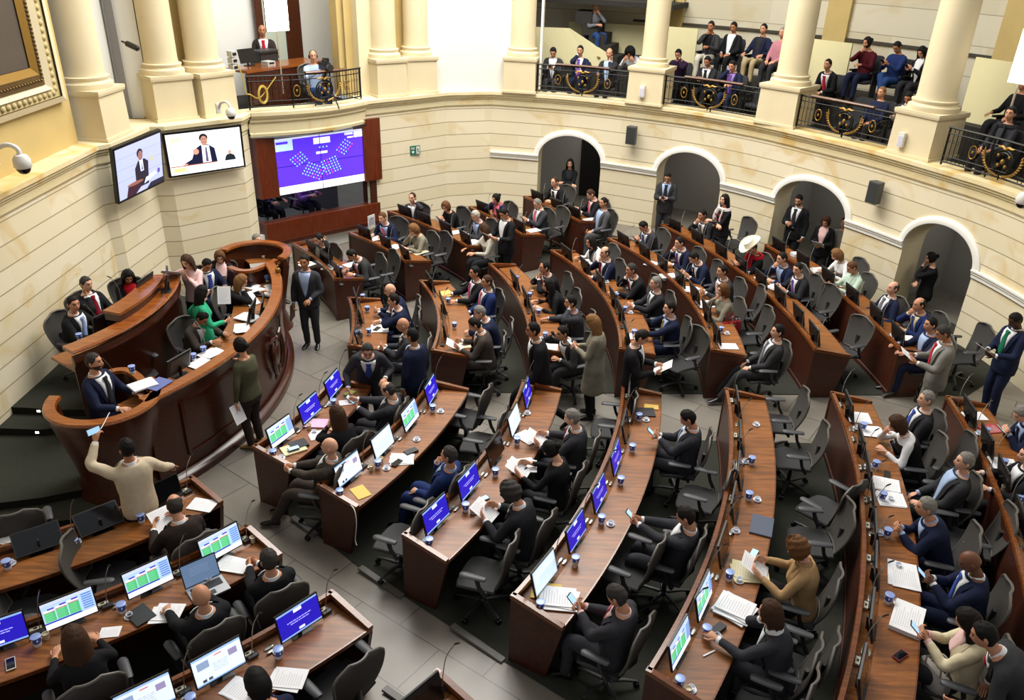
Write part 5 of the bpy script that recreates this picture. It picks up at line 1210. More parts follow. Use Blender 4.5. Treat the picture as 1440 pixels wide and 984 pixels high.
# rear stone wall of the gallery
WG = Curve([q - n * 3.6 for q, n in zip(W_R.p, W_R.n)]); WG.n = W_R.n
mb = MB(); wall_strip(mb, WG, list(np.linspace(0, WG.u[-1], 60)), F1, 8.5)
M_STONE2 = stone('grey_sandstone', '#cfc8b2', '#c4bb9f', '#bda671', row=.62, width=2.2, joint='#99917c', jw=.016, veins=.35)
mb.build('wall_gallery', M_STONE2, kind='structure', smooth=False)
mb = MB(); us = list(np.linspace(W_R.hit(935, 60)[0], WG.u[-1] - 2, 40)); R = [[(*(WG.pt(u) + WG.nrm(u) * o), z) for o, z in ((0, 4.86), (.06, 4.86), (.06, 4.92), (0, 4.92))] for u in us]
mb.rings(R); mb.build('trim_8', mat('dark_rail_line', '#3c372e', .6), kind='structure')
# ochre pilasters on the rear wall
for i, (x0, x1, yy) in enumerate(((925, 962, 20), (1163, 1196, 30), (1405, 1450, 60))):
    u0, u1 = WG.hit(x0, yy)[0], WG.hit(x1, yy)[0]; mb = MB(); mb.rings([[(*(WG.pt(u) + WG.nrm(u) * o), z) for o, z in ((0, F2), (.12, F2), (.12, 8.4), (0, 8.4))] for u in (u0, u1)])
    mb.build('wall_pilaster', M_PLAINY, kind='structure', smooth=False)
# cream partitions beside the seats
for i, (quad, off) in enumerate([([(938, 37), (983, 37), (976, 100), (932, 100)], 2.3), ([(1140, 54), (1201, 58), (1186, 130), (1128, 120)], 2.3), ([(1375, 80), (1450, 84), (1436, 178), (1355, 160)], 2.2)]):
    cv = Curve([q - n * off for q, n in zip(W_R.p, W_R.n)]); cv.n = W_R.n; P = []
    u0, u1 = cv.hit(*quad[0])[0], cv.hit(*quad[1])[0]; zt = cv.hit(*quad[0])[1]
    mb = MB(); mb.rings([[(*(cv.pt(u) + cv.nrm(u) * o), z) for o, z in ((0, F1), (.05, F1), (.05, zt), (0, zt))] for u in (u0, u1)]); mb.build('wall_partition', M_CREAM, kind='structure', smooth=False)
# upper landing with sloping parapet behind the first gallery bay
CV2 = Curve([q - n * 2.1 for q, n in zip(W_R.p, W_R.n)]); CV2.n = W_R.n
CV3 = Curve([q - n * 3.3 for q, n in zip(W_R.p, W_R.n)]); CV3.n = W_R.n
def curve_poly(name, cv, pxs, th, m, **kw):
    pts = [cv.P(x, y) for x, y in pxs]; N = [cv.nrm(cv.hit(x, y)[0]) for x, y in pxs]
    back = [np.array([p[0] - n[0] * th, p[1] - n[1] * th, p[2]]) for p, n in zip(pts, N)]
    mb = MB(); n = len(pts); mb.add([tuple(p) for p in pts + back], [tuple(range(n))[::-1], tuple(range(n, 2 * n))] + [(i, (i + 1) % n, n + (i + 1) % n, n + i) for i in range(n)])
    return mb.build(name, m, smooth=False, **kw)
curve_poly('wall_stair_parapet', CV2, [(744, 38), (800, 40), (860, 80), (862, 150), (740, 150)], .12, M_CREAM, kind='structure')
curve_poly('wall_stair_back', CV3, [(800, 30), (910, 36), (910, 150), (800, 150)], .1, M_CREAM, kind='structure')
slab('floor_landing', W_R, 2.2, 5.5, 5.30, 5.42, M_GCARP, us=list(np.linspace(.0, W_R.hit(905, 60)[0], 8)))
for k in range(6):                                     # the stair flight behind the parapet
    u0 = CV2.hit(806 + k * 10, 60)[0]; mb = MB(); z = 5.12 - k * .26; mb.rings([[(*(CV2.pt(u) + CV2.nrm(u) * o), zz) for o, zz in ((-.14, z - .3), (-1.0, z - .3), (-1.0, z), (-.14, z))] for u in (u0, u0 + .42)])
    mb.build('floor_stair', M_GCARP, kind='structure', smooth=False)
# back wall of the landing and its rail
# --- pedestals with columns
PEDS = [('a', (151, 199), (185, 184), .34), ('b', (225, 172), (277, 166), .30), ('c', (290, 166), (336, 158), .31), ('d', (535, 137), (571, 134), .29), ('e', (575, 132), (614, 130), .29),
        ('f', (707, 129), (752, 132), .30), ('g', (880, 144), (929, 150), .28), ('h', (1061, 171), (1114, 181), .32), ('i', (1246, 212), (1304, 227), .34)]
M_COL = mat('column_limestone', '#d3c5a2', .65, noise=.10, nscale=2)
PEDP = {}
PLAB = {'a': 'nearest the big framed picture', 'b': 'left of the pair above the wide television', 'c': 'right of the pair beside the camera booth', 'd': 'first past the camera booth', 'e': 'second past the camera booth beside the white panel',
        'f': 'between the white panel and the gallery', 'g': 'between the first two gallery railings', 'h': 'between the second and third gallery railings', 'i': 'between the third and fourth gallery railings'}
for nm, p1, p2, r in PEDS:
    A, B = at(*p1, ZC + .02)[:2], at(*p2, ZC + .02)[:2]; t = (B - A) / np.linalg.norm(B - A); n = np.array([t[1], -t[0]]); w = max(.78, np.linalg.norm(B - A)); c = (A + B) / 2 - n * w / 2
    PEDP[nm] = (A, B, c, t, n, w); rz = math.atan2(t[1], t[0])
    root = empty('stone_column', (*c, ZC + .01), rz, 'pale stone column on a square pedestal, ' + PLAB[nm], 'column', 'gallery columns')
    h = .83; mb = MB()
    for k0, k1, z0, z1 in ((1.06, 1.06, 0, .05), (1.0, .97, .05, h - .09), (1.03, 1.05, h - .09, h - .05), (1.05, 1.05, h - .05, h)):
        mb.rings([[(x * w / 2 * k, y * w / 2 * k, z) for x, y in ((-1, -1), (1, -1), (1, 1), (-1, 1))] for k, z in ((k0, z0), (k1, z1))])
    mb.build('pedestal', M_COL, root, smooth=False)
    mb = MB(); mb.lathe([(r * 1.32, h), (r * 1.34, h + .04), (r * 1.32, h + .09), (r * 1.2, h + .1), (r * 1.14, h + .13), (r * 1.2, h + .17), (r * 1.2, h + .19), (r * 1.04, h + .2)], n=40); mb.build('column_base', M_COL, root)
    mb = MB(); mb.lathe([(r * 1.03, h + .2), (r, h + .28), (r * .99, h + 1.5), (r * .93, h + 3.2), (r * .86, h + 4.6)], n=40); mb.build('shaft', M_COL, root)
# --- iron railings with a gilded emblem
def railing(label, pts, emblem, z0=ZC + .04, h=.66, wood_top=(.22, .80), eh=.32):
    """pts: plan polyline; emblem: fraction along for the emblem"""
    cv = Curve(pts); L = cv.u[-1]; mid = cv.pt(L / 2); root = empty('iron_railing', (*mid, z0), 0, label, 'railing', 'gallery railings'); o = np.array([*mid, z0])
    def P(u, z, d=0): q = cv.pt(u) + cv.nrm(u) * d; return np.array([q[0], q[1], z0 + z]) - o
    us = np.linspace(0, L, max(6, int(L / .12)))
    for nm, z, r in (('top_rail', h, .02), ('upper_rail', h - .1, .011), ('lower_rail', .16, .011), ('bottom_rail', .06, .016)):
        mb = MB(); mb.tube([P(u, z) for u in us], r, 6); mb.build(nm, M_BRONZE, root)
    ue = emblem * L
    for lo, hi in ((0, ue), (ue, L)):
        mb = MB()
        for u in np.arange(.04, L, .085):
            if not lo <= u < hi or abs(u - ue) < .30: continue
            mb.tube([P(u, .06), P(u, h)], .007, 5)
            mb.tube([P(u + .02 + .022 * math.cos(a), .42 + .022 * math.sin(a)) for a in np.linspace(0, 2 * PI, 9)], .005, 4)
        for u in np.linspace(.02, L - .02, max(2, int(L / .8) + 1)):
            if lo <= u < hi: mb.tube([P(u, 0), P(u, h)], .017, 6)
        mb.build('ironwork_grille', M_BRONZE, root)
    # roundels beside the emblem
    mb = MB()
    for s in (-1, 1):
        u = ue + s * (.62 if L > 1.7 else .52)
        if .1 < u < L - .1:
            mb.tube([P(u + .07 * math.cos(a), .34 + .11 * math.sin(a), .01) for a in np.linspace(0, 2 * PI, 17)], .01, 5); mb.sphere(P(u, .34, .012), (.022, .022, .03), 8)
    if mb.v: mb.build('roundels', M_GOLD, root)
    em_ = MB(); R0 = .20
    for rr, zz in ((R0, eh), (R0 - .045, eh)): em_.tube([P(ue + rr * math.sin(a), zz + rr * math.cos(a), .03) for a in np.linspace(-2.4, 2.4, 25)], .016, 6)
    em_.tube([P(ue, .02, .02), P(ue, eh - R0 + .02, .03)], .012, 6)
    em_.build('emblem_ring', M_BRONZE, root)
    g = MB()
    g.sphere(P(ue, eh + .01, .035), (.035, .035, .045), 8)
    for s in (-1, 1):                                    # wings on top, horns inside, laurel sprays round the outside
        g.tube([P(ue, eh + .21, .04), P(ue + s * .06, eh + .25, .045), P(ue + s * .13, eh + .235, .04), P(ue + s * .17, eh + .25, .03)], [.022, .026, .02, .006], 6)
        for du, dz in ((.11, .1), (.075, -.06)): g.sphere(P(ue + s * du, eh + dz, .035), (.026, .026, .03), 8)
        for k in range(12):
            t = k / 11; a = .25 + t * 1.5; rr = .27 + .10 * t; u, z = ue + s * rr * math.sin(a), eh - rr * math.cos(a) * .92 + .02
            for q in (-1, 1):
                b = a + q * .7 + .3; g.tube([P(u, z, .03), P(u + s * .035 * math.sin(b), z - .035 * math.cos(b) + .02, .045), P(u + s * .07 * math.sin(b), z - .06 * math.cos(b) + .045, .035)], [.012, .016, .003], 5)
    g.build('gilded_emblem', M_GOLD, root)
    if wood_top:
        mb = MB(); us2 = np.linspace(wood_top[0] * L, wood_top[1] * L, 14); mb.rings([[P(u, h + z, d) for d, z in ((-.05, .01), (.05, .01), (.06, .03), (.04, .05), (-.04, .05), (-.06, .03))] for u in us2]); mb.build('wooden_handrail', wood('handrail_wood', '#4b2b17', '#6a4226', .35) if 'handrail_wood' not in MATS else MATS['handrail_wood'], root)
    return root
def bay(k0, k1, off=.12):
    A = PEDP[k0]; B = PEDP[k1]; a = A[1] - A[4] * off; b = B[0] - B[4] * off
    u0, u1 = W_R.hit(*[0, 0])[0] if False else 0, 0
    d = [np.linalg.norm(np.array(q) - a) for q in W_R.p]; i0 = int(np.argmin(d)); d = [np.linalg.norm(np.array(q) - b) for q in W_R.p]; i1 = int(np.argmin(d))
    mids = [W_R.p[i] - W_R.n[i] * (-.0) for i in range(i0 + 1, i1)]
    # keep the same setback all along
    s0 = float((a - W_R.p[i0]) @ W_R.n[i0]); s1 = float((b - W_R.p[i1]) @ W_R.n[i1])
    mids = [W_R.p[i] + W_R.n[i] * (s0 + (s1 - s0) * (i - i0) / max(1, i1 - i0)) for i in range(i0 + 1, i1)]
    return [a] + mids + [b]
railing('dark iron railing with gilded laurel emblem, first gallery bay beside the white panel', bay('f', 'g'), .5, wood_top=(.2, .78))
railing('dark iron railing with gilded laurel emblem, middle gallery bay', bay('g', 'h'), .47, wood_top=(.2, .8))
railing('dark iron railing with gilded laurel emblem, third gallery bay', bay('h', 'i'), .5, wood_top=(.12, .76))
u0 = W_R.hit(1312, 225)[0] + .12; railing('dark iron railing with gilded laurel emblem at the right photo edge', [W_R.pt(u) + W_R.nrm(u) * -.05 for u in np.linspace(u0, u0 + 3.6, 12)], .33, wood_top=None)
bp = [W_S.pt(t * W_S.u[-1]) + W_S.nrm(.5) * (.02 + .28 * math.sin(PI * t)) for t in np.linspace(.02, .98, 14)]
railing('dark iron railing with gilded emblem in front of the camera booth', bp, .60, wood_top=(.45, .82))
rb = railing('iron railing of the stair landing above the first gallery bay', [CV2.pt(u) - CV2.nrm(u) * 1.3 for u in np.linspace(CV2.hit(765, 30)[0] - .3, CV2.hit(905, 30)[0] + .4, 8)], .62, z0=5.42, h=.95, wood_top=None, eh=.6)
# --- booth balcony front over the big screen
mb = MB(); n = 20; R = []
BSEC = [(-.1, 2.84), (.06, 2.84), (.07, 2.9), (.05, 2.93), (.05, 3.12), (.09, 3.15), (.09, 3.2), (.13, 3.23), (.16, 3.28), (.16, ZC), (-.3, ZC + .01), (-.3, 2.84)]
for t in np.linspace(0, 1, n):
    p = W_S.pt(t * W_S.u[-1]); nn = W_S.nrm(.5); b = .28 * math.sin(PI * t); R.append([(*(p + nn * (d + (b if d > -.2 else 0))), z) for d, z in BSEC])
for i in range(n - 1):
    for k in range(len(BSEC)):
        q = (k + 1) % len(BSEC); ua, ub = i * .14, (i + 1) * .14; mb.add([R[i][k], R[i + 1][k], R[i + 1][q], R[i][q]], [(0, 1, 2, 3)], 0, [(ua, k * .1), (ub, k * .1), (ub, k * .1 + .1), (ua, k * .1 + .1)])
mb.build('trim_9', M_CORN, kind='structure', smooth=False)
# --- upper walls on the left: ochre stone, big framed picture, window recess
def offc(cv, d): c = Curve([q - n * d for q, n in zip(cv.p, cv.n)]); c.n = cv.n; return c
UL = offc(W_L, .25)
mb = MB(); wall_strip(mb, UL, UL.u, ZC - .1, 8.5); mb.build('wall_upper_left', M_PLAINY, kind='structure', smooth=False)
UM = offc(W_M, .75)
mb = MB(); wall_strip(mb, UM, UM.u[:4] + [UM.u[-1]], ZC - .1, 8.5); mb.build('wall_upper_front', M_PLAINY, kind='structure', smooth=False)
UB = offc(W_B, .62)
mb = MB(); wall_strip(mb, UB, UB.u, ZC - .1, 8.5); mb.build('wall_upper_back', M_PLAINY, kind='structure', smooth=False)
def recess(name, cv, x0, x1, y, off, m, z1=8.4, kind='structure', th=.05):
    u0, u1 = cv.hit(x0, y)[0], cv.hit(x1, y)[0]; mb = MB(); mb.rings([[(*(cv.pt(u) + cv.nrm(u) * (off + d)), z) for d, z in ((0, ZC), (th, ZC), (th, z1), (0, z1))] for u in sorted([u0, u1] + [q for q in cv.u if u0 < q < u1])]); return mb.build(name, m, kind=kind, smooth=False)
recess('window_1', UM, 150, 211, 150, .04, M_PANELW); recess('trim_10', UM, 158, 172, 110, .10, mat('grey_window_bar', '#7f7d7c', .5))
pan = MB(); q0, q1 = PEDP['e'][1] - PEDP['e'][4] * .35, PEDP['f'][0] - PEDP['f'][4] * .30
for a, b in ((q0, q1),):
    t = (b - a) / np.linalg.norm(b - a); n_ = np.array([t[1], -t[0]]); pan.rings([[(*(p + n_ * d), z) for d, z in ((0, ZC), (.04, ZC), (.04, 8.5), (0, 8.5))] for p in (a - t * .3, b + t * .3)])
pan.build('wall_white_panel', M_PANELW, kind='structure', smooth=False)
mb = MB(); f0 = PEDP['f']; mb.box((*(f0[2] + f0[3] * (f0[5] / 2 + .05) - f0[4] * .1), 6), (.05, .2, 5.2), rz=math.atan2(f0[3][1], f0[3][0])); mb.build('trim_11', M_WHITE, kind='structure', smooth=False)
# picture in a gilded and carved frame on the upper left wall
su, sz = UL.hit(87, 140); ang = math.atan2(UL.nrm(su)[1], UL.nrm(su)[0])
def pl(px): u, z = UL.hit(*px); return u, z
outer, mid_, gold, canv = pl((87, 140)), pl((56, 118)), pl((49, 108)), pl((36, 95))
root = empty('framed_picture', (*(UL.pt(su)), sz), 0, 'large dark painting in gilded frame inside a carved stone border', 'picture'); o = np.array(root.location)
def frame_ring(name, c0, c1, d, m, bump=0):
    W0, W1 = -4.2, 3.2; mb = MB()
    def P(u, z, dd): q = UL.pt(u) + UL.nrm(su) * dd; return np.array([q[0], q[1], z]) - o
    a = [(c0[0] + W0, c0[1]), c0, (c0[0], c0[1] + W1)]; b = [(c0[0] + W0, c1[1]), c1, (c1[0], c0[1] + W1)]
    for i in range(2): mb.add([P(*a[i], d[0]), P(*a[i + 1], d[0]), P(*b[i + 1], d[1]), P(*b[i], d[1])], [(0, 1, 2, 3)]); mb.add([P(*a[i], 0), P(*a[i + 1], 0), P(*a[i + 1], d[0]), P(*a[i], d[0])], [(0, 1, 2, 3)])
    if bump:                                          # carved leaves along the band
        for i in range(2):
            n = int(W1 / bump)
            for k in range(n):
                f = (k + .5) / n; pa_ = [a[i][j] * (1 - f) + a[i + 1][j] * f for j in (0, 1)]; pb = [b[i][j] * (1 - f) + b[i + 1][j] * f for j in (0, 1)]; c = P((pa_[0] + pb[0]) / 2, (pa_[1] + pb[1]) / 2, max(d) + .0)
                mb.sphere(c, (.03, bump * .42, bump * .42), 8)
    mb.build(name, m, root, smooth=bool(bump))
lerp = lambda p, q, t: (p[0] * (1 - t) + q[0] * t, p[1] * (1 - t) + q[1] * t)
frame_ring('stone_border', outer, lerp(outer, mid_, .3), (.10, .14), M_COL); frame_ring('carved_band', lerp(outer, mid_, .3), lerp(outer, mid_, .75), (.10, .10), mat('carved_stone', '#b9a878', .7), .11)
frame_ring('inner_border', lerp(outer, mid_, .75), mid_, (.14, .08), M_COL); frame_ring('gilded_frame', mid_, lerp(gold, canv, .3), (.10, .12), mat('dark_gilding', '#6b532a', .45, metal=.4), .06); frame_ring('gilded_edge', lerp(gold, canv, .3), canv, (.13, .08), M_GOLD)
mb = MB(); P = [(canv[0] - 4, canv[1]), canv, (canv[0], canv[1] + 3.2), (canv[0] - 4, canv[1] + 3.2)]; mb.add([np.array([*(UL.pt(u) + UL.nrm(su) * .06), z]) - o for u, z in P], [(0, 1, 2, 3)]); mb.build('canvas', mat('dark_canvas', '#4a4036', .6, noise=.3, nscale=2), root, smooth=False)
# --- the big screen wall
curve_poly('wall_screen_plinth', W_S, [(345, 335), (545, 300), (545, 330), (345, 400)], .1, M_PANELW, kind='structure')
mb = MB(); wall_strip(mb, offc(W_S, .3), W_S.u, 0, ZC); mb.build('wall_screen', M_DARK, kind='structure', smooth=False)
S0 = offc(W_S, -.03)
def sz_(px): return S0.hit(*px)
uL, uR = sz_((357, 200))[0], sz_((532, 178))[0]; sc0, sc1 = sz_((385, 196)), sz_((508, 181)); sb0, sb1 = sz_((390, 274)), sz_((512, 255)); zT, zB = (sc0[1] + sc1[1]) / 2, (sb0[1] + sb1[1]) / 2
uA, uB = (sc0[0] + sb0[0]) / 2, (sc1[0] + sb1[0]) / 2
print('screen', zT, zB, uA, uB, uL, uR)
root = empty('video_wall', (*S0.pt((uA + uB) / 2), zB), 0, 'big blue voting screen in a red-brown wooden surround', 'screen'); o = np.array(root.location); nS = S0.nrm(.5)
def SP(u, z, d=0): q = S0.pt(u) + nS * d; return np.array([q[0], q[1], z]) - o
def sbox(name, u0, u1, z0, z1, d0, d1, m): mb = MB(); mb.rings([[SP(u, z, d) for z, d in ((z0, d0), (z0, d1), (z1, d1), (z1, d0))] for u in (u0, u1)]); return mb.build(name, m, root, smooth=False)
sbox('surround', uL, uA, zB - .02, zT + .2, -.25, .05, M_PANELWOOD); sbox('surround', uB, uR, zB - .02, zT + .2, -.25, .05, M_PANELWOOD)
BW = '#5b35f0'; w_, h_ = uB - uA, zT - zB
pic = [(0, 0, 1, 1, BW), (0, 0, 1, .14, WHT), (0, .97, 1, 1, '#d5dcfa'), (0, .78, .2, .97, '#bfe0f6'), (.02, .90, .15, .945, BW), (.43, .83, .62, .94, WHT), (.79, .92, .89, .965, '#dfe3fb'), (.90, .86, 1, .965, WHT), (.82, .86, .89, .89, WHT), (.45, .645, .58, .69, '#e8e2ff')]
rr_ = random.Random(3)
def dots(cx, cy, n, m, sk):
    for i in range(n):
        for j in range(m):
            u = cx + i * .032 * math.cos(sk) - j * .045 * math.sin(sk); v = cy + i * .055 * math.sin(sk) + j * .05 * math.cos(sk); c = '#f0529a' if rr_.random() < .22 else '#8fd8e8'; pic.append((u, v, u + .013, v + .026, c))
dots(.22, .47, 5, 4, .5); dots(.68, .66, 4, 5, -.6); dots(.27, .32, 7, 5, -.45); dots(.54, .24, 6, 6, .25)
for k in range(3): pic.append((.47 + k * .04, .76, .485 + k * .04, .785, '#8fd8e8'))
mb = MB(); mats = []; pic_mesh(mb, pic, w_, h_, SP((uA + uB) / 2, zB, .012), (SP(uB, zB) - SP(uA, zB)) / w_, (0, 0, 1), (*nS, 0), mats); mb.build('display', mats, root, smooth=False)
mb = MB(); mb.rings([[SP(u, z, d) for z, d in ((zB, .013), (zB, .016), (zT, .016), (zT, .013))] for u in ((uA + uB) / 2 - .006, (uA + uB) / 2 + .006)]); mb.rings([[SP(u, z, d) for z, d in (((zB + zT) / 2 - .006, .013), ((zB + zT) / 2 - .006, .016), ((zB + zT) / 2 + .006, .016), ((zB + zT) / 2 + .006, .013))] for u in (uA, uB)]); mb.build('display_seams', mat('screen_seam', '#2a1a80', .4), root, smooth=False)
# control room window under the screen
zc = sz_((445, 301))[1]; zf = sz_((450, 325))[1]
sbox('counter_front', uL + .02, uR - .1, zf, zc, -.2, .06, M_PANELWOOD); sbox('ledge', uL, uR - .02, zf - .09, zf, -.2, .12, M_WOOD); sbox('side_post', uR - .28, uR - .12, zc, zB, -.25, .0, M_WOODF)
g = bpy.data.materials.new('control_room_glass'); g.use_nodes = True; gb = g.node_tree.nodes['Principled BSDF']; gb.inputs['Transmission Weight'].default_value = 1; gb.inputs['Roughness'].default_value = .02; gb.inputs['IOR'].default_value = 1.1; gb.inputs['Base Color'].default_value = (.75, .78, .8, 1)
sbox('window_glass', uL + .05, uR - .2, zc, zB, -.03, -.015, g)
CR_ = offc(W_S, 2.0)
mb = MB(); wall_strip(mb, CR_, [-.3, CR_.u[-1] + .3], 0, 2.9); R = [[(*(W_S.pt(u) - nS * d), z) for d, z in ((.3, .55), (2, .55))] for u in (0, W_S.u[-1])]; mb.rings(R, cap=False, closed=False); mb.build('wall_control_room', mat('grey_control_room', '#5b5a57', .9), kind='structure', smooth=False)
bpy.data.objects['wall_screen'].data.clear_geometry(); mb = MB(); wall_strip(mb, offc(W_S, .28), [0, .06], 0, ZC); wall_strip(mb, offc(W_S, .28), W_S.u, 0, zf)
me = mb.mesh('wall_screen', M_DARK, False); bpy.data.objects['wall_screen'].data = me
hdS = math.atan2(nS[1], nS[0])
for key, lab, (x, y), kw in (('ctrl_a', 'person in dark jacket behind the control room glass', (411, 279), dict(coat='black', shirt='lgrey', tie=None, hc='black', p='desk')), ('ctrl_b', 'person in mauve shirt behind the control room glass', (463, 279), dict(outfit='shirt', coat='plum', hc='black', p='write'))):
    u, z = W_S.hit(x, y); q = W_S.pt(u) - nS * .85; person(key, lab, pos=(q[0], q[1], .45), heading=hdS, skin='m', **kw); place_chair(q[0], q[1], hdS, 'dark office chair of the ' + lab.split(' behind')[0] + ' in the control room', z=.45)
# --- televisions on the front wall
M_TVF = mat('television_black', '#0c0c0e', .35)
def tv(label, cv, quad, offs, pic, group=None):
    C = []
    for (x, y), of in zip(quad, offs):                # TL TR BR BL
        c2 = offc(cv, -of); C.append(c2.P(x, y))
    C[2] = C[1] + C[3] - C[0]; c = sum(C) / 4; root = empty('television', c, 0, label, 'television'); C = [q - c for q in C]
    n = np.cross(C[1] - C[0], C[3] - C[0]); n = -n / np.linalg.norm(n)
    if n @ np.array([0, -1, 0]) < 0: n = -n
    def B(u, v, d=0): return (C[3] * (1 - u) + C[2] * u) * (1 - v) + (C[0] * (1 - u) + C[1] * u) * v + n * d
    mb = MB(); mb.rings([[B(u, v, d) for u, v in ((-k, -k * 1.6), (1 + k, -k * 1.6), (1 + k, 1 + k * 1.6), (-k, 1 + k * 1.6))] for k, d in ((.03, -.06), (.03, .008), (.012, .01))]); mb.build('case', M_TVF, root, smooth=False)
    mb = MB(); mats = []
    for k, (poly, col) in enumerate(pic):
        m = em(col, 1.0)
        if m not in mats: mats.append(m)
        f = list(range(len(poly))); mb.add([B(u, v, .012 + k * .0005) for u, v in poly], [f], mats.index(m))
    mb.build('screen', mats, root, smooth=False)
    mb = MB(); mb.tube([B(.35, .7, -.05), B(.35, .85, -.3)], .025, 6); mb.tube([B(.65, .7, -.05), B(.65, .85, -.3)], .025, 6); mb.build('wall_bracket', M_FRAME, root); return root
def rect(a, b, c, d): return [(a, b), (c, b), (c, d), (a, d)]
def disc(cu, cv_, ru, rv, n=14): return [(cu + ru * math.cos(2 * PI * k / n), cv_ + rv * math.sin(2 * PI * k / n)) for k in range(n)]
bgw = lambda c1, c2: [(rect(0, 0, 1, 1), c1), (rect(0, .36, 1, .37), c2), (rect(0, .58, 1, .59), c2), (rect(0, .8, 1, .81), c2)]
tv('small tilted television showing a standing speaker, left of two on the front wall', W_M, [(160, 212), (224, 186), (230, 248), (168, 283)], [.55, .6, .35, .3],
   bgw('#aab2d8', '#979fc6') + [([(.70, .5), (.82, .55), (.76, .68)], '#b4b39a'), ([(.38, .1), (.66, .1), (.68, .55), (.60, .63), (.46, .63), (.38, .5)], '#2a2433'), ([(.50, .4), (.57, .4), (.56, .63), (.48, .63)], '#d9dcef'), ([(.52, .42), (.55, .42), (.54, .6)], '#39406a'), (disc(.505, .77, .065, .09), '#2b2327'), (disc(.515, .72, .05, .095), '#8d6660'), ([(.15, .0), (.35, .0), (.5, .12), (.4, .2), (.2, .2)], '#3b2230'), (disc(.36, .22, .18, .035), '#8a5a4c'), ([(.55, .13), (.85, .22), (.82, .28), (.6, .24)], '#d4e6f4'), ([(.6, 0), (1, 0), (1, .1), (.7, .1)], '#2a2838'), (disc(.9, .27, .03, .05), '#5b4aa0')])
tv('wide television showing a gesturing speaker with a sign language inset', W_M, [(231, 190), (336, 178), (341, 234), (241, 247)], [.30, .30, .16, .16],
   bgw('#dfe6ea', '#c9d2d4') + [([(.05, .78), (.2, .82), (.2, .9), (.05, .9)], '#ece4b8'), ([(.66, .5), (.74, .45), (.78, .6)], '#e3dcb8'), ([(.20, .20), (.64, .20), (.62, .55), (.54, .66), (.43, .66), (.36, .58), (.30, .34), (.20, .26)], '#1c1d38'), ([(.44, .22), (.56, .22), (.55, .64), (.45, .66)], '#e8e9f2'), ([(.485, .24), (.52, .24), (.515, .6), (.495, .6)], '#5a5470'), (disc(.487, .84, .058, .10), '#272025'), (disc(.49, .765, .046, .12), '#b98577'), (rect(.465, .725, .515, .735), '#5a4038'), (rect(.465, .80, .485, .815), '#3a2a28'), (rect(.497, .80, .517, .815), '#3a2a28'), (disc(.365, .52, .04, .075), '#c79382'), ([(.16, .18), (.2, .26), (.24, .24), (.22, .18)], '#c79382'), (rect(0, 0, 1, .2), '#eef3f8'), (rect(0, .195, .62, .215), '#a0522d'), (rect(.04, .07, .2, .16), '#ecd88a'), (rect(.25, .09, .55, .11), '#c3cbd8'), (rect(.25, .13, .5, .15), '#c3cbd8'), (rect(.72, .2, .95, .55), '#f2f5f6'), ([(.74, .2), (.9, .2), (.88, .32), (.84, .36), (.79, .36), (.76, .32)], '#23252c'), (disc(.82, .41, .025, .05), '#c2988a')])
# --- camera booth
BW_ = offc(W_S, 2.4); mb = MB(); wall_strip(mb, BW_, [-1.2, BW_.u[-1] + 1.2], F1, 8.5); mb.build('wall_booth', M_PANELW, kind='structure', smooth=False)
BD = offc(W_S, 2.3)
for nm, xs in (('door_5', ((361, 372), (402, 424))),):
    for x0, x1 in xs: recess(nm, BD, x0, x1, 60, .0, M_WOOD)
mb = MB(); u0, u1 = BD.hit(372, 60)[0], BD.hit(403, 60)[0]; mb.rings([[(*(BD.pt(u) + BD.nrm(u) * d), z) for d, z in ((0, F1), (.03, F1), (.03, 8.4), (0, 8.4))] for u in (u0, u1)]); mb.build('door_6', mat('pale_green_glass_door', '#b5beb0', .4), kind='structure', smooth=False)
recess('wall_booth_pilaster', offc(W_S, 1.0), 466, 494, 60, 0, M_PLAINY, th=.3); recess('wall_booth_pilaster', offc(W_S, .7), 494, 524, 60, 0, M_PLAIN, th=.3)
BT = offc(W_S, .75)
t0, t1 = BT.hit(334, 120), BT.hit(470, 100); root = empty('booth_console', (*BT.pt((t0[0] + t1[0]) / 2), F1 + .15), hdS - PI / 2, 'dark wooden console with equipment inside the camera booth', 'desk')
L_ = t1[0] - t0[0]; mb = MB(); mb.box((0, 0, .40), (L_, .06, .8)); mb.build('front_panel', M_WOOD, root, smooth=False); mb = MB(); mb.box((0, -.3, .82), (L_ + .04, .7, .05)); mb.build('work_top', M_RIM, root, smooth=False)
for k in range(4): mb = MB(); mb.box((-L_ / 2 + (k + .5) * L_ / 4, .04, .4), (L_ / 4 - .12, .02, .5)); mb.build('door_panel', M_WOODF, root, smooth=False)
def boothpt(x, y, off, z=None): c = offc(W_S, off); u, zz = c.hit(x, y); p = c.pt(u); return np.array([p[0], p[1], zz if z is None else z])
mo = place(PR, lambda: make_monitor('off'), 'mon_off', boothpt(352, 100, 1.0, F1 + 1.0), hdS + PI / 2, 'dark monitor seen from behind on the booth console', 'monitor', 'desk monitors')
eq = MB(); eq.box((0, 0, .04), (.22, .2, .09)); eq.box((0, .105, .05), (.14, .01, .03), mi=1); e_ = eq.build('grey_desk_device', [mat('light_grey_plastic', '#b9bab5', .5), M_BLACK], smooth=False); e_.location = boothpt(378, 96, .9, F1 + 1.0); e_.rotation_euler = (0, 0, hdS - PI / 2); tag(e_, 'small light grey device on the booth console by the lamp pole', 'device')
eq = MB()
for k in range(3): eq.box((0, 0, .06 + k * .13), (.14, .14, .11)); eq.box((0, .075, .06 + k * .13), (.09, .01, .05), mi=1)
e_ = eq.build('stacked_units', [mat('light_grey_plastic', '#b9bab5', .5), M_BLACK], smooth=False); e_.location = boothpt(329, 100, .55, F1 + 1.0); e_.rotation_euler = (0, 0, hdS - PI / 2); tag(e_, 'stack of grey electrical boxes at the booth column', 'device')
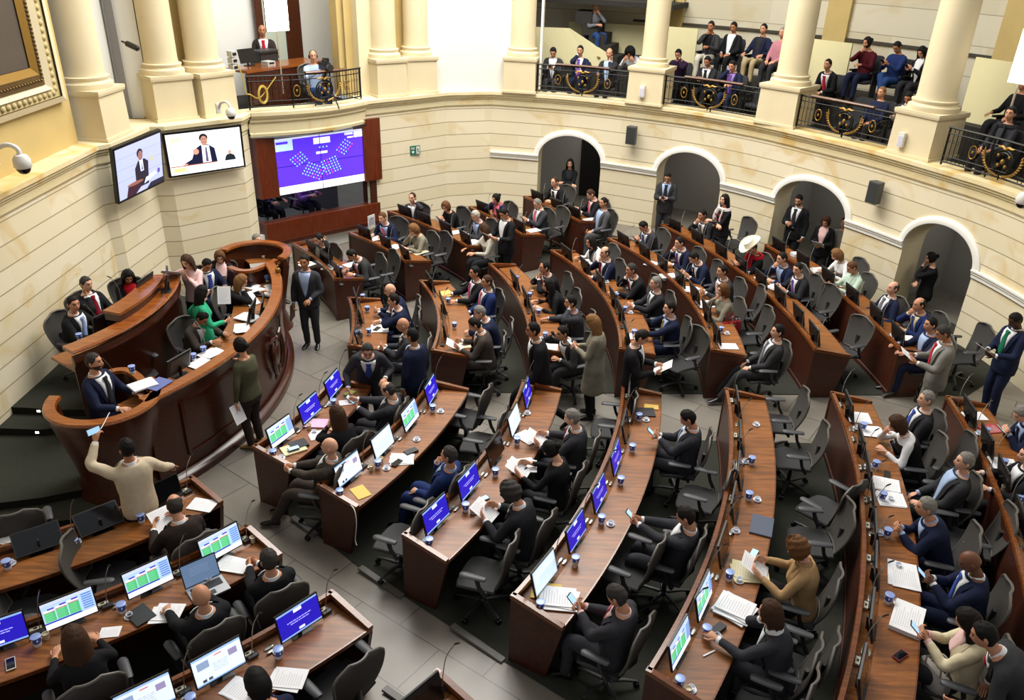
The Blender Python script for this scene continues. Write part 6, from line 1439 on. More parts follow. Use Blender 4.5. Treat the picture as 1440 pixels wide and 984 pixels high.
seat('booth_man', 'person in dark suit and red tie standing in the camera booth', (369, 44), p='stand', floor=F1 + .6, heading=-1.3, coat='brown', tie='tiered', hair='bald', skin='t', s=1.0) if False else None
u, z = offc(W_S, 1.9).hit(369, 44); q = offc(W_S, 1.9).pt(u); person('booth_man', 'person in dark suit and red tie standing in the camera booth', pos=(q[0], q[1], z - 1.63), heading=-1.3, p='stand', coat='brown', tie='tiered', hair='bald', skin='t', lh=(-.2, .3, 1.02), rh=(.2, .3, 1.02))
mb = MB(); mb.box((q[0], q[1], (z - 1.63 + F1) / 2 + .07), (.9, .9, z - 1.63 - F1 - .14)); mb.build('floor_booth_step', M_GCARP, kind='structure', smooth=False)
p_ = boothpt(369, 60, 1.5); mb = MB(); mb.box((0, 0, .35), (.55, .3, .7)); mb.box((0, .155, .5), (.5, .02, .3)); mb.box((0, .02, .72), (.6, .36, .04)); e_ = mb.build('dark_cabinet', M_FRAME, smooth=False); e_.location = (p_[0], p_[1], F1 + .5); e_.rotation_euler = (0, 0, hdS - PI / 2); tag(e_, 'dark equipment cabinet in front of the red-tied booth person', 'cabinet')
u, z = offc(W_S, .35).hit(441, 78); q = offc(W_S, .35).pt(u); person('cameraman', 'camera operator with headphones in blue striped shirt, camera booth', pos=(q[0], q[1], z - 1.26), heading=-.9, p='camera', st=0, outfit='shirt', coat='lblue', pants='jeans', hair='bald', skin='m', lh=(-.12, .34, .98), rh=(.16, .36, .94), head=(-15, 0))
CMN = PEOPLE['cameraman']
mb = MB(); hh = CMN['root']; mb.tube([np.array(CMN['head']) - CMN['o'] + q2 for q2 in (np.array([-.085, 0, 0]), np.array([-.06, 0, .1]), np.array([0, 0, .13]), np.array([.06, 0, .1]), np.array([.085, 0, 0]))], .011, 6)
hp_ = MB(); Rw = CMN['R']; hc0 = (np.array(CMN['head']) - CMN['o']) @ Rw
hp_.tube([hc0 + v for v in map(np.array, ((-.085, 0, 0), (-.065, 0, .09), (0, 0, .125), (.065, 0, .09), (.085, 0, 0)))], .012, 6)
for s in (-1, 1): hp_.sphere(hc0 + np.array([s * .085, 0, -.005]), (.02, .04, .045), 8)
hp_.build('headphones', M_BLACK, CMN['root'])
cam_ = empty('video_camera', np.array(CMN['o']) + Rw @ np.array([-.02, .48, 1.0]), CMN['hd'] - PI / 2, 'black video camera on a stand held by the booth operator', 'camera')
mb = MB(); mb.box((0, 0, .1), (.13, .34, .16)); mb.box((0, .02, .2), (.05, .2, .04)); mb.build('body', M_BLACK, cam_); mb = MB(); mb.tube([(0, .17, .1), (0, .30, .1)], [.06, .07], 14); mb.build('lens', M_FRAME, cam_); mb = MB(); mb.box((-.09, -.12, .2), (.1, .12, .09)); mb.build('viewfinder', M_BLACK, cam_)
mb = MB(); mb.tube([(0, 0, .02), (0, 0, -.55)], .03, 8)
for k in range(3): mb.tube([(0, 0, -.1), (.3 * math.cos(k * 2.1), .3 * math.sin(k * 2.1), -.75)], .015, 6)
mb.build('tripod', M_FRAME, cam_)
place_chair(CMN['o'][0], CMN['o'][1], CMN['hd'], 'dark office chair of the booth camera operator', z=CMN['o'][2])
# --- glowing video lamps
M_LAMP = mat('video_lamp_panel', '#fff3dd', emit=9)
def lamp(label, c, w, h, hd, pole):
    root = empty('video_lamp', c, hd - PI / 2, label, 'lamp'); mb = MB(); mb.box((0, 0, 0), (w, .04, h)); mb.build('lamp_panel', M_LAMP, root, smooth=False)
    mb = MB(); mb.box((0, -.04, 0), (w * 1.02, .03, h * 1.01)); mb.build('housing', M_FRAME, root, smooth=False)
    mb = MB(); mb.tube([(0, -.05, -h / 2), (0, -.05, -h / 2 - pole)], .014, 8); mb.tube([(0, -.05, -h / 2), (0, -.05, -h / 2 - pole * .4)], .02, 8); mb.build('stand', mat('pale_lamp_pole', '#b5ab98', .4, metal=.3), root); return root
q = boothpt(388, 8, .1); lamp('bright white video lamp on a pole at the camera booth railing', q, .50, .95, hdS - .2, 1.25)
cv = offc(W_R, .9); q = cv.P(1441, 80); lamp('bright white video lamp over the right gallery', q, .32, .86, 3.6, 1.1)
# yellow cable looped on the booth railing
y0 = [boothpt(x, y, -.2) for x, y in ((333, 90), (340, 105), (346, 130), (352, 133), (362, 138), (370, 133), (388, 108))]
mb = MB(); mb.tube(catmull(y0, 6), .012, 6)
cc_ = boothpt(370, 133, -.26); tS = np.array([-nS[1], nS[0], 0])
for k in range(4): mb.tube([cc_ + tS * (.10 + .01 * k) * math.cos(a) + np.array([0, 0, (.15 + .01 * k) * math.sin(a)]) for a in np.linspace(0, 2 * PI, 21)], .011, 5)
tag(mb.build('yellow_cable', mat('yellow_cable', '#b49a3c', .5)), 'yellow cable looped and coiled over the booth railing', 'cable')
# --- dome cameras, loudspeakers, signs
M_WPL = mat('white_plastic', '#d9d7d0', .4)
def dome(label, c, hd, s=1.):
    root = empty('dome_camera', c, hd - PI / 2, label, 'camera', 'white dome cameras'); root.scale = (s,) * 3
    mb = MB(); mb.lathe([(.03, .17), (.07, .16), (.10, .11), (.105, .02), (.09, 0), (.0, 0)], n=18); mb.build('housing', M_WPL, root)
    mb = MB(); mb.sphere((0, 0, 0), (.085, .085, .08), 14); mb.build('dome', mat('black_glass_dome', '#08080a', .1), root)
    mb = MB(); mb.tube(catmull([(0, 0, .15), (0, -.02, .24), (0, -.12, .28), (0, -.25, .24), (0, -.32, .14)], 4), .03, 8); mb.box((0, -.34, .12), (.12, .04, .22)); mb.build('arm', M_WPL, root)
c2 = offc(W_L, -.42); dome('white dome security camera on the left stone wall', c2.P(33, 236), 0, 1.1)
c2 = offc(W_M, -.5); dome('white dome security camera above the wide television', c2.P(325, 163), math.atan2(W_M.nrm(4)[1], W_M.nrm(4)[0]), .9)
c2 = offc(W_R, -.45); q = c2.P(1437, 286); dome('white dome security camera at the right photo edge', q, math.pi, 1.0)
def wallbox(name, cv, quad_c, size, off, label, m, cat, group=None, tiltd=0):
    u, z = cv.hit(*quad_c); p = cv.pt(u) + cv.nrm(u) * off; n = cv.nrm(u); root = empty(name, (p[0], p[1], z), math.atan2(n[1], n[0]) - PI / 2, label, cat, group); return root
for px_, lab in (((892, 188), 'dark wall loudspeaker between the first and second arches'), ((1240, 269), 'dark wall loudspeaker between the third and fourth arches')):
    r0 = wallbox('wall_loudspeaker', W_R, px_, None, .2, lab, None, 'loudspeaker', 'wall loudspeakers'); mb = MB()
    mb.rings([[(x * .125 * k, y, z * .21) for x, z in ((-1, -1), (1, -1), (1, 1), (-1, 1))] for k, y in ((.8, -.1), (1, .06), (.96, .08))]); mb.build('cabinet', mat('charcoal_speaker', '#4a4b4a', .6), r0, smooth=False); mb = MB(); mb.box((0, .083, 0), (.21, .006, .37)); mb.build('grille', mat('dark_grille', '#2c2e2e', .8), r0, smooth=False); mb = MB(); mb.tube([(0, -.08, 0), (0, -.2, .02)], .02, 6); mb.build('bracket', M_FRAME, r0)
for nm, px_, lab in (('g', (904, 128), 'small white box on the pedestal between the first two gallery bays'), ('i', (1270, 196), 'small white box on the pedestal between the last two gallery bays')):
    A, B, c, t, n, w = PEDP[nm]; cv = Curve([A, B]); cv.n = [n, n]; u, z = cv.hit(*px_); p = cv.pt(u) + n * .05
    mb = MB(); mb.box((0, 0, 0), (.12, .07, .26)); mb.box((0, .037, -.02), (.09, .006, .18), mi=1); o_ = mb.build('white_wall_box', [M_WPL, mat('pale_lilac_cover', '#c6c3d2', .5)], smooth=False); o_.location = (p[0], p[1], z); o_.rotation_euler = (0, 0, math.atan2(n[1], n[0]) - PI / 2); tag(o_, lab, 'wall box', 'white boxes on pedestals')
u, z = W_B.hit(583, 211); n = W_B.nrm(u); p = W_B.pt(u) + n * .02; root = empty('exit_sign', (p[0], p[1], z), math.atan2(n[1], n[0]) - PI / 2, 'green emergency exit sign on the stone wall right of the big screen', 'sign'); M_GR = mat('exit_green', '#1f6a58', .4)
mb = MB(); mb.box((0, 0, 0), (.27, .02, .22)); mb.build('plate', M_GR, root, smooth=False); mb = MB()
# white pictogram: door with a running figure, lettering lines and a down arrow (as seen from the front, +x is on the viewer's left)
mb.box((-.075, .011, 0), (.085, .004, .18)); mb.build('door_symbol', M_WHITE, root, smooth=False); mb = MB()
mb.sphere((-.07, .014, .055), (.013, .003, .013), 8); mb.tube([(-.07, .014, .04), (-.075, .014, -.01)], .012, 5); mb.tube([(-.075, .014, -.01), (-.055, .014, -.04), (-.06, .014, -.08)], .008, 5); mb.tube([(-.075, .014, -.01), (-.095, .014, -.035), (-.11, .014, -.06)], .008, 5); mb.tube([(-.07, .014, .03), (-.045, .014, .015)], .006, 5); mb.tube([(-.07, .014, .03), (-.095, .014, .01)], .006, 5); mb.build('running_figure', M_GR, root); mb = MB()
for zz, ww in ((.065, .11), (.035, .09)):
    for k in range(5): mb.box((.06 - (k - 2) * ww / 5, .011, zz), (ww / 5 * .7, .004, .016))
mb.add([(.09, .0125, -.01), (.03, .0125, -.01), (.03, .0125, -.04), (.06, .0125, -.08), (.09, .0125, -.04)], [(0, 1, 2, 3, 4)]); mb.build('lettering_and_arrow', M_WHITE, root, smooth=False)
p = offc(W_M, .0).P(171, 58); mb = MB(); mb.tube([(0, 0, 0), (.07, -.02, -.02), (.1, -.03, -.03), (.30, -.08, -.1), (.32, -.085, -.105)], [.015, .02, .05, .05, .03], 10); o_ = mb.build('black_microphone', M_BLACK); o_.location = tuple(p); tag(o_, 'black shotgun microphone on the grey window bar', 'microphone')
# --- gallery audience on dark upholstered seats
M_UPH = mat('charcoal_upholstery', '#2b2c31', .8)
GS = {}
def make_gseat():
    root = empty('gallery_seat'); mb = MB(); mb.rings([[(x * k * .24, -.02 + y * k * .23, z) for x, y in ((-1, -.9), (1, -.9), (1, .7), (.8, 1), (-.8, 1), (-1, .7))] for k, z in ((.9, .38), (1, .40), (1, .44), (.9, .46))]); mb.build('seat', M_UPH, root)
    mb = MB(); mb.rings([[(x * w, -.24 - z * .18 + y, .44 + z) for x, y in ((-1, -.03), (1, -.03), (1, .03), (-1, .03))] for z, w in ((0, .21), (.1, .235), (.42, .235), (.5, .2), (.52, .15))]); mb.build('backrest', M_UPH, root)
    mb = MB()
    for s in (-1, 1): mb.box((s * .27, -.05, .63), (.05, .34, .04)); mb.box((s * .27, -.08, .2), (.03, .2, .86))
    mb.build('arm_frame', M_FRAME, root); return root
def gperson(key, label, px, fl, **k):
    r = person(key, label, px=px, floor=fl, **k); place(GS, make_gseat, 'g', r['o'], r['hd'] - PI / 2, 'dark gallery seat of the ' + short(label, 10), 'seat', 'gallery seats'); return r
def inward(x, y): u, _ = W_R.hit(x, y); n = W_R.nrm(u); return math.atan2(n[1], n[0])
def G(key, label, px, fl, **k): return gperson(key, label, px, fl, heading=inward(px[0], px[1] + 60), **k)
FA = F1 - .0
G('g1', 'person in grey suit looking at a phone, first gallery bay', (778, 73), 3.06, p='phone', coat='dgrey', shirt='white', tie=None, hc='black', skin='m')
G('g2', 'person in blue suit and lilac tie, first gallery bay', (816, 71), FA, p='facer', coat='navy', tie='tpurp', hc='black', skin='m', head=(0, -4), lean=2)
G('g3', 'balding person in dark suit with hand at mouth, first gallery bay', (857, 75), FA, p='chinl', coat='dark', shirt='lblue', tie=None, hair='fringe', hc='dgrey', skin='m', lean=-2)
G('g4', 'person with big dark curly hair leaning on the railing, first gallery bay', (886, 74), 3.16, p='write', outfit='shirt', coat='white', fem=True, hair='afro', hc='black', skin='m', lean=40, lh=(-.16, .5, .9), rh=(.1, .5, .9))
G('g5', 'person in plum shirt with hand over the face, second gallery bay', (954, 76), 3.2, p='facel', outfit='shirt', coat='purple', pants='black', hc='black', skin='m', lean=20)
G('g6', 'person in dark suit and white shirt, front row of the second gallery bay', (995, 86), FA, p='clasp', coat='dark', shirt='white', tie='dark', hc='black', skin='t', head=(0, -20))
G('g7', 'person in dark suit and violet tie covering the eyes, second gallery bay', (1030, 92), FA, p='facer', coat='navy', shirt='lav', tie='tpurp', hc='black', skin='m')
G('g8', 'person in grey jacket and white trousers, back row of the second gallery bay', (1000, 37), F2, p='chinr', outfit='blazer', coat='dgrey', shirt='black', tie=None, pants='offw', hc='black', skin='t')
G('g9', 'person in black jacket and white shirt, back row of the second gallery bay', (1032, 38), F2, p='lap', coat='black', shirt='white', tie=None, hc='black', skin='t', head=(0, -15), fat=.03)
G('g10', 'person in navy jacket and beige trousers, back row of the second gallery bay', (1074, 41), F2, p='arms', outfit='blazer', coat='navy', shirt='dark', tie=None, pants='khaki', hc='black', skin='m')
G('g11', 'person in checked red shirt half behind the column', (1101, 46), F2, p='lap', outfit='shirt', coat='check', pants='dark', hc='grey', skin='m')
G('g12', 'person in dark suit and red tie sitting forward, third gallery bay', (1164, 91), 3.3, p='knees', coat='black', tie='tiered', hc='black', skin='m')
G('g13', 'person in burgundy shirt with hand at the chin, third gallery bay', (1220, 60), F2 - .03, p='chinr', outfit='shirt', coat='burg', pants='navy', hair='bun', hc='black', skin='m', head=(-10, -12), beard=True)
G('g14', 'person in blue sweater and jeans with crossed leg, third gallery bay', (1262, 66), F2 - .05, p='phone', outfit='sweater', coat='blue', pants='jeans', hc='black', skin='t', cross=True)
G('g15', 'dark-haired person in black looking at a phone, third gallery bay', (1297, 73), F2 - .08, p='phone', outfit='blazer', coat='black', shirt='white', tie=None, fem=True, hair='long', hc='black', skin='m')
G('g16', 'young fair-haired person in navy at the railing, third gallery bay', (1240, 130), 3.12, p='lap', outfit='sweater', coat='navy', hc='dblond', skin='m', s=.92)
G('g17', 'person in dark suit and white shirt behind the column pedestal', (1278, 137), 3.0, p='read', coat='char', shirt='white', tie='tblue', hc='black', skin='t', yaw=20)
G('g18', 'person in dark jacket and scarf looking aside, right gallery bay', (1421, 160), 3.12, p='lap', outfit='sweater', coat='char', hc='black', skin='m', head=(20, 0), fat=.03)
G('g19', 'person in black in the back row at the right photo edge', (1440, 118), 3.5, p='arms', outfit='sweater', coat='black', hc='black', skin='m')
u, z = CV2.hit(832, 10); q = CV2.pt(u) - CV2.nrm(u) * .42; person('stairman', 'person in grey shirt and jeans sitting on the gallery stairs', pos=(q[0], q[1], z - 1.22), heading=inward(832, 60) + .9, p='chinl', outfit='shirt', coat='tgrey', pants='jeans', hc='black', skin='m', shoes='t')
u, z = CV2.hit(797, 0); q = CV2.pt(u) - CV2.nrm(u) * .8; person('landingman', 'person in dark suit standing on the stair landing, head out of frame', pos=(q[0], q[1], 5.42), heading=inward(797, 60) + .6, p='stand', coat='char', tie=None, hc='black', skin='m')
for (x, y), fl, lab in (((1068, 122), 3.02, 'empty dark gallery seat at the railing, second gallery bay'), ((1204, 146), 3.0, 'empty dark gallery seat at the railing, third gallery bay'), ((1357, 105), 3.6, 'empty dark gallery seat behind the last column')):
    p = at(x, y, fl + .85); place(GS, make_gseat, 'g', (p[0], p[1], fl), inward(x, y + 40) - PI / 2, lab, 'seat', 'gallery seats')

mb = MB(); mb.tube([np.array([*(W_S.pt(t * W_S.u[-1]) + nS * (.08 + .28 * math.sin(PI * t))), 2.83 - .02 * math.sin(PI * t)]) for t in np.linspace(0, 1, 18)], .012, 5); tag(mb.build('black_cable', M_BLACK), 'black cable running along the balcony underside above the big screen', 'cable')
p = at(521, 312, .75); o_ = MB().box((0, 0, 0), (.24, .02, .32)).box((0, .012, .02), (.18, .004, .16), mi=1).build('printed_board', [M_WPL, mat('faded_lilac_print', '#a9a3b8', .7)], smooth=False); o_.location = (p[0], p[1] + .1, .72); o_.rotation_euler = (0, 0, hdS - PI / 2); tag(o_, 'small printed white board leaning below the screen surround', 'poster')
# ------------------------------------------------------------------ papers, phones, cups and other things lying about
def on(x, y, dn, lift=.0): D = DK[dn]; return at(x, y, D.z + .768 + lift)
def deskpaper(x, y, dn, label, rot=0, **k):
    p = on(x, y, dn); hd = math.atan2(CC[1] - p[1], CC[0] - p[0]); return paper(p[0], p[1], p[2], hd - PI / 2 + math.radians(rot), label, **k)
W_ = dict(w=.21, h=.297)
PAPERS = [
 (445, 595, 'D1', 'pink papers in front of the long-haired person, first near-block desk', 20, dict(m=M_PINKP, n=2)), (446, 613, 'D1', 'crumpled white papers at the first near-block desk', 50, dict(w=.16, h=.2, n=2)), (487, 566, 'D1', 'small white sheet at the cross aisle end of the first near-block desk', 30, dict(w=.14, h=.2)),
 (413, 632, 'D1', 'cream notebook at the near end of the first near-block desk', 60, dict(m=M_PAPERC, t=.02, text=False)), (420, 626, 'D1', 'black tablet cover at the near end of the first near-block desk', 60, dict(m=M_FOLD, w=.18, h=.22, t=.03, text=False, name='tablet_cover', category='tablet')),
 (492, 554, 'D1', 'yellow-green snack packet at the first near-block desk', 70, dict(m=mat('lime_wrapper', '#9aa52e', .4), w=.1, h=.16, t=.02, text=False, name='snack_packet', category='packet')),
 (507, 692, 'D2', 'yellow envelope at the near end of the second near-block desk', -25, dict(m=M_YEL, w=.17, h=.24, text=False, name='envelope', category='envelope')), (565, 647, 'D2', 'white papers under a phone, second near-block desk', 30, dict(n=2)), (578, 636, 'D2', 'black wallet on the second near-block desk', 60, dict(m=M_FOLD, w=.09, h=.17, t=.03, text=False, name='wallet', category='wallet')),
 (735, 656, 'D3', 'thick cream and white paper stack before the leather jacket', 25, dict(n=3, w=.25, h=.32, t=.012)), (741, 615, 'D3', 'white papers beside the grey-haired reader, third near-block desk', -35, dict(n=2)),
 (784, 843, 'D4', 'big white paper stack at the near end of the fourth near-block desk', 20, dict(n=4, w=.26, h=.36, t=.008)), (768, 831, 'D4', 'yellow folder edge under the white stack, fourth near-block desk', 24, dict(m=M_YEL, w=.22, h=.3, t=.004, text=False)), (908, 580, 'D4', 'black folder at the cross aisle end of the fourth near-block desk', 10, dict(m=M_FOLD, t=.015, text=False, w=.22, h=.25, name='folder', category='folder')), (916, 572, 'D4', 'yellow pad under the black folder, fourth near-block desk', 0, dict(m=M_YEL, w=.12, h=.2, text=False)),
 (1056, 806, 'D5', 'pale yellow papers before the camel jacket, fifth near-block desk', 15, dict(m=M_PAPERC, n=3, w=.26, h=.36)), (1030, 858, 'D5', 'thick white open document before the brown-haired reader', -10, dict(n=5, w=.26, h=.34, t=.012)), (1071, 740, 'D5', 'closed dark laptop on the fifth near-block desk', 0, dict(m=mat('blue_grey_laptop', '#4d5668', .35), w=.34, h=.24, t=.02, text=False, name='closed_laptop', category='laptop')), (1009, 886, 'D5', 'black spectacle case on the fifth near-block desk', 70, dict(m=M_FOLD, w=.08, h=.17, t=.035, text=False, name='spectacle_case', category='case')), (997, 919, 'D5', 'white pen on the fifth near-block desk', 60, dict(w=.012, h=.14, t=.01, text=False, name='pen', category='pen')),
 (1208, 588, 'D6', 'white open document nearest the cross aisle, sixth near-block desk', 0, dict(n=2, w=.25)), (1224, 606, 'D6', 'second white document from the cross aisle, sixth near-block desk', 5, dict(n=2, w=.25)), (1245, 682, 'D6', 'white papers before the grey jacket, upper of two, sixth near-block desk', -5, dict(n=2, w=.26)), (1252, 703, 'D6', 'white papers before the grey jacket, lower of two, sixth near-block desk', 8, dict(n=2, w=.26)), (1268, 808, 'D6', 'white open document with a green pen before the bald reader', 0, dict(n=2, w=.40, h=.27)), (1275, 872, 'D6', 'thick white book before the cream jacket, sixth near-block desk', -8, dict(w=.42, h=.27, t=.045)), (1247, 668, 'D6', 'black folded phone case on the sixth near-block desk', 80, dict(m=M_FOLD, w=.07, h=.15, t=.02, text=False, name='phone_case', category='case')),
 (1412, 652, 'D7', 'white open document at the outermost near-block desk', 0, dict(n=2, w=.26)), (1392, 603, 'D7', 'red and white magazine at the outermost near-block desk', 20, dict(m=mat('red_magazine', '#a83a3c', .5), w=.21, h=.28)), (1370, 585, 'D7', 'white sheet beside the red magazine', 10, {}),
 (285, 710, 'B1', 'white printed sheet at the aisle end of the first corner-block desk', 30, dict(n=2)), (238, 727, 'B1', 'crumpled white tissue at the first corner-block desk', 20, dict(w=.1, h=.12, t=.03, text=False, name='tissue', category='tissue')), (14, 757, 'B1', 'white papers at the left photo edge', 40, dict(n=3)),
 (232, 864, 'B2', 'white papers beside the bald laptop user', 55, dict(n=2, w=.22, h=.26)), (198, 866, 'B2', 'black folder with coloured tabs at the second corner-block desk', 10, dict(m=M_FOLD, t=.02, text=False, w=.19, h=.24, name='folder', category='folder')), (155, 889, 'B2', 'small white sheet beside the long-haired person from behind', 60, dict(w=.13, h=.18)), (330, 794, 'B2', 'white papers before the grey-haired person, second corner-block desk', 25, dict(n=3)),
 (402, 957, 'B3', 'white sheet on the third corner-block desk at right of the writer', 35, dict(n=2)), (338, 972, 'B3', 'white sheets at left of the writer, third corner-block desk', 20, dict(n=2)),
 (432, 372, 'U1', 'white papers before the person in black jacket, first far-block desk', 0, dict(n=2)), (494, 372, 'U1', 'white sheet under the writing hand, first far-block desk', 10, {}), (462, 376, 'U1', 'white papers between the two sitters, first far-block desk', 40, dict(n=2)),
 (527, 336, 'U2', 'white paper pile at the head of the second far-block desk', 0, dict(n=3)), (553, 348, 'U2', 'white papers under the monitor, second far-block desk', 20, dict(n=2)), (584, 352, 'U2', 'open newspaper before the blonde person in grey', 10, dict(m=mat('newsprint', '#c9c0a6', .9), w=.5, h=.34)),
 (640, 327, 'U3', 'white papers before the white-haired person', 0, dict(n=2)), (664, 341, 'U3', 'white papers at the aisle end of the third far-block desk', 15, dict(n=3)), (808, 298, 'U5', 'folded white paper on the outermost far-block desk', 0, dict(t=.05, w=.16)), (830, 309, 'U5', 'white sheet before the grey suit, outermost far-block desk', 0, {}), (750, 324, 'U4', 'white sheet before the phone holder, fourth far-block desk', 0, {}),
 (534, 462, 'R1', 'white papers under a phone, innermost middle-block desk', 0, dict(n=2, w=.3)), (545, 490, 'R1', 'white sheet at the cross aisle end of the innermost middle-block desk', 10, {}), (628, 413, 'R2', 'yellow envelope on the second middle-block desk', 10, dict(m=M_YEL, w=.28, h=.22, text=False, name='envelope', category='envelope')), (648, 486, 'R2', 'cream papers at the aisle end of the second middle-block desk', 10, dict(m=M_PAPERC, n=2)), (770, 487, 'R3', 'open white document at the aisle end of the third middle-block desk', 0, dict(n=2, w=.3)),
 (828, 368, 'R4', 'white papers before the white jacket, fourth middle-block desk', 0, dict(n=2)), (893, 473, 'R4', 'white sheet near the aisle end of the fourth middle-block desk', 0, {}),
 (940, 391, 'R5', 'white papers beside the slate suit, fifth middle-block desk', 0, dict(n=3, t=.02)), (973, 408, 'R5', 'white papers before the pale pink tie, fifth middle-block desk', -20, dict(n=3)), (992, 428, 'R5', 'long white document before the red-haired person', 0, dict(n=2, w=.3)), (1024, 487, 'R5', 'white sheet at the aisle end of the fifth middle-block desk', 0, {}), (916, 371, 'R5', 'white sheet by the navy suit, fifth middle-block desk', 30, {}),
 (1048, 384, 'R6', 'crumpled white paper before the white hat', 0, dict(t=.06, w=.15, h=.15, text=False)), (1090, 405, 'R6', 'white papers before the violet tie, sixth middle-block desk', 20, dict(n=3, t=.015)), (1073, 392, 'R6', 'white sheet before the glasses wearer in light blue', 0, {}),
 (1118, 360, 'R7', 'crumpled white paper at the far end of the outermost middle-block desk', 0, dict(t=.07, w=.15, h=.15, text=False)), (1150, 382, 'R7', 'white papers before the blonde person in white', 0, dict(n=3, t=.02)), (1272, 480, 'R7', 'white papers at the aisle end of the outermost middle-block desk', 0, dict(n=3, t=.02)), (1188, 400, 'R7', 'white sheet before the mint blazer', 0, {}),
]
for x, y, dn, lab, rot, kw in PAPERS: deskpaper(x, y, dn, lab, rot, **kw)
def dphone(x, y, dn, label, rot=0, lift=.012, **k):
    p = on(x, y, dn, lift); hd = math.atan2(CC[1] - p[1], CC[0] - p[0]); return phone(p, None, label, rz=hd - PI / 2 + math.radians(rot), **k)
dphone(413, 630, 'D1', 'white phone on the cream notebook', 60, .045); dphone(558, 650, 'D2', 'black phone on white papers, second near-block desk', 80, .022, lit=False); dphone(733, 660, 'D3', 'black phone on the thick paper stack', 70, .055, lit=False)
dphone(679, 701, 'D3', 'lit phone beside the curly-haired person', 60); dphone(1060, 778, 'D5', 'lit phone above the pale yellow papers', 80); dphone(1266, 921, 'D6', 'phone in a red case on the sixth near-block desk', 60, lit=False, red=True); dphone(15, 933, 'B2', 'white-framed phone with cable at the left photo edge', 0, lit=False, m=M_WPL); dphone(530, 462, 'R1', 'black phone on the papers, innermost middle-block desk', 60, .02, lit=False)
# paper cups
for x, y, dn, lab in ((377, 641, 'D1', 'ivory paper cup at the near corner of the first near-block desk'), (435, 603, 'D1', 'ivory paper cup in the middle of the first near-block desk'), (491, 545, 'D1', 'ivory paper cup at the cross aisle end of the first near-block desk'), (536, 650, 'D2', 'ivory paper cup on the second near-block desk, by the yellow envelope'), (522, 661, 'D2', 'tan paper cup on the second near-block desk, by the white web page'), (664, 721, 'D3', 'ivory paper cup on the third near-block desk'), (808, 797, 'D4', 'paper cup of dark coffee on the fourth near-block desk'), (967, 975, 'D5', 'paper cup of coffee at the bottom edge, fifth near-block desk'), (1410, 690, 'D7', 'ivory paper cup on the outermost near-block desk'), (748, 413, 'R3', 'ivory paper cup on the third middle-block desk'), (356, 762, 'B2', 'tan paper cup at the aisle end of the second corner-block desk'), (66, 898, 'B2', 'ivory paper cup beside the long-haired person from behind')):
    place(PR, make_papercup, 'pcup', on(x, y, dn), 0, lab, 'cup', 'paper cups')
# open laptop on the second corner desk
p = on(292, 828, 'B2'); hd = math.atan2(CC[1] - p[1], CC[0] - p[0]); root = empty('laptop', p, hd - PI / 2 - .1, 'open silver laptop with grey screen before the bald person', 'laptop'); M_SIL = mat('silver_aluminium', '#b4b6ba', .35, metal=.6)
mb = MB(); mb.box((0, -.02, .01), (.36, .25, .018)); mb.build('base', M_SIL, root, smooth=False)
mb = MB(); mb.box((0, .02, .0205), (.30, .10, .003)); mb.build('keyboard', M_BLACK, root, smooth=False); mb = MB(); mb.box((0, -.09, .0205), (.10, .06, .002)); mb.build('touchpad', M_FRAME, root, smooth=False)
t = math.radians(20); V = np.array([0, math.sin(t), math.cos(t)]); N_ = np.array([0, -math.cos(t), math.sin(t)]); b0 = np.array([0, .105, .02]); mb = MB(); mb.rings([[b0 + V * (.12 + sy * .125) + np.array([sx * .18, 0, 0]) + N_ * d for sx, sy in ((1, -1), (-1, -1), (-1, 1), (1, 1))] for d in (-.008, 0)]); mb.build('lid', M_BLACK, root, smooth=False)
mb = MB(); mats = []; pic_mesh(mb, [(0, 0, 1, 1, '#5d7391')] + sum([words(.2, .75, .75 - k * .1, .02, 5, '#7f93ae', k + 40) for k in range(4)], []), .34, .225, b0 + N_ * .001 + V * .008, (1, 0, 0), V, N_, mats); mb.build('screen', mats, root, smooth=False)
# charger cable at the second near-block desk
p0 = on(488, 706, 'D2'); D = DK['D2']; mb = MB(); q1 = at(498, 716, D.z + .80); mb.tube(catmull([p0 + np.array([0, 0, .01]), q1, q1 + np.array([.03, -.06, -.15]), q1 + np.array([.0, -.05, -.4]), q1 + np.array([.02, -.08, -.46])], 6), .006, 6); tag(mb.build('charging_cable', M_WPL), 'white charging cable hanging over the second near-block desk end', 'cable'); mb = MB(); mb.box((0, 0, .012), (.05, .1, .024)); o_ = mb.build('power_bank', mat('red_plastic', '#8c2530', .4), smooth=False); o_.location = tuple(p0); o_.rotation_euler = (0, 0, .7); tag(o_, 'red power bank on the second near-block desk end', 'power bank')
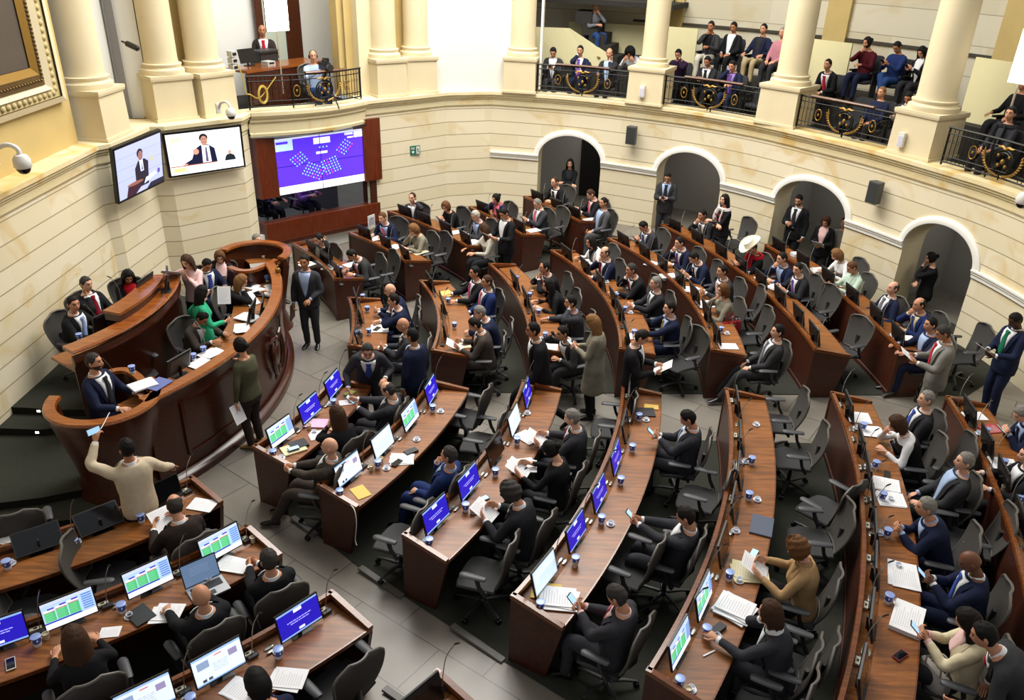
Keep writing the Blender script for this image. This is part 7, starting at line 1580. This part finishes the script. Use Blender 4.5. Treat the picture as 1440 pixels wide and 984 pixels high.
# dais: monitors with their backs to the hall, papers, cups
def don(x, y, z): return at(x, y, z)
for x, y, z, hd, lab in ((251, 527, 1.04, -.35, 'black monitor back on the lower dais beside the white papers'), (352, 452, 1.04, .1, 'black monitor back on the lower dais behind the olive jacket'), (366, 445, 1.04, .25, 'black monitor on the lower dais next to the crest'), (150, 466, 1.28, -.4, 'black monitor back before the two upper dais sitters'), (203, 416, 1.5, -.1, 'black monitor back on the raised shelf of the upper dais'), (232, 409, 1.6, .4, 'black monitor back at the far end of the upper dais counter')):
    p = don(x, y, z); place(PR, lambda: make_monitor('off'), 'mon_off', p, hd - PI / 2, lab, 'monitor', 'desk monitors')
for x, y, z, rot, lab, kw in ((200, 542, 1.415, -40, 'two white sheets on the pulpit in front of the speaker', dict(n=3, w=.24, h=.3)), (222, 540, 1.41, -20, 'blue folder beside the pulpit papers', dict(m=M_LAV, text=False, w=.24, h=.3, name='folder', category='folder')), (297, 497, 1.05, -30, 'white papers under the writing person on the lower dais', dict(n=3)), (283, 511, 1.05, -35, 'white papers at the rail beside the writing person', dict(n=2)), (340, 462, 1.06, 20, 'white papers on the lower dais behind the olive jacket', dict(n=3)), (350, 447, 1.06, 60, 'white document pile on the lower dais by the black monitor', dict(n=4, w=.25, h=.35)), (372, 411, 1.06, 80, 'white newspaper sheets on the lower dais desk', dict(n=3, w=.3, h=.4)), (383, 404, 1.06, 40, 'white sheets leaning by the lower dais rail', dict(n=2)), (352, 403, 1.05, 70, 'white papers under the black phone, lower dais', dict(n=2)), (240, 384, 1.68, 20, 'white papers held out by the person in pink shirt', dict(n=3, w=.26, h=.34, tilt=(-.5, .2))), (352, 420, 1.12, 50, 'sheet read by the blonde person on the lower dais', dict(tilt=(.5, 0))), (315, 415, 1.25, 10, 'white paper in the hands of the green blazer', dict(tilt=(1.1, 0)))):
    p = don(x, y, z); paper(p[0], p[1], p[2], math.radians(rot), lab, **kw)
for x, y, z, lab in ((187, 525, 1.41, 'blue and white cup on the pulpit edge'), (273, 507, 1.05, 'blue and white cup at the lower dais rail'), (113, 479, 1.30, 'blue and white cup on the upper dais'), (376, 396, 1.06, 'blue and white cup by the newspaper sheets on the lower dais'), (287, 497, 1.05, 'blue and white cup beside the writing hand on the lower dais')):
    place(PR, make_cup, 'cup', don(x, y, z), 1.0, lab, 'cup', 'water cups')
place(PR, make_papercup, 'pcup', don(371, 365, 1.16), 0, 'white paper cup on the shelf of the far pulpit', 'cup', 'paper cups')
for x, y, z, lab in ((163, 545, 1.1, 'slim microphone on the speaker pulpit'), (288, 489, 1.05, 'slim microphone beside the writing person'), (140, 470, 1.28, 'slim microphone before the pale blue tie'), (172, 430, 1.55, 'slim microphone before the burgundy tie')):
    place(PR, make_mic, 'mic', don(x, y, z), -1.2, lab, 'microphone', 'gooseneck microphones')
p = don(350, 400, 1.07); o_ = MB().box((0, 0, .03), (.16, .2, .05)).box((0, .03, .07), (.17, .06, .04)).build('desk_telephone', M_BLACK, smooth=False); o_.location = tuple(p); tag(o_, 'black desk telephone on the lower dais papers', 'telephone')
p = don(391, 383, 1.40); mb = MB(); mb.lathe([(.0, 0), (.035, 0), (.05, .03), (.04, .075), (.015, .085), (.012, .12), (.02, .13), (0, .135)], n=14); o_ = mb.build('brass_bell', M_GOLD); o_.location = tuple(p); tag(o_, 'small brass bell on the lower dais rail', 'bell')
p = don(365, 390, 1.05); mb = MB(); mb.box((0, 0, .12), (.28, .2, .24)); o_ = mb.build('document_box', mat('clear_grey_box', '#8d8a86', .2), smooth=False); o_.location = tuple(p); o_.rotation_euler = (0, 0, .4); tag(o_, 'grey plastic document box on the lower dais desk', 'box')
# ---- things held or worn
def hand_mid(r, f=(0, .06, .02)): return (r['lh'] + r['rh']) / 2 + r['R'] @ np.array(f)
for key, r in list(PEOPLE.items()):
    nm = short(r['label'], 9)
    if r['pose'] in ('phone', 'standphone'):
        t = math.radians(40); M3 = r['R'] @ rotm((1, 0, 0), 42); phone(hand_mid(r, (.0, .10, .045)), M3, 'mobile phone held by the ' + nm)
    elif r['pose'] in ('read', 'standread') and key not in ('pinkshirt', 'greenjacket', 'paperstander_', 'd3a_'):
        st = r['pose'] == 'standread'; c = hand_mid(r, (0, .09, .03 if not st else .03)); o_ = paper(c[0], c[1], c[2] - (.0 if st else .035), r['hd'] - PI / 2, 'white sheets held by the ' + nm, w=.24, h=.3, t=.002); o_.rotation_euler = Matrix((r['R'] @ rotm((1, 0, 0), 28 if not st else 35)).tolist()).to_euler()
r = PEOPLE['filmer']; phone(r['lh'] + r['R'] @ np.array([.03, .06, .10]), r['R'] @ rotm((1, 0, 0), 78) @ rotm((0, 0, 1), 90), 'dark phone raised by the person in the beige jacket')
r = PEOPLE['filmer']; a_ = r['lh'] + r['R'] @ np.array([.0, .05, .08]); mb = MB(); b_ = at(154, 580, 1.36); mb.tube(catmull([a_, a_ * .6 + b_ * .4 + np.array([0, 0, -.06]), b_], 8), .005, 5); tag(mb.build('white_cable', M_WPL), 'thin white cable from the raised phone to the pulpit', 'cable')
r = PEOPLE['folderman']; o_ = paper(*(r['rh'] + r['R'] @ np.array([.01, .03, -.15])), r['hd'] - PI / 2, 'brown folder held low by the standing person in dark blazer', m=mat('brown_folder', '#5b4638', .6), text=False, t=.02, name='folder', category='folder', w=.22, h=.3); o_.rotation_euler = Matrix((r['R'] @ rotm((0, 1, 0), 85) @ rotm((0, 0, 1), 90)).tolist()).to_euler()
r = PEOPLE['olive']; o_ = paper(*(r['lh'] + r['R'] @ np.array([-.02, -.03, -.14])), 0, 'white paper hanging from the hand of the olive jacket', w=.2, h=.28, t=.003); o_.rotation_euler = Matrix((r['R'] @ rotm((1, 0, 0), 70)).tolist()).to_euler()
r = PEOPLE['r3d']; phone(r['rh'] + r['R'] @ np.array([-.01, .04, .05]), r['R'] @ rotm((1, 0, 0), 70) @ rotm((0, 0, 1), 60), 'phone held at the ear by the grey suit at the aisle', lit=False)
# cowboy hat and scarves: worn, so parts of the person
r = PEOPLE['hat']; mb = MB(); n = 28; R = []
for rr, z, e in ((.0, .205, 0), (.05, .21, 0), (.085, .195, 0), (.098, .15, 0), (.104, .085, 0), (.14, .078, .02), (.19, .085, .05), (.205, .10, .06), (.19, .078, .05), (.12, .07, .015), (.09, .075, 0)):
    R.append([(rr * math.cos(a) * 1.0, rr * math.sin(a) * 1.15 + .0, z + e * math.cos(a) ** 2 - (.02 * math.exp(-((math.cos(a)) / .35) ** 2) if z > .18 else 0)) for a in np.linspace(0, 2 * PI, n + 1)[:-1]])
V = MB(); V.rings(R); mb.add(np.array(V.v) @ (r['Ml'] @ rotm((1, 0, 0), -8)).T + r['hc'], V.f); mb.build('cowboy_hat', mat('ivory_felt', '#dcd6c4', .8), r['root'])
def scarf(key, m1, m2=None):
    r = PEOPLE[key]; mb = MB(); sf = r['surf']
    for k, h in enumerate((.50, .525)): mb.tube([sf(a, h, .02 + .02 * k) for a in np.linspace(0, 2 * PI, 17)], .026, 8, mi=0)
    for s in (-1, 1): mb.tube([sf(s * .35, h, .035) for h in (.51, .44, .34, .22, .12)], [(.02, .05)] * 5, 8, mi=0)
    mb.build('scarf', m1, r['root'])
    if m2:
        mb = MB()
        for s in (-1, 1):
            for h in (.2, .3, .4): mb.tube([sf(s * .35 + d, h, .052) for d in (-.2, 0, .2)], .016, 6)
        mb.build('scarf_stripe', m2, r['root'])
scarf('hat', clomat('red')); scarf('scarf', mat('scarf_white', '#cfc8c4', .9), clomat('red')); scarf('g18', clomat('dark'))
# red handbag on the chair, pale handbag at the sixth desk
def bag(label, p, rz, m, w=.34, h=.24):
    root = empty('handbag', p, rz, label, 'bag'); mb = MB(); mb.rings([[(x * w / 2 * k, y * .07 * q, z) for x, y in ((-1, -.6), (-.8, -1), (.8, -1), (1, -.6), (1, .6), (.8, 1), (-.8, 1), (-1, .6))] for k, q, z in ((.9, .9, 0), (1, 1.1, .03), (1, 1, h * .6), (.92, .5, h), (.88, .2, h))]); mb.build('body', m, root)
    for s in (-1, 1): mb = MB(); mb.tube(catmull([(-.09, s * .03, h - .02), (-.08, s * .05, h + .09), (0, s * .06, h + .14), (.08, s * .05, h + .09), (.09, s * .03, h - .02)], 4), .008, 6); mb.build('handle', m, root)
p = atg(1027, 462, .62); bag('red leather handbag beside the red-haired person', (p[0], p[1], p[2] - .13), .4, mat('red_leather', '#7f1620', .35), .38, .26)
p = atg(1310, 955, .5); bag('pale grey handbag on the chair at the sixth near-block desk', (p[0], p[1], p[2] - .1), 1.9, mat('pale_leather', '#a59d96', .5))
# metal cable ducts along the tiled aisle edges
for i, (a, b) in enumerate((((507, 799), (566, 838)), ((636, 881), (708, 928)), ((445, 752), (412, 728)), ((541, 968), (565, 984)))):
    P0, P1 = atg(*a, .02), atg(*b, .02); d = P1 - P0; L = np.linalg.norm(d); mb = MB(); mb.rings([[(x, y, z) for y, z in ((-.045, 0), (-.035, .018), (.035, .018), (.045, 0))] for x in (-L / 2, L / 2)]); o_ = mb.build('step_strip', mat('grey_rubber_strip', '#5a5852', .5), smooth=False); o_.location = tuple((P0 + P1) / 2); o_.rotation_euler = (0, 0, math.atan2(d[1], d[0]))
    tag(o_, 'grey metal strip at the tiled aisle edge by the ' + ('second near-block desk', 'third near-block desk', 'first near-block desk', 'fourth corner-block desk')[i], 'floor strip', 'floor strips')
# ------------------------------------------------------------------ light and view
def area(name, loc, target, size, power, col=(1, .95, .86), sy=None):
    l = bpy.data.lights.new(name, 'AREA'); l.energy = power; l.size = size; l.color = col
    if sy: l.shape = 'RECTANGLE'; l.size_y = sy
    o = bpy.data.objects.new(name, l); COL.objects.link(o); o.location = loc
    o.rotation_euler = (Vector(target) - Vector(loc)).to_track_quat('-Z', 'Y').to_euler(); return o
w = bpy.data.worlds.new('world'); SC.world = w; w.use_nodes = True
bg = w.node_tree.nodes['Background']; bg.inputs[0].default_value = (.95, .97, 1, 1); bg.inputs[1].default_value = .38
area('ceiling_light', (-.7, 15.5, 11.5), (-.7, 14.5, 0), 9, 2850, (1, .965, .905), 8)
area('ceiling_light', (2.5, 8, 11.5), (2.5, 8, 0), 6, 220, (1, .96, .9), 6)
for k, a in enumerate(ARCHES):                                   # unseen fill lamps added to brighten the niches behind the arches
    u = (a[0] + a[1]) / 2 + .2; q = W_R.pt(u) - W_R.nrm(u) * 1.0; area('corridor_fill', (q[0], q[1], 2.9), (q[0], q[1], 0), .5, 9, (1, .97, .92))
q = W_S.pt(W_S.u[-1] * .5) - nS * 1.2; area('control_room_fill', (q[0], q[1], 3.0), (q[0] + nS[0], q[1] + nS[1], .5), .6, 40, (.9, .95, 1))  # unseen fill lamp added so the figures behind the glass show up
make_camera()
SC.view_settings.view_transform = 'Standard'; SC.view_settings.look = 'None'; SC.view_settings.gamma = 1
SC.view_settings.use_curve_mapping = False; SC.view_settings.exposure = 0.0
